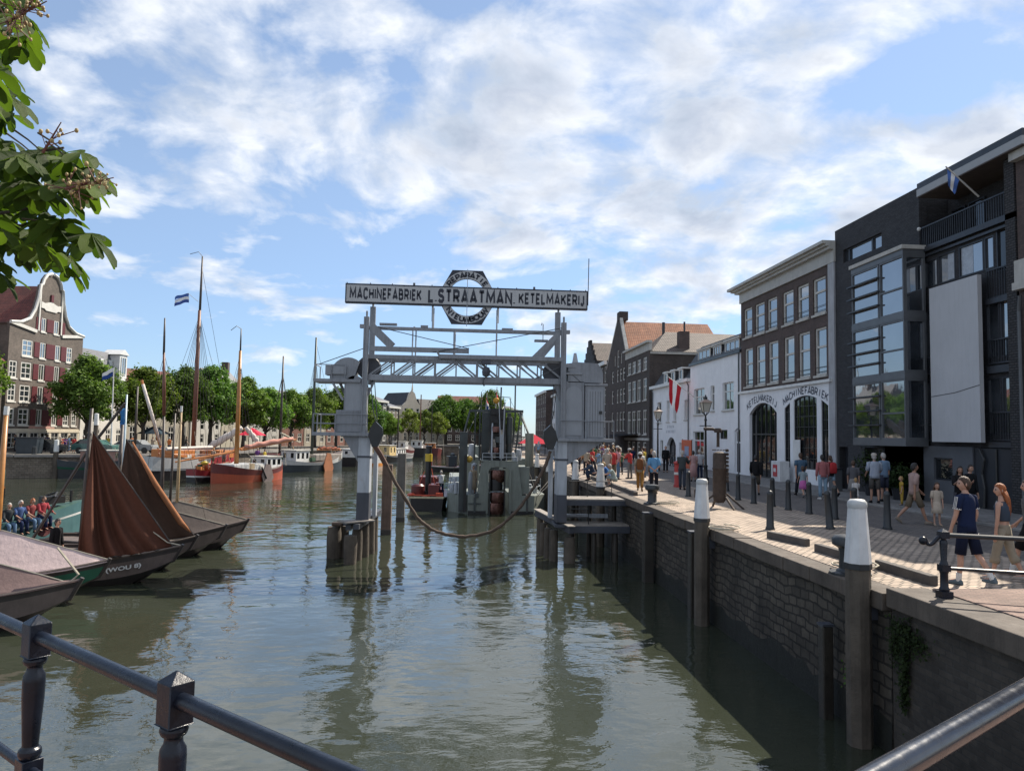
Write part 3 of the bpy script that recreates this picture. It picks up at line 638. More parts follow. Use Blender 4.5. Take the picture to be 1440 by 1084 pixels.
wall(t_,'front_wall',m_whb,lambda u,z,n:PR(u,z,n+.03),[(80.5,2.5),(90.6,2.5),(90.6,13.2),(84.6,18.4),(83.4,18.4),(80.5,14.4)],H,.15)
for h in H: window(t_,PR,h,m_frame,m_gdark,.13,.12,cross=[.6])
mb=MB(); mb.beam(PR(80.4,14.5,-.1),PR(83.4,18.5,-.1),.35,.22); mb.beam(PR(90.7,13.2,-.1),PR(84.6,18.5,-.1),.35,.22); mb.build('gable_coping',m_stone,t_); 
MB().bx(XF-.1,XF+.9,83.3,84.7,18.3,19.3).build('chimney',m_whb,t_)
mb=MB(); mb.add([(XF+.3,80.5,14.3),(XF+11.5,80.5,14.3),(XF+10.5,84,18.2),(XF+.3,84,18.2),(XF+.3,90.5,13.1),(XF+11.5,90.5,13.1)],[(0,1,2,3),(3,2,5,4),(1,5,2)]); mb.build('roof',m_tile,t_)
body(t_,'rear_block',m_whb,XF+.36,XF+11.4,80.6,90.5,2.5,13.1)
def rowhouse(name,label,y0,y1,z1,wm,rm,stepped=False,n=4,x0=XF,peak=2.6,fl=4):
    t2=thing(name,label,'house',(x0,(y0+y1)/2,2.5)); P=lambda u,z,nn:(x0-nn,u,z); c=(y0+y1)/2; hw=(y1-y0)/2
    if stepped=='step':
        out=[(y0,2.5),(y1,2.5),(y1,z1)]; k=4
        for i in range(k): out+=[(y1-hw*.85*(i+1)/k,z1+peak*i/k+ (0 if i else .0)),(y1-hw*.85*(i+1)/k,z1+peak*(i+1)/k)]
        for i in range(k-1,-1,-1): out+=[(y0+hw*.85*(i+1)/k,z1+peak*(i+1)/k),(y0+hw*.85*(i+1)/k,z1+peak*i/k)]
        out.append((y0,z1))
    elif stepped=='point': out=[(y0,2.5),(y1,2.5),(y1,z1),(c+.5,z1+peak),(c-.5,z1+peak),(y0,z1)]
    else: out=rect(y0,y1,2.5,z1)
    w=(y1-y0)/n; fh=(z1-2.9)/fl
    H=[rect(y0+w*i+w*.25,y0+w*i+w*.75,2.9+fh*k+.25,2.9+fh*(k+.78)) for k in range(fl) for i in range(n)]
    wall(t2,'front_wall',wm,P,out,H,.15)
    for h in H: window(t2,P,h,m_frame,m_gdark,.13,.12,cross=[.6])
    body(t2,'rear_block',wm,x0+.36,x0+10,y0+.02,y1-.02,2.5,z1-.1)
    mb=MB(); pk=peak-.3
    if stepped: mb.add([(x,y,z) for x in (x0+.3,x0+10) for y,z in ((y0,z1-.1),(c,z1+pk),(y1,z1-.1))],[(0,3,4,1),(1,4,5,2),(3,5,4)])
    else: mb.add([(x0-.1,y0,z1),(x0-.1,y1,z1),(x0+5,y1,z1+pk),(x0+5,y0,z1+pk),(x0+10,y0,z1),(x0+10,y1,z1)],[(0,1,2,3),(3,2,5,4),(0,3,4),(1,5,2)])
    mb.build('roof',rm,t2)
    if not stepped: mb=MB(); ub(mb,P,y0,y1,z1-.45,z1,-.1,.35); mb.build('cornice',m_white,t2)
    return t2
rowhouse('row_house','dark brick house with white cornice behind the right crane cabin',90.7,98.5,14.3,m_whb,m_slate,None,4)
rowhouse('row_house','grey brick house with stepped gable rising behind the right crane cabin',98.6,108,15.2,m_dark,m_tile2,'step',4,XF,3.2,5)
rowhouse('row_house','brown brick house beyond the stepped gable on the right quay',108.1,118,13.2,m_brown,m_slate,None,4)
rowhouse('row_house','plain dark brick house far along the right quay',118.1,130,14.5,m_whb,m_tile2,'point',5)
rowhouse('row_house','light rendered house far along the right quay',130.1,142,12.6,m_wp,m_slate,None,5)
rowhouse('corner_house','brown corner house with rounded top at the far end of the right quay',142.1,160,13.6,m_brown,m_slate,None,6,XF-1.2,1.2)
# awning
t_=thing('cafe_awning','dark awning over the crowded terrace before the brick warehouse','awning',(16.5,79,2.6))
mb=MB(); mb.add([(XF-.02,74.5,5.2),(XF-.02,84,5.2),(15.2,84,4.75),(15.2,74.5,4.75),(15.2,84,4.45),(15.2,74.5,4.45)],[(0,1,2,3),(3,2,4,5)]); mb.build('canopy',cloth('awning_dark',(.02,.018,.02)),t_,solid=.04)
for y in (74.7,79,83.8): MB().tube([(15.3,y,2.57),(15.3,y,4.7)],.05,6).build('post',m_black,t_)
# ================================================================ gantry crane over the canal
m_gg=mat('gantry_grey',(.225,.24,.265),.55,.16,1.2,streak=.55,rust=.3,metal=.1,bmp=.12)
m_gl=mat('gantry_light',(.37,.40,.44),.55,.14,1.2,streak=.55,metal=.1,rust=.2)
m_gd=mat('gantry_dark',(.05,.055,.07),.55,.2,1.5,streak=.3,rust=.25)
m_rope=mat('brown_hose',(.085,.058,.042),.85,.4,6,bmp=.6); m_steelrope=mat('steel_cable',(.08,.085,.09),.4,.2,5,metal=.6)
g=thing('gantry_crane','grey steel gantry crane with two cabins straddling the water','crane',(.4,29,0))
YF,YR=28.6,30.0
for s,(x0,x1) in ((-1,(-3.62,-3.17)),(1,(4.02,4.40))):
    mb=MB(); mb.bx(x0,x1,YF,YF+.75,2.6,4.72); mb.build('leg',m_gl,g,bev=.01)
    mb=MB(); mb.bx(x0-.01,x1+.01,YF-.01,YF+.76,1.55,2.6); mb.bx(x0-.04,x1+.04,YF-.03,YF+.78,3.93,4.0); mb.build('leg_foot',m_gd,g,bev=.01)
    mb=MB(); xo=x0-.62 if s<0 else x1+1.5; xi=x0 if s<0 else x1
    for y in (YF+.05,YF+.62): mb.prism([(xi,3.75),(xi,4.74),(xo,4.74)],lambda u,z,y=y:(u,y,z),lambda u,z,y=y:(u,y+.06,z))
    mb.build('bracket',m_gg,g)
mb=MB(); mb.bx(-3.15,-3.0,YR-.3,YR+.1,1.6,4.72); mb.bx(3.86,4.0,YR-.3,YR+.1,1.6,4.72); mb.build('rear_leg',m_gl,g)
# posts
mb=MB()
for x in (-3.45,4.2): mb.beam((x,YF,4.7),(x,YF,9.32),.2,.2); mb.beam((x-.07,YF-.11,4.7),(x-.07,YF-.11,9.3),.05,.05); mb.beam((x,YF,9.3),(x,YF,9.55),.07,.07)
for x in (-3.38,4.15): mb.beam((x,YR,6.8),(x,YR,9.95),.22,.14)
for x,z in ((-3.62,8.95),(4.36,8.95)): mb.bx(x-.08,x+.08,YF-.1,YF+.1,z-.07,z+.07)
mb.build('mast_post',m_gg,g,bev=.008)
# truss
mb=MB()
for y in (YF+.1,YR):
    mb.beam((-3.35,y,7.0),(4.15,y,7.0),.14,.22); mb.beam((-3.35,y,7.8),(4.15,y,7.8),.12,.16)
mb.build('truss_chord',m_gg,g,bev=.006)
mb=MB(); xs=[-3.3+.83*i for i in range(10)]
for y,wd in ((YF+.1,.055),(YR,.05)):
    for i,x in enumerate(xs):
        if 0<i<9: mb.beam((x,y,7.1),(x,y,7.73),wd,wd*1.3)
        if i<9:
            a,b=((x,7.1),(xs[i+1],7.73)) if i<4 else ((x,7.73),(xs[i+1],7.1))
            mb.beam((a[0],y,a[1]),(b[0],y,b[1]),wd*.8,wd*1.2); mb.beam((a[0]+.12,y+.05,a[1]),(b[0]+.02,y+.05,b[1]-.08),wd*.4,wd*.6)
mb.build('truss_bracing',m_gg,g)
mb=MB(); mb.beam((-3.3,YF,8.1),(.48,YF,8.1),.1,.19); mb.beam((-3.2,YR,9.1),(4.1,YR,9.08),.12,.13); mb.beam((-3.1,YF+.2,8.92),(4.05,YF+.2,8.94),.1,.12); mb.beam((-.64,YF-.08,7.86),(4.15,YF-.08,7.86),.12,.16)
mb.beam((.48,YF,8.0),(.48,YF,8.22),.04,.2); mb.beam((-.72,YF-.08,8.05),(-.6,YF-.08,7.8),.1,.08)
for a,b,n,w_ in ((-3.1,-2.4,9.25,.16),(-1.45,-1.15,9.2,.1),(1.85,2.3,9.18,.12),(3.2,3.75,8.75,.1)): mb.bx(a,b,YR-.1,YR+.1,n-.04,n+.05)
mb.build('top_beam',m_gg,g,bev=.006)
mb=MB(); mb.beam((-3.3,YF+.05,9.0),(-2.45,YF+.05,8.2),.16,.3); mb.beam((4.12,YF+.05,9.0),(3.05,YF+.05,7.9),.1,.2); mb.beam((4.12,YR,8.9),(3.3,YR,7.9),.12,.24)
mb.build('diagonal_brace',m_gg,g,bev=.006)
mb=MB()
for x,z0,z1,r in ((-.07,7.9,9.08,.05),(-1.75,7.8,9.1,.028),(-1.62,7.8,9.1,.028),(1.63,7.85,9.95,.032),(-.95,9.1,9.95,.05)): mb.tube([(x,YR-.2,z0),(x,YR-.2,z1)],r,6)
mb.tube([(-1.75,YR-.2,9.1),(-1.7,YR-.2,9.16),(-1.62,YR-.2,9.1)],.028,6)
mb.tube([(3.55,YR,8.7),(3.55,YR,9.45),(3.5,YR,9.5),(3.48,YR,9.4)],.02,5)
mb.build('strut',m_gl,g)
mb=MB()
for a,b in (((-3.2,YF,8.98),(.48,YF,8.2)),((-.9,YF-.1,8.0),(4.15,YF-.1,9.1)),((-5.2,YF,7.45),(-3.4,YF,8.15)),((4.9,YF,7.0),(4.15,YF,7.62)),((4.15,YF,7.62),(3.1,YF,7.1))): mb.tube([a,b],.016,5)
mb.build('tie_rod',m_steelrope,g)
# left machinery
def archbox(mb,x0,x1,z0,zs,y0,y1): 
    L=arch(x0,x1,z0,zs,zs+(x1-x0)*.42,10); mb.prism(L,lambda u,z:(u,y0,z),lambda u,z:(u,y1,z))
mb=MB(); archbox(mb,-4.22,-3.45,4.88,6.72,YF,YF+1.2); mb.build('cabinet',m_gg,g,bev=.01)
mb=MB(); archbox(mb,-4.16,-3.55,4.95,6.65,YF-.012,YF+.1); mb.build('cabinet_door',mat('gantry_door',(.26,.28,.31),.5,.08,1.5,streak=.2),g,bev=.008)
mb=MB(); mb.bx(-4.49,-3.47,YF-.05,YF+1.0,4.87,5.72); mb.build('lower_locker',m_gg,g,bev=.01)
mb=MB(); mb.prism([(-4.1+.68*math.cos(a),7.02+.72*math.sin(a)) for a in [PI*i/14 for i in range(4,15)]]+[(-4.78,6.88),(-3.88,6.88)],lambda u,z:(u,YF,z),lambda u,z:(u,YF+.8,z)); mb.build('drum_housing',m_gg,g,bev=.012)
mb=MB(); mb.bx(-4.95,-4.55,YF-.05,YF+.5,7.05,7.42); mb.bx(-4.68,-4.15,YF-.08,YF+.3,7.08,7.4); mb.build('motor_box',m_gg,g,bev=.01)
for x,z in ((-3.35,7.38),(3.9,7.36)):
    mb=MB(); mb.lathe([(.1,-.1),(.44,-.1),(.47,-.06),(.43,0),(.47,.06),(.44,.1),(.1,.1)],(x,YF+.35,z),20,'y'); mb.build('sheave',m_gd,g)
def rails(mb,pts,h,zs=(1,.5)):
    for a,b in zip(pts,pts[1:]):
        a,b=V3(a),V3(b)
        for f in zs: mb.tube([a+V3((0,0,h*f)),b+V3((0,0,h*f))],.018,5)
    for a in pts: mb.tube([a,V3(a)+V3((0,0,h))],.022,5)
mb=MB(); mb.bx(-5.38,-3.6,YF-.1,YF+1.2,6.78,6.9); mb.bx(-5.36,-3.2,YF-.15,YF+1.6,4.74,4.87); mb.bx(4.0,6.25,YF-.15,YF+1.6,4.68,4.8); mb.build('platform',m_gg,g,bev=.008)
mb=MB(); rails(mb,[(-4.2,YF-.08,6.88),(-4.7,YF-.08,6.88),(-5.34,YF-.08,6.88),(-5.34,YF+1.1,6.88)],.56,(1,)); mb.build('platform_railing',m_gg,g)
mb=MB(); rails(mb,[(-3.3,YF-.13,4.86),(-4.5,YF-.13,4.86),(-5.32,YF-.13,4.86),(-5.32,YF+.7,4.86),(-5.32,YF+1.5,4.86),(-4.5,YF+1.5,4.86)],.7); mb.build('platform_railing',m_gg,g)
mb=MB(); rails(mb,[(4.06,YF-.13,4.8),(5.2,YF-.13,4.8),(6.2,YF-.13,4.8),(6.2,YF+.8,4.8),(6.2,YF+1.5,4.8)],.68,(1,)); mb.build('platform_railing',m_gg,g)
mb=MB(); mb.beam((-4.68,YF,6.78),(-4.25,YF,6.1),.08); mb.beam((-4.5,YF+.8,6.78),(-4.2,YF+.8,6.2),.1); mb.beam((-3.1,YF+.2,6.9),(-3.35,YF+.2,6.3),.07); mb.beam((3.95,YF+.2,6.9),(4.12,YF+.2,6.3),.12); mb.build('platform_brace',m_gg,g)
# right cabins
mb=MB(); mb.bx(4.1,5.05,YF,YF+1.3,4.8,7.02); mb.build('cabinet',m_gg,g,bev=.01)
mb=MB(); archbox(mb,4.3,4.95,4.92,6.55,YF-.03,YF+.1); mb.build('cabinet_door',MC['gantry_door'],g,bev=.008)
mb=MB()
for x in (-4.44,-3.52): mb.bx(x-.02,x+.02,YF-.065,YF-.05,4.9,5.7)
for z in (4.92,5.66): mb.bx(-4.47,-3.49,YF-.068,YF-.052,z-.02,z+.02)
for x in (4.14,5.0): mb.bx(x-.02,x+.02,YF-.015,YF,4.82,6.98)
for z in (6.2,7.0): mb.bx(4.1,4.3,YF-.018,YF-.002,z-.02,z+.02)
for x,z in [(-4.4+.11*i,4.9) for i in range(9)]+[(-4.4+.11*i,5.68) for i in range(9)]+[(4.14,4.9+.2*i) for i in range(10)]+[(5.0,4.9+.2*i) for i in range(10)]: mb.ball((x,YF-.07 if x<0 else YF-.018,z),.014,5,3)
mb.build('riveted_strip',m_gg,g)
mb=MB(); mb.bx(5.08,5.85,YF-.05,YF+1.3,4.8,6.86); mb.bx(5.04,5.95,YF-.1,YF+1.35,6.86,6.94); mb.build('operator_cabin',m_gg,g,bev=.01)
mb=MB(); mb.bx(5.16,5.78,YF-.075,YF,4.86,6.7); o=mb.build('cabin_door',MC['gantry_door'],g,bev=.006)
mb=MB()
for i in range(1,6): mb.bx(5.16+.62*i/6-.006,5.16+.62*i/6+.006,YF-.081,YF-.07,4.9,6.65)
mb.build('board_joint',m_gd,o); mb=MB(); mb.bx(5.62,5.74,YF-.11,YF-.07,5.76,5.88); mb.build('lock',m_black,o)
mb=MB(); mb.prism([(4.4,6.98),(5.78,6.98),(5.78,7.35),(5.72,7.55),(5.55,7.75),(4.75,7.78),(4.4,7.72)],lambda u,z:(u,YF,z),lambda u,z:(u,YF+1.1,z)); mb.bx(4.2,4.95,YF-.05,YF+.4,7.28,7.36); mb.bx(4.25,4.7,YF-.02,YF+.3,7.55,7.68); mb.build('winch_housing',m_gg,g,bev=.012)
mb=MB(); mb.add([(4.72,29.6,7.75),(4.98,29.6,7.75),(4.88,29.6,8.25),(4.8,29.6,8.25),(4.72,29.8,7.75),(4.98,29.8,7.75),(4.88,29.8,8.25),(4.8,29.8,8.25)],[(0,1,2,3),(4,5,6,7),(0,1,5,4),(1,2,6,5),(2,3,7,6),(3,0,4,7)]); mb.build('ventilator',m_gl,g)
# hoist
t_=thing('chain_hoist','small dark chain hoist hanging from the middle of the gantry beam','hoist',(1.2,YF-.1,7.6))
mb=MB(); mb.bx(1.0,1.35,YF-.2,YF,7.58,7.74); mb.build('trolley',m_gd,t_,bev=.01); MB().lathe([(.03,7.1),(.14,7.16),(.16,7.3),(.13,7.46),(.03,7.5)],(1.18,YF-.1,0),10).build('hook_block',m_gd,t_)
mb=MB(); mb.tube([(1.18,YF-.1,7.6),(1.18,YF-.1,7.4)],.02,5); mb.tube([(1.1,YF-.1,7.1),(1.06,YF-.1,6.85),(1.12,YF-.1,6.75)],.03,5); mb.build('chain',m_steelrope,t_)
# big black hook blocks and the hanging hose
for s,x in ((-1,-2.98),(1,3.72)):
    t_=thing('pulley_block','black pulley block hanging at the %s gantry leg above the hose end'%('left' if s<0 else 'right'),'pulley',(x,YF,4.9),0,'black hook blocks on the gantry')
    pts=[(-.02,.42),(.26,.16),(.28,-.1),(.1,-.55),(-.12,-.55),(-.27,-.12),(-.2,.16)]; 
    MB().prism([(x-s*a,4.9+b) for a,b in pts],lambda u,z:(u,YF-.16,z),lambda u,z:(u,YF+.1,z)).build('cheek_plate',m_black,t_,bev=.02)
    mb=MB(); mb.tube([(x,YF-.03,5.3),(x-s*.12*-1,YF-.03,5.7),(x+s*.3,YF+.3,7.0)],.018,5); mb.tube([(x+.05,YF-.03,5.3),(x+s*.15,YF+.3,7.0)],.018,5); mb.build('hoist_cable',m_steelrope,t_)
hp=[(-3.05,4.4),(-2.9,4.25),(-2.59,3.75),(-1.96,2.66),(-1.25,1.64),(-.56,1.18),(.4,1.0),(1.5,1.2),(2.32,1.83),(3.0,2.72),(3.47,3.56),(3.75,4.3)]
t_=thing('hanging_hose','thick brown hose sagging between the gantry legs almost to the water','hose',(.4,YF,1))
def smooth(pts,n=5):
    out=[]; P=[V3(p) for p in pts]
    for i in range(len(P)-1):
        p0,p1,p2,p3=P[max(i-1,0)],P[i],P[i+1],P[min(i+2,len(P)-1)]
        for k in range(n):
            s=k/n; out.append(.5*((2*p1)+(p2-p0)*s+(2*p0-5*p1+4*p2-p3)*s*s+(3*p1-p0-3*p2+p3)*s**3))
    return out+[P[-1]]
sp_=smooth([(x,YF-.05,z) for x,z in hp],8); MB().tube([p+V3((R.uniform(-.015,.015),0,R.uniform(-.015,.015))) for p in sp_],[.062+R.uniform(-.01,.012) for _ in sp_],8).build('hose',m_rope,t_,smooth=3)
mb=MB(); mb.tube([(-3.05,YF-.05,4.45),(-2.8,YF-.05,4.1),(-2.55,YF-.05,3.65)],.1,8); mb.build('sleeve',mat('rusty_sleeve',(.09,.045,.03),.8),t_)
# ---- sign
m_sg=mat('sign_grey',(.42,.43,.44),.6,.07,1.0,streak=.2); m_sd=mat('sign_blue_black',(.018,.024,.04),.5,.15,2); m_le=mat('sign_letter',(.012,.016,.03),.45,.1)
YS=29.9
s_=thing('factory_sign','long grey sign with octagonal emblem lettered MACHINEFABRIEK L.STRAATMAN KETELMAKERIJ on top of the gantry','sign',(.42,YS,9.9))
k=YS/29.
sx=lambda x:x*k; sz=lambda z:CAMZ+(z-CAMZ)*k
PG=lambda u,z,n:(sx(u),YS-n,sz(z))
hexa=[(.39+1.2*math.cos(a),10.27+1.235*math.sin(a)) for a in [PI/3*i for i in range(6)]]
circ=lambda r,n=40:[(.39+r*math.cos(2*PI*i/n),10.27+r*math.sin(2*PI*i/n)) for i in range(n)]
MB().prism(hexa,lambda u,z:PG(u,z,-.08),lambda u,z:PG(u,z,.06),[circ(.74)]).build('emblem_plate',m_sd,s_)
MB().prism(circ(1.04),lambda u,z:PG(u,z,.0601),lambda u,z:PG(u,z,.075),[circ(.741)]).build('emblem_ring',m_sg,s_)
mb=MB(); ub(mb,PG,-4.34,5.18,9.9,10.66,-.1,.16); mb.build('sign_board',m_sd,s_)
mb=MB(); ub(mb,PG,-4.29,5.13,9.95,10.6,.1,.175); mb.build('sign_face',m_sg,s_)
mb=MB()
for x in (-4.3,-3.4,-2.55,-1.0,-.25,1.6,2.35,3.75,4.5,5.12): mb.tube([PG(x,10.6,0),PG(x,10.73,0)],.018,4)
for x in (-1.7,3.05): mb.tube([PG(x,10.6,0),PG(x,10.78,0)],.045,6)
mb.build('edge_stud',m_gd,s_)
mb=MB()
def straight(word,c,w,h,b):
    block(mb,word,h,b,w,lambda x,y:PG(c+x,10.27+y,.179))
for wd,c_,w_,h_,b_ in (('MACHINEFABRIEK',-2.78,2.78,.47,.108),('L.STRAATMAN.',.57,3.42,.57,.138),('KETELMAKERIJ',3.73,2.62,.47,.108)):
    mb=MB(); straight(wd,c_,w_,h_,b_); mb.build('lettering',m_le,s_)
for wd,sg in (('REPARATIE',1),('NIEUWBOUW',-1)):
    mb=MB()
    n=len(wd)
    for i,ch in enumerate(wd):
        a=math.radians(52)*(1-2*i/(n-1))
        if sg>0: glyph(mb,ch,.24,.066,lambda x,y:PG(.39-(x*-math.cos(a)+(.88+y)*math.sin(a)),10.27+(.88+y)*math.cos(a)+x*math.sin(a),.079))
        else: glyph(mb,ch,.24,.066,lambda x,y:PG(.39+x*math.cos(a)-(.88-y)*math.sin(a),10.27-(.88-y)*math.cos(a)-x*math.sin(a),.079))
    mb.build('lettering',m_le,s_)
MB().tube([PG(.39,9.1,.19),PG(.39,11.36,.19)],.014,5).build('emblem_rod',m_gl,s_)
mb=MB()
for x in (-3.28,1.63,-.95,4.05): mb.tube([PG(x,9.3,-.12),PG(x,10.65,-.12)],.045,6)
mb.build('sign_support',m_gl,s_)
mb=MB(); mb.tube([PG(5.22,10.1,0),PG(5.24,12.0,0)],.018,5); mb.tube([PG(5.18,10.1,0),PG(5.22,10.12,0)],.02,5); mb.build('aerial',m_steelrope,s_)
# ================================================================ pile foundations
m_pile=mat('timber_pile',(.085,.07,.055),.85,.4,1.3,bmp=.8,streak=.7); m_wetp=mat('wet_pile',(.035,.03,.024),.5,.3,2,bmp=.6); m_plank=mat('weathered_plank',(.25,.225,.2),.85,.3,2.5,bmp=.5,streak=.3)
def pile(name,par,x,y,z1,r,m=None):
    n=9; rr=lambda z:r*(1+.05*math.sin(z*3+x*7))
    prof=[(rr(z)*(.9 if i==n else 1),z) for i,z in [(i,-1.2+(z1+1.2)*i/n) for i in range(n+1)]]
    return MB().lathe(prof,(x,y,0),14).build(name,m or m_pile,par,smooth=1)
t_=thing('pile_foundation','cluster of timber piles with beams under the left gantry leg','pilework',(-3.5,29.5,0))
for x,y,z,r in ((-3.75,28.25,1.05,.24),(-4.57,29.6,1.2,.27),(-4.25,29.9,1.2,.22),(-3.62,29.1,1.2,.2),(-3.45,29.9,1.35,.2),(-3.3,30.7,1.4,.2),(-3.25,31.4,1.45,.2)): pile('pile',t_,x,y,z,r)
mb=MB(); mb.beam((-3.55,28.1,1.38),(-3.05,31.6,1.6),.22,.2); mb.beam((-3.85,28.2,1.34),(-3.35,31.6,1.56),.2,.2); mb.beam((-4.5,29.7,1.3),(-3.4,28.5,1.48),.22,.16); mb.build('cap_beam',m_gd,t_,bev=.01)
mb=MB(); mb.beam((-4.1,28.2,1.54),(-3.1,28.9,1.56),.7,.05); mb.build('cap_plank',m_plank,t_)
mb=MB(); mb.tube([(-4.6,29.4,1.32),(-4.2,29.2,1.34)],.09,8); mb.build('iron_pin',m_rope,t_)
t_=thing('pile_foundation','cluster of timber piles under the right gantry leg','pilework',(4.2,29,0))
for x,y,z,r in ((4.55,28.7,.98,.22),(4.0,29.2,1.2,.18),(3.85,29.8,1.2,.16),(3.75,30.5,1.3,.16),(3.7,31.2,1.4,.16)): pile('pile',t_,x,y,z,r)
mb=MB(); mb.beam((4.55,28.2,1.3),(3.6,31.6,1.6),.2,.25); mb.beam((4.2,28.5,1.42),(4.2,29.6,1.45),.5,.12); mb.build('cap_beam',m_gd,t_,bev=.01)
mb=MB(); mb.beam((4.55,28.15,1.45),(3.6,31.65,1.75),.3,.04); mb.build('cap_plank',m_plank,t_)
t_=thing('landing_stage','two level plank landing stage between the right gantry leg and the quay','jetty',(5.6,29.5,0))
mb=MB()
for i in range(7): y=29.1+i*.2; mb.bx(4.4,6.95,y,y+.18,2.36,2.42)
for i in range(6): y=28.75+i*.2; mb.bx(4.45,6.9,y,y+.18,1.40,1.46)
mb.build('deck',m_plank,t_,bev=.006)
mb=MB(); mb.bx(4.42,6.93,29.06,29.16,2.16,2.36); mb.bx(4.42,6.93,30.35,30.45,2.16,2.36); mb.bx(4.47,6.93,28.7,28.8,1.14,1.40); mb.bx(4.47,6.93,29.7,29.8,1.16,1.40); mb.build('beam',m_gd,t_,bev=.008)
for x,y in ((5.55,28.95),(6.4,28.95),(5.6,30.3),(6.6,30.2),(4.9,30.2)): pile('pile',t_,x,y,1.15 if y<29 else 2.15,.11,m_wetp)
mb=MB(); mb.tube([(4.4,28.9,1.75),(5.35,28.9,1.73)],.02,5); mb.tube([(5.32,28.9,1.46),(5.32,28.9,2.2)],.02,5); mb.tube([(4.6,28.9,2.05),(5.3,28.9,2.05)],.02,5); mb.tube([(4.75,30.2,2.42),(4.75,30.2,3.05),(5.5,30.2,3.05),(6.5,30.2,3.05),(6.5,30.2,2.42)],.02,5); mb.tube([(5.5,30.2,2.42),(5.5,30.2,3.05)],.02,5); mb.build('handrail',m_black,t_)
mb=MB(); mb.bx(4.5,6.3,29.9,30.1,1.6,1.74); mb.build('walkway_step',m_gl,t_)
for i,(x,y,z,rr,lb) in enumerate([(-3.16,36.45,3.35,.25,'brown timber mooring pile nearest the left gantry leg'),(-2.85,41.7,3.75,.24,'grey timber mooring pile between the gantry leg and the tugboat')]):
    t_=thing('mooring_pile',lb,'mooring pile',(x,y,0),0,'timber mooring piles by the gantry')
    mb=MB(); mb.bx(x-rr,x+rr*.9,y-.2,y+.2,-1,z); mb.build('timber',mat('brown_timber',(.13,.085,.065),.85,.3,1.5,bmp=.6,streak=.5) if i==0 else mat('grey_timber',(.12,.11,.1),.85,.3,1.5,bmp=.6,streak=.5),t_,bev=.03)
    MB().bx(x-rr-.01,x+rr*.9+.01,y-.21,y+.21,-1,.25).build('wet_foot',m_wetp,t_,bev=.03)
# ================================================================ bucket dredger
m_dg=mat('dredger_green',(.175,.195,.175),.6,.15,1.2,streak=.5,rust=.45); m_dgd=mat('dredger_dark',(.05,.06,.062),.6,.25,1.5,streak=.4,rust=.4); m_cop=mat('worn_bucket',(.12,.06,.05),.3,.5,4,metal=.75); m_grease=mat('greasy_iron',(.012,.012,.013),.5,.4,4)
d=thing('bucket_dredger','grey green bucket dredger with its bucket ladder raised, moored beyond the gantry','dredger',(2.75,46,0))
mb=MB()
for pts in ([(-.35,0),(2.2,0)],[(3.55,0),(5.85,0)]):
    a,b=pts[0][0],pts[1][0]; lo=a<0
    front=[(a+(1.0 if lo else 0),46),(b-(0 if lo else .9),46)]
    ring=lambda z,e=0:[(a+(1.3 if lo else 0),46,z),(b-(0 if lo else .8),46,z),(b,46.5 if lo else 47.4,z),(b,72,z),(a,72,z),(a,47.6 if lo else 46.5,z)]
    mb.loft([ring(-.6),ring(1.12),ring(1.15)])
mb.bx(2.1,3.6,52,72,-.5,1.1)
mb.build('hull',m_dg,d,bev=.02)
mb=MB(); 
for x0,x1 in ((.95,2.2),(3.5,5.0)): mb.bx(x0,x1,45.96,46,.0,.18)
mb.bx(-.36,-.3,47.5,72,.0,.3); mb.build('waterline_band',m_grease,d)
mb=MB(); mb.prism([(1.5,1.15),(1.72,3.1),(1.9,3.2),(3.95,3.2),(4.02,3.1),(4.3,1.15),(3.48,1.15),(3.48,2.65),(3.3,2.85),(2.35,2.85),(2.18,2.65),(2.18,1.15)],lambda u,z:(u,46,z),lambda u,z:(u,46.5,z)); mb.bx(2.06,2.2,45.9,46.1,0,2.75); mb.bx(3.46,3.6,45.9,46.1,0,2.75); mb.build('bow_portal',m_dg,d,bev=.02)
mb=MB(); mb.bx(1.75,4.05,46,50,3.2,3.27); mb.bx(2.55,2.85,45.93,46,2.9,3.2); mb.bx(4.02,4.75,46.2,49,1.2,2.9); mb.build('fore_platform',m_dg,d,bev=.01)
mb=MB(); mb.bx(.36,.85,46.2,46.7,.1,5.02); mb.build('spud_column',m_dgd,d,bev=.02); mb=MB(); mb.bx(.66,.84,45.96,46.19,.1,3.6); mb.build('spud_guide',m_grease,d)
MB().lathe([(.25,2.9),(.27,2.95),(.27,5.0),(.2,5.0)],(4.78,46.8,0),16).build('air_column',mat('column_beige',(.2,.205,.17),.6,.15,1,streak=.5,rust=.3),d,smooth=1)
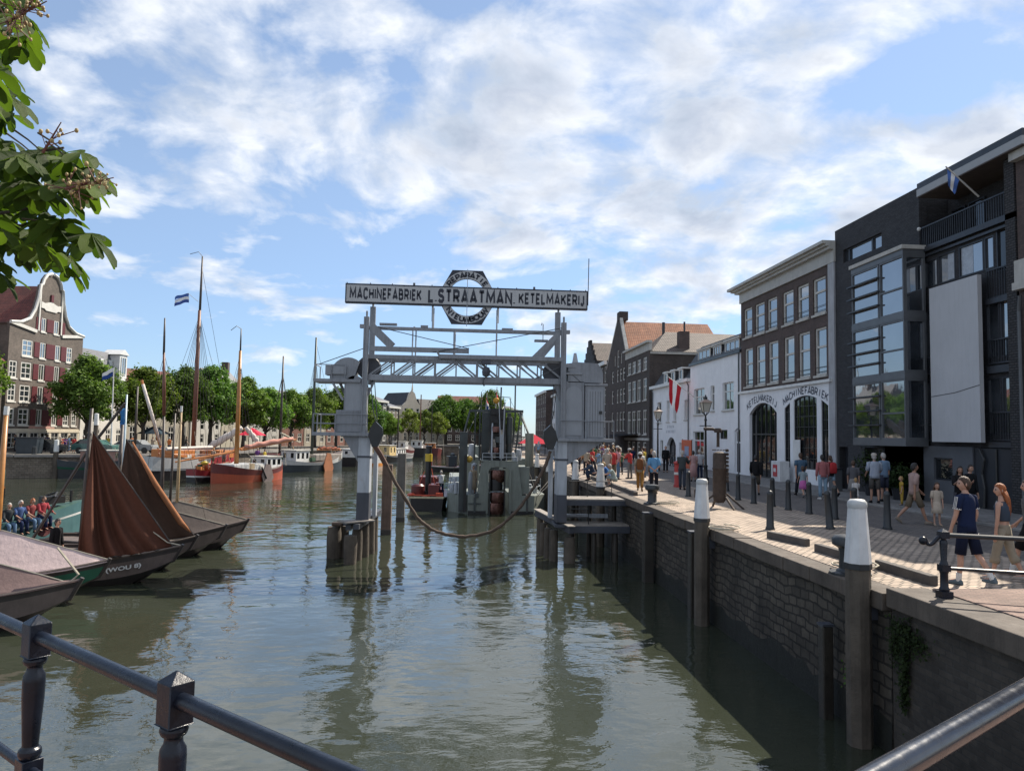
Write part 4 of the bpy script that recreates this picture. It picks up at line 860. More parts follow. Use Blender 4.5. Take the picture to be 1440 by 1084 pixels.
# bucket ladder
mb=MB()
for x in (2.3,3.2): mb.beam((x,46.6,3.0),(x,53,6.3),.16,.55); mb.beam((x,46.3,3.3),(x,47.4,6.5),.12,.3)
for i in range(8): f=i/7; mb.beam((2.3,46.4+1.0*f,3.3+3.1*f),(3.2,46.4+1.0*f,3.3+3.1*f),.08,.1)
mb.bx(2.28,3.22,46.7,47.4,3.3,6.52)
for i in range(11): mb.bx(2.3+.45*(i%2),2.72+.45*(i%2),46.55,46.72,3.45+.27*i,3.68+.27*i)
mb.build('ladder_frame',m_grease,d)
mb=MB()
for x,wd in ((1.78,.5),(3.42,.22)): mb.bx(x,x+wd,47.6,48.0,3.2,6.3)
mb.tube([(3.5,47,3.3),(3.5,47,6.0)],.2,10); mb.build('ladder_tower',m_dgd,d,bev=.02)
for i,(z,y,rx) in enumerate([(2.35,45.95,0),(1.72,45.9,0),(1.0,45.85,0),(.35,45.8,0),(3.9,46.25,.3),(4.55,46.4,.3),(5.2,46.6,.3)]):
    if i<4: 
        mb=MB(); prof=[(.30,-.42),(.40,-.38),(.47,-.1),(.45,.2),(.42,.34),(.34,.36)] if i!=1 else [(.36,-.3),(.38,0),(.36,.4),(.3,.42)]; mb.lathe([(a*1.03+.012*math.sin(k*5),b) for k,(a,b) in enumerate(prof)],(2.72+.04*(-1)**i,y+.12,z),18)
        mb.build('bucket',m_cop if i!=1 else m_grease,d,smooth=1)
        mb=MB(); mb.bx(2.22,2.3,y-.2,y+.2,z-.35,z+.3); mb.bx(3.14,3.22,y-.2,y+.2,z-.35,z+.3); mb.build('chain_link',m_grease,d)
    else:
        MB().lathe([(.2,-.2),(.27,-.16),(.27,.16),(.22,.2)],(2.62+.2*(i%2),46.62,z),12).build('bucket',m_dgd if i%2 else m_cop,d,smooth=1)
mb=MB(); mb.bx(2.85,3.1,46.05,46.2,3.4,4.9); mb.tube([(2.35,46.2,3.3),(2.4,46.6,5.6)],.05,6); mb.tube([(2.95,46.0,3.3),(2.75,46.0,6.9)],.03,5); mb.tube([(3.05,46.0,4.6),(3.12,46.0,6.9)],.04,5); mb.build('hoist_rod',m_gl,d)
# frame
mb=MB(); mb.beam((.94,48,6.4),(4.46,48,6.42),.14,.16)
for a,b in (((1.0,48,6.4),(.45,47,4.2)),((1.35,48,6.4),(1.35,48,3.2)),((1.65,48,6.4),(1.65,48,3.2)),((3.95,48,6.4),(3.7,48,3.2)),((4.3,48,6.4),(3.95,48,3.4)),((4.4,48,6.0),(4.75,47,4.9)),((.5,48,4.9),(4.6,48,4.75))): mb.beam(a,b,.09,.1) if b[2]!=4.75 else mb.beam(a,b,.05,.05)
mb.build('head_frame',m_dgd,d)
mb=MB()
for a,b in (((1.45,49,6.78),(3.2,49,6.75)),((2.2,49,7.4),(3.7,49,7.36)),((3.7,49,7.36),(3.7,49,6.4)),((1.75,49,6.4),(1.75,49,7.7)),((2.18,49,6.4),(2.18,49,7.4)),((3.0,48.5,6.3),(3.03,48.5,8.0)),((4.0,49,6.5),(4.0,49,8.2))): mb.tube([a,b],.025 if b[2]<7.9 else .05,6)
mb.build('signal_mast',m_dgd,d)
mb=MB(); mb.ball((2.68,48,7.08),(.2,.06,.2),12,8); mb.build('brass_disc',mat('brass',(.5,.26,.04),.4,.15,metal=.4),d,smooth=1)
MB().ball((.98,46.6,3.32),.22,12,8).build('yellow_float',mat('float_yellow',(.5,.33,.05),.5),d,smooth=1)
mb=MB(); mb.bx(.9,1.75,52,58,1.15,3.3); mb.bx(3.7,5.2,53,60,1.15,3.2); mb.bx(1.0,2.1,60,66,1.15,3.9); mb.build('deckhouse',m_dg,d,bev=.02)
mb=MB(); mb.lathe([(.2,3),(.2,3.5)],(3.85,46.6,0),12); mb.lathe([(.16,1.15),(.16,1.8)],(.45,46.9,0),10); mb.build('winch_drum',m_gl,d)
mb=MB(); mb.bx(2.32,2.62,46.5,46.56,3.4,4.6); mb.bx(2.86,3.05,46.48,46.54,4.2,5.2); mb.build('scraped_plate',mat('scraped_iron',(.3,.27,.24),.5,.5,6,rust=.7),d)
mb=MB()
for x,y,z,h,r in ((.2,46.9,1.15,.7,.12),(-.05,47.9,1.15,.5,.16),(.15,48.6,1.15,.9,.1),(1.1,47.2,1.15,1.3,.14),(1.35,48.2,1.15,1.8,.2),(4.9,47.6,1.15,.6,.16),(5.3,48.0,1.15,.5,.14),(4.3,49.8,3.2,.7,.25),(1.2,50,3.3,.9,.2),(3.75,47.4,3.27,.5,.18)): mb.lathe([(r,z),(r*1.1,z+h*.5),(r*.9,z+h),(r*.3,z+h*1.05)],(x,y,0),10)
mb.build('winch_drum',m_gl,d)
mb=MB()
for a,b in (((.9,47,5.0),(1.7,49,6.75)),((4.75,47,5.0),(3.6,49,7.3)),((2.75,46.6,6.5),(2.2,48,7.4)),((3.0,46.6,6.5),(3.7,49,7.36)),((.6,46.4,5.0),(2.3,46.8,3.4)),((4.7,46.8,5.0),(3.2,46.8,3.4)),((1.0,48,6.4),(-.2,54,1.3)),((4.4,48,6.4),(5.7,54,1.3))): mb.tube([a,b],.014,4)
mb.build('stay_wire',m_steelrope,d)
mb=MB(); rails(mb,[(1.8,46.1,3.27),(2.4,46.1,3.27),(3.3,46.1,3.27),(3.95,46.1,3.27)],.45); rails(mb,[(0,47.8,1.15),(0,50,1.15),(-.2,54,1.15)],.9); rails(mb,[(4.5,46.3,1.15),(5.2,47,1.15),(5.7,48.4,1.15),(5.7,51,1.15)],.9); mb.build('deck_railing',m_gl,d)
mb=MB(); mb.tube([(4.4,46,1.3),(5.0,46.2,.9),(5.9,46.8,1.6),(6.6,47.5,2.5)],.03,5); mb.tube([(4.6,46.3,2.9),(5.3,46.6,1.2),(6.65,48,2.5)],.025,5); mb.build('mooring_line',m_plank,d)
mb=MB(); mb.bx(1.3,1.42,45.9,46,.1,1.0); mb.bx(4.55,4.65,45.9,46,.1,1.05); mb.bx(.95,1.75,45.94,46,.6,.66); mb.bx(1.35,1.6,45.92,46,1.0,1.25); mb.build('fender_bar',m_dgd,d)
for px,py,lb,cs in ((683,560,'dutch red white flag on the left mast of the dredger',[m_red,m_wh,m_navy]),(697,552,'small red white flag on the right mast of the dredger',[m_red,m_wh])):
    b=at(px,py+22,48.9); e=at(px+2,py-8,48.9); flag('ship_flag',lb,b,e,cs,.5,.9,.9)
# ================================================================ red steam tug
m_blk=mat('hull_black',(.012,.012,.014),.35,.3,2,streak=.3); m_tred=mat('tug_red',(.11,.022,.02),.4,.25,2,streak=.3); m_yel=mat('funnel_yellow',(.55,.38,.03),.45,.1); m_oran=mat('orange_red',(.45,.07,.03),.5,.2)
tg=thing('steam_tug','small steam tug with tall black funnel banded yellow and dark red deckhouse','tugboat',(-1.6,48,0))
def hull(mb,L,B,prof,n=16,stern=.75,bow=2.2,flare=.86,mats=None,deck=.0,rake=.0,aft=None):
    """local hull: stern at x=0, bow at x=L. prof = heights (from water) of the strake edges at (stern, mid, bow); one material per strake"""
    rings=[]
    for i in range(n+1):
        s=i/n
        if s<.4: w=(stern+(1-stern)*math.sin(s/.4*PI/2)**.7)
        else: w=max(0,1-((s-.4)/.6)**bow)
        w=max(w*B/2,.02); row=[]
        for j,(a,m_,c) in enumerate(prof):
            z=a*(1-s)**2+2*s*(1-s)*(2*m_-(a+c)/2)+c*s*s
            f=flare+(1-flare)*j/(len(prof)-1); x=s*L-(1-j/(len(prof)-1))*rake*max(0,s-.5)*2+ (1-j/(len(prof)-1))*rake*.5*max(0,.5-s)*2
            row.append((x,w*f,z))
        rings.append(row)
    m=len(prof)
    for j in range(m-1):
        mb.c=(mats or [0]*m)[j]
        for sg in (1,-1):
            pts=[(r[k][0],sg*r[k][1],r[k][2]) for r in rings for k in (j,j+1)]
            if aft and j==aft[0]:
                ib=int(aft[1]*n); mb.add(pts,[(2*i,2*i+2,2*i+3,2*i+1) for i in range(ib)]); c0=mb.c; mb.c=aft[2]; mb.add(pts,[(2*i,2*i+2,2*i+3,2*i+1) for i in range(ib,n)]); mb.c=c0
            else: mb.add(pts,[(2*i,2*i+2,2*i+3,2*i+1) for i in range(n)])
        mb.q(*[(rings[0][k][0],sg*rings[0][k][1],rings[0][k][2]) for k,sg in ((j,-1),(j,1),(j+1,1),(j+1,-1))])
    mb.c=(mats or [0]*m)[m-1] if mats and len(mats)>=m else 0
    top=[r[-1] for r in rings]
    mb.add([(x,sg*y,z-deck) for x,y,z in top for sg in (1,-1)],[(2*i,2*i+1,2*i+3,2*i+2) for i in range(n)])
    return mb
mb=MB(); hull(mb,9.5,2.75,[(-.5,-.5,-.5),(.1,.1,.1),(.78,.62,1.1),(.9,.74,1.25)],stern=.8,mats=[0,0,1,2],flare=.8)
tg.rotation_euler=(0,0,PI/2); tg.location=(-1.62,47.4,0); ROOTS[tg]=Matrix.Translation((-1.62,47.4,0))@Matrix.Rotation(PI/2,4,'Z')
mb.build('hull',[m_blk,mat('rubbing_cream',(.5,.45,.3),.5,.25,3),m_tred],tg,True,smooth=.6)
mb=MB(); mb.bx(.6,2.2,-.75,-.05,.75,1.6); mb.bx(.9,1.6,-.72,-.5,1.6,1.7); mb.build('engine_casing',m_tred,tg,True,bev=.04)
mb=MB(); mb.lathe([(.42,.75),(.44,.8),(.44,1.5),(.3,1.62)],(1.0,.62,0),14); mb.lathe([(.3,.75),(.3,1.2)],(2.4,-.75,0),12); mb.build('red_tank',m_tred,tg,True,smooth=.6)
mb=MB(); mb.lathe([(.2,1.0),(.19,3.05)],(1.6,.0,0),16); mb.lathe([(.19,3.55),(.18,3.9),(.215,3.93),(.215,4.05),(.15,4.08)],(1.6,0,0),16); f_=mb.build('funnel',m_blk,tg,True,smooth=.6)
MB().lathe([(.19,3.05),(.235,3.06),(.235,3.54),(.19,3.55)],(1.6,0,0),16).build('yellow_band',m_yel,f_,True,smooth=.6)
MB().bx(1.2,2.0,-.35,.35,.7,1.15).build('boiler_box',m_grease,tg,True)
mb=MB(); mb.lathe([(.25,.8),(.28,.86),(.25,.92)],(.5,.1,0),12); mb.tube([(1.0,.55,1.6),(1.5,.25,2.4)],.03,5); mb.tube([(1.3,-.45,1.5),(1.55,-.2,2.6)],.025,5); mb.tube([(.35,-.9,.95),(.25,0,.97),(.35,.9,.95)],.035,6); mb.build('deck_gear',m_oran,tg,True)
mb=MB(); mb.bx(.3,.75,-1.0,-.55,.75,1.1); mb.ball((.7,1.0,.95),(.35,.3,.12),8,5); mb.build('hatch',m_oran,tg,True)
mb=MB(); mb.bx(4.2,6.0,-.7,.7,.8,1.9); mb.build('wheelhouse',m_tred,tg,True,bev=.04)
# ================================================================ flat fishing boats (left foreground)
m_tar=mat('tarred_oak',(.030,.024,.022),.5,.35,2,streak=.4); m_oak=mat('dull_oak',(.11,.085,.075),.65,.25,2,streak=.4); m_grn=mat('strake_green',(.012,.085,.05),.4,.2,2)
m_sail=cloth('tan_sail',(.092,.038,.025)); m_sail2=cloth('dark_tan_sail',(.06,.036,.026)); m_cgrey=cloth('grey_canvas',(.135,.115,.10)); m_cbr=cloth('brown_canvas',(.15,.105,.10)); m_cpk=cloth('pale_pink_canvas',(.50,.40,.39))
m_mast=mat('varnished_mast',(.36,.16,.045),.4,.2,3,streak=.3); m_mdark=mat('dark_mast',(.045,.035,.03),.5,.3,3); m_mbr=mat('brown_mast',(.14,.055,.035),.45,.25,3); m_line=mat('rope_pale',(.42,.38,.3),.9,.2,8)
def botter(label,tip,group='flat bottomed fishing boats rafted with their bows to the channel',L=8.6,B=2.7,strake=None,canvas=None,rz=0.04):
    """flat-bottomed boat; bow tip given in the world, hull runs towards -X"""
    t=thing('fishing_boat',label,'boat',(tip[0]-L*math.cos(rz),tip[1]-L*math.sin(rz),0),rz,group)
    z=tip[2]; n=18; rings=[]
    for i in range(n+1):
        s=i/n; w=B/2*(max(0,1-max(0,(s-.35)/.65)**1.9))*(.62+.38*min(1,s/.3)); w=max(w,.015)
        sheer=z*.52+z*.48*max(0,(s-.35)/.65)**2+.12*(1-s)**2
        u=max(0,(s-.55)/.45)
        ch=.16+ (sheer-.45-.16)*u**2.2; bt=-.3+(sheer-.62+.3)*u**2.6
        x=s*L; rings.append([(x-1.25*u*u*.55,w*.66,bt),(x-.55*u*u*.4,w*.93,ch),(x-.06*u,w,sheer-.16),(x,w,sheer)])
    m=MB()
    for j,mm in ((0,0),(1,1),(2,2)):
        m.c=mm
        for sg in (1,-1):
            pts=[(r[k][0],sg*r[k][1],r[k][2]) for r in rings for k in (j,j+1)]
            m.add(pts,[(2*i,2*i+2,2*i+3,2*i+1) for i in range(n)])
        m.q(*[(rings[0][k][0],sg*rings[0][k][1],rings[0][k][2]) for k,sg in ((j,-1),(j,1),(j+1,1),(j+1,-1))])
    m.c=3
    m.add([(r[3][0],sg*r[3][1]*.96,r[3][2]-.1) for r in rings for sg in (1,-1)],[(2*i,2*i+1,2*i+3,2*i+2) for i in range(n)])
    o=m.build('hull',[m_tar,strake or m_oak,m_tar,m_oak],t,True,smooth=.7)
    k=MB(); k.tube([(rings[i][0][0]+.02,0,rings[i][0][2]) for i in (12,14,16,17,18)]+[(rings[18][1][0]+.02,0,rings[18][1][2]),(L+.06,0,z+.06)],.055,6); k.build('stem',m_tar,t,True)
    g=MB()
    for sg in (1,-1): g.tube([(r[3][0],sg*r[3][1],r[3][2]+.01) for r in rings],.035,5)
    g.build('gunwale',m_oak,t,True)
    return t,rings,L
def tent(t,rings,L,ridge,mc,back=.1,drop=.12,sag=.10,i0=3,i1=18,name='canvas_cover',lines=True):
    """tarpaulin from a ridge line down over both gunwales; ridge(s) gives its height over the boat"""
    m=MB(); rows=[]
    for i in range(i0,i1+1):
        r=rings[i]; s=i/18; zr=ridge(s); w,zs=r[3][1]+.03,r[3][2]; row=[]
        for q in range(-5,6):
            f=abs(q)/5; y=w*q/5; zz=zr+(zs-drop-zr)*f - sag*math.sin(PI*f)*(zr-zs)*.6+.012*math.sin(i*2.1+q)
            if abs(q)==5: y*=1.03
            row.append((r[3][0],y,max(zz,zs-drop)))
        rows.append(row)
    n=len(rows[0]); m.add([p for r in rows for p in r],[(a*n+b,a*n+b+1,(a+1)*n+b+1,(a+1)*n+b) for a in range(len(rows)-1) for b in range(n-1)])
    o=m.build(name,mc,t,True,smooth=1.2,solid=.02)
    if lines:
        k=MB(); k.tube([(r[3][0],0,ridge(i/18)+.02) for i,r in enumerate(rings) if i0<=i<=i1],.018,5); k.build('ridge_rope',m_line,o,True)
    return o
def mast(t,x,z0,z1,r,m_,y=0,lean=0,name='mast',tipm=None):
    k=MB(); k.tube([(x,y,z0),(x+lean*.5,y,(z0+z1)/2),(x+lean,y,z1)],[r,r*.92,r*.6],10); o=k.build(name,m_,t,True,smooth=3)
    if tipm: MB().tube([(x+lean,y,z1),(x+lean*1.1,y,z1+.25)],r*.7,8).build('mast_top',tipm,o,True)
    return o
def plate(t,word,x,f,rings,L,size,wide=1.3):
    """painted registration letters on the starboard strake (the side facing the bridge)"""
    def on_hull(a,b,c):
        s=(x+a)/L*18; i=max(0,min(17,int(s))); u=s-i; lo=V3(rings[i][1]).lerp(V3(rings[i+1][1]),u); hi=V3(rings[i][2]).lerp(V3(rings[i+1][2]),u); g=f+b/(hi-lo).length; p=lo.lerp(hi,g); return V3((x+a,-p.y-.012-c,p.z))
    m=MB(); letters(m,word,size,on_hull,.004,wide); return m.build('registration_letters',m_white,t,True)
# A: grey brown cover, "105"
ta,ra,L_=botter('dark fishing boat numbered 105 under a brown canvas cover, nearest the bridge',(-9.15,19.35,1.12),rz=.05)
tent(ta,ra,L_,lambda s:.95+1.35*max(0,1-abs(s-.42)/.58)**.9 if s>.42 else 2.3,m_cbr,drop=.02)
plate(ta,'L 105',6.72,.62,ra,L_,.2)
k=MB(); k.tube([(8.3,.0,1.0),(8.55,.05,1.25),(8.0,.1,1.9)],.03,5); k.build('bow_hook',m_line,ta,True)
# B: pink cover, green strake
tb,rb,L_=botter('fishing boat with green strake under a pale pink canvas cover',(-9.75,22.2,1.12),strake=m_grn,rz=.03)
tent(tb,rb,L_,lambda s:1.13+.82*max(0,1-(s-.66)/.34) if s>.66 else 1.95,m_cpk,drop=.05,sag=.04)
mast(tb,5.55,.4,7.6-2.4,.10,m_mast,lean=.08,tipm=m_white)
# C: WOU 8, sail hanging from its mast
tcb,rc,L_=botter('dark brown fishing boat lettered WOU 8 with a tan sail hanging from its mast',(-8.7,24.9,1.12),rz=.05)
mast(tcb,5.55,.2,5.5,.085,m_mdark,lean=.12)
plate(tcb,'(WOU 8)',7.1,.62,rc,L_,.18)
k=MB(); k.tube([(3.9,.1,1.0),(5.4,.35,4.0),(6.5,.45,5.7)],.05,6); k.build('sprit',m_mdark,tcb,True)
k=MB(); k.bx(3.2,4.9,-1.05,-.5,.55,1.25); k.tube([(3.2,-1.0,.9),(5.3,-1.1,.95)],.03,5); k.tube([(4.0,-.9,.6),(4.0,-.9,1.4)],.06,6); k.build('cabin_trunk',m_tar,tcb,True)
k=MB(); k.ball((5.0,-1.0,.95),(.18,.15,.3),8,6); k.build('fender',mat('fender_pink',(.25,.14,.13),.7),tcb,True)
def drape(t,name,head,tack,clew,mc,folds=9,bulge=.35,root=None,amp=.12):
    """loose-footed sail hanging from its head, gathered into soft folds"""
    H,T,C_=V3(head),V3(tack),V3(clew); m=MB(); nrm=(T-H).cross(C_-H).normalized()
    def fn(u,v):
        a=H.lerp(C_,v); b=H.lerp(T,v**.95); p=a.lerp(b,u)
        sg=math.sin(u*PI); p=p+V3((0,0,-1))*bulge*sg*math.sin(v*PI*.9)*1.2
        ph=u*folds*2*PI**.5+1.3*math.sin(v*3); p=p+nrm*(amp*v*(.35+.65*(1-u))*math.sin(ph)+.10*v*sg*math.sin(v*9+u*4))
        return p
    m.grid(64,40,fn); o=m.build(name,mc,t,True,smooth=3,solid=.015)
    e=MB(); e.tube([fn(1,i/40) for i in range(41)],.025,5); e.tube([fn(u/64,1) for u in range(65)],.02,5); e.build('bolt_rope',m_mdark,o,True)
    return o
drape(tcb,'sail',(5.72,.05,4.75),(8.35,.0,1.12),(5.95,-1.1,.98),m_sail,8,.45,amp=.26)
tent(tcb,rc,L_,lambda s:1.0+.14*(1-s),mat('foredeck_brown',(.17,.135,.11),.7,.2,2,bmp=.3),i0=11,drop=-.02,name='foredeck',lines=False)
k=MB(); k.tube([(8.6,0,1.15),(8.2,-.05,1.25),(7.7,0,1.6)],.02,5); k.build('tack_rope',m_line,tcb,True)
# D: second sail
td,rd,L_=botter('fishing boat with a dark brown sail gathered along its stay behind the WOU 8',(-9.0,27.2,1.12),rz=.05,L=6.6)
mast(td,3.9,.2,5.0,.09,m_mdark,lean=.05)
drape(td,'sail',(4.1,0,4.5),(6.55,.0,1.12),(4.1,-.9,1.0),m_sail2,5,.1,amp=.16)
k=MB(); k.tube([(4.35,-.12,4.4),(5.2,-.16,2.95),(6.1,-.1,1.6),(6.5,0,1.15)],[.03,.09,.10,.04],7); k.build('sail_roll',cloth('sail_light',(.27,.12,.06)),td,True,smooth=3)
tent(td,rd,L_,lambda s:1.0+.14*(1-s),m_cgrey,i0=11,drop=-.02,name='foredeck',lines=False)
mast(td,3.75,.4,6.1,.05,mat('pole_blue_grey',(.4,.5,.55),.4),y=.8,name='flag_staff')
k=MB(); k.grid(4,10,lambda u,v:(3.75-.22*u*(1-.3*v),.8+.06*math.sin(u*5+v*7),5.6-.75*v)); k.build('blue_pennant',cloth('pennant_blue',(.04,.16,.36)),td,True,smooth=1)
# E, F
te,re_,L_=botter('black fishing boat under a dark grey ribbed canvas cover, second from the raft end',(-8.86,30.1,1.14),rz=.04,L=6.4)
tent(te,re_,L_,lambda s:1.15+.75*max(0,1-abs(s-.56)/.44),cloth('charcoal_canvas',(.085,.07,.065)),drop=.02,i0=9)
mast(te,4.25,.5,5.5,.055,m_mdark,y=.05,lean=.05,name='spar')
mast(te,4.0,.5,5.4,.075,m_mdark,lean=-.1); mast(te,3.9,5.4,7.9,.07,m_mbr,lean=-.12,name='upper_mast'); mast(te,3.78,7.8,9.25,.045,m_mdark,lean=-.03,name='topmast')
k=MB()
for xx in (2.2,3.0,5.6): k.tube([(3.8,0,7.8),(xx,.5,1.0)],.008,4)
k.build('rigging',m_mdark,te,True)
tf,rf,L_=botter('outermost fishing boat under a grey canvas cover with a bare wooden mast',(-8.55,32.1,1.14),rz=.06,L=6.4)
tent(tf,rf,L_,lambda s:1.15+.75*max(0,1-abs(s-.56)/.44),m_cgrey,drop=.05,i0=9)
mast(tf,3.55,.5,5.6,.07,mat('bare_spruce',(.34,.24,.13),.6,.25,3),tipm=m_white)
# ================================================================ green launch with passengers
m_lg=mat('launch_green',(.055,.13,.14),.4,.15,1.5,streak=.25); m_lgd=mat('launch_deck',(.03,.075,.055),.55,.2,2)
tl=thing('passenger_launch','green open launch with white line along its hull carrying a group of men','boat',(-21.5,24.8,0),1.01)
mb=MB(); hull(mb,10.6,3.3,[(-.4,-.4,-.4),(.3,.25,.5),(.8,.78,1.25),(.88,.86,1.34),(1.3,1.15,1.8)],mats=[0,0,1,2,3],flare=.8); mb.build('hull',[m_lg,m_white,m_lg,m_lgd],tl,True,smooth=.6)
mb=MB(); mb.bx(1.0,4.2,-1.1,1.1,1.0,1.75); mb.build('engine_box',m_lgd,tl,True,bev=.05)
mb=MB(); mb.bx(2.4,4.4,-.9,.9,1.75,2.35); mb.bx(5.2,6.3,-.2,1.0,1.2,1.95); mb.build('cuddy',mat('cuddy_green',(.02,.055,.06),.5),tl,True,bev=.05)
mb=MB(); mb.bx(-.5,3.4,-1.2,1.2,2.72,2.82); mb.build('awning',m_white,tl,True,bev=.03); mb=MB()
for x,y in ((0,-1),(3,-1),(0,1),(3,1)): mb.tube([(x,y,1.2),(x,y,2.72)],.03,5)
mb.build('awning_post',m_black,tl,True)
mb=MB(); mb.bx(8.7,9.5,-.25,.25,1.7,2.0); mb.tube([(9,-.3,2.0),(9.3,0,2.15),(9,.3,2.0)],.04,6); mb.tube([(9.9,0,1.7),(9.9,0,2.2)],.06,6); mb.build('bow_winch',m_grease,tl,True)
mb=MB(); mb.lathe([(.14,-.06),(.26,-.08),(.3,0),(.26,.08),(.14,.06)],(8.0,-1.42,.85),14,'y'); mb.build('tyre_fender',mat('fender_maroon',(.11,.03,.03),.6),tl,True)
mb=MB(); mb.ball((5.5,-1.25,1.2),(.3,.18,.2),8,5); mb.build('yellow_bag',m_yel,tl,True)
mb=MB(); mb.bx(4.2,5.0,-1.4,-1.1,1.2,1.28); mb.build('red_bench',m_oran,tl,True)
t2=thing('motor_yacht','cream motor cruiser with olive hull and orange waterline at the left edge','boat',(-41.5,52,0),.15)
mb=MB(); hull(mb,11,3.4,[(-.3,-.3,-.3),(.35,.3,.6),(.45,.4,.75),(1.2,1.1,1.9)],mats=[0,1,2,3]); mb.build('hull',[m_blk,mat('boot_orange',(.5,.2,.06),.5),mat('hull_olive',(.2,.22,.15),.45),m_lgd],t2,True,smooth=.6)
mb=MB(); mb.bx(2,7,-1.2,1.2,1.1,2.2); mb.bx(2.4,5.5,-1.1,1.1,2.2,2.9); mb.build('cabin',mat('cabin_cream',(.5,.47,.36),.5),t2,True,bev=.1); mb=MB(); mb.bx(7.4,8.4,-.6,.6,1.7,2.2); mb.bx(6.5,9,-.9,.9,1.75,1.95); mb.build('deck_cover',m_white,t2,True,bev=.08)
mb=MB(); rails(mb,[(7,-1.2,1.6),(9,-.8,1.75),(10.6,0,1.9),(9,.8,1.75)],.6); mb.build('pulpit',m_gl,t2,True)
mast(t2,6.2,2.2,8.2,.09,m_mast)
# ================================================================ moored ships along the left quay
m_grey_h=mat('hull_offwhite',(.42,.43,.43),.45,.1,1,streak=.4); m_drd=mat('hull_dark_red',(.23,.02,.025),.4,.15,1.5,streak=.2); m_ord=mat('hull_orange_red',(.33,.065,.03),.4,.15,1.5,streak=.3); m_navy_h=mat('hull_blue_black',(.03,.04,.05),.4,.2,1.5,streak=.4); m_var=mat('varnish_boom',(.45,.17,.05),.4,.2,3); m_furl=cloth('furled_sail',(.55,.50,.46))
def shrouds(m,top,foot,n=4,spread=1.5,half=1.8,r=.02):
    for i in range(n):
        for sg in (1,-1): m.tube([top,(foot+ (i-(n-1)/2)*spread/n*1.6,sg*half,1.2)],r,4)
def ship(label,px,py,L,B,rz,prof,mats,name='sailing_barge',group='historic barges moored along the left quay',**kw):
    p=V3(at(px,py,50)); d=p-V3((0,0,CAMZ)); tt=-CAMZ/d.z; q=V3((0,0,CAMZ))+d*tt
    t=thing(name,label,'boat',(q.x,q.y,0),rz,group); m=MB(); hull(m,L,B,prof,mats=list(range(len(prof))) ,**kw); m.build('hull',mats,t,True,smooth=.6); return t
GEAR=[mat('gear_%s'%n,c,.7,.3,3) for n,c in (('cream',(.42,.37,.28)),('rope',(.28,.22,.14)),('rust',(.2,.07,.035)),('blue',(.05,.1,.2)),('green',(.04,.09,.05)),('black',(.02,.02,.022)),('orange',(.5,.17,.04)),('white',(.55,.54,.5)))]
def clutter(t,L,B,z,n,seed,x0=.08,x1=.92):
    """coils, crates, buckets, blocks and lines lying about on a deck"""
    r=random.Random(seed)
    for i in range(n):
        x=L*r.uniform(x0,x1); y=B*.5*r.uniform(-.75,.75); k=r.randrange(4); m=MB(); s=r.uniform(.7,1.3)
        if k==0: m.bx(x-.3*s,x+.3*s,y-.22*s,y+.22*s,z,z+.4*s); nm='crate'
        elif k==1: m.lathe([(.26*s,z),(.3*s,z+.06),(.26*s,z+.14),(.12*s,z+.15)],(x,y,0),10); nm='rope_coil'
        elif k==2: m.lathe([(.16*s,z),(.2*s,z+.25),(.18*s,z+.5*s)],(x,y,0),10); nm='bucket'
        else: m.tube([(x,y,z),(x+.1,y,z+.8*s),(x+.5*s,y+.3*s,z+.9*s)],.04,5); nm='cleat_post'
        m.build(nm,r.choice(GEAR),t,True)
    m=MB()
    for i in range(max(3,n//3)):
        a=(L*r.uniform(.1,.9),-B*.45,z+.2); m.tube([a,(a[0]+r.uniform(-1,1),-B*.2,z+r.uniform(1.5,4.5))],.014,4)
    m.build('running_rope',m_line,t,True)
def cabin(t,x0,x1,w,z0,z1,m_,nwin=3,side=-1,roofm=None):
    m=MB(); m.bx(x0,x1,-w/2,w/2,z0,z1); o=m.build('cabin',m_,t,True,bev=.03)
    m=MB(); m.bx(x0-.1,x1+.1,-w/2-.1,w/2+.1,z1,z1+.1); m.build('roof',roofm or m_stone,o,True)
    for i in range(nwin):
        c=x0+(x1-x0)*(i+.5)/nwin; m=MB(); m.bx(c-.22,c+.22,side*w/2-.012,side*w/2+.012,z0+.35*(z1-z0),z1-.18*(z1-z0)); m.build('window',m_gdark,o,True)
    for c in (-.25,.25): m=MB(); m.bx(x0-.012,x0+.012,w*c-.2,w*c+.2,z0+.4*(z1-z0),z1-.18*(z1-z0)); m.build('window',m_gdark,o,True)
    return o
def boom(t,a,b,r,m_,furl=None,fr=.3):
    MB().tube([a,b],[r,r*.7],8).build('boom',m_,t,True)
    if furl:
        A,B_=V3(a),V3(b); pts=[A.lerp(B_,i/14)+V3((0,.06*math.sin(i*2.3),fr*.8+.07*math.sin(i*1.9))) for i in range(1,14)]
        m=MB(); m.tube(pts,[fr*(.55+.45*math.sin(PI*(i+1)/14))*(1+.15*math.sin(i*2.7)) for i in range(13)],9); m.build('furled_sail',furl,t,True,smooth=3)
def leeboard(t,x,y,z,w,h,m_):
    pts=[(-w*.15,h*.55),(w*.25,h*.5),(w*.55,-h*.25),(w*.35,-h*.5),(-w*.3,-h*.48),(-w*.45,-h*.1)]
    MB().prism(pts,lambda u,v:(x+u,y-.06,z+v),lambda u,v:(x+u,y+.06,z+v)).build('leeboard',m_,t,True,bev=.02)
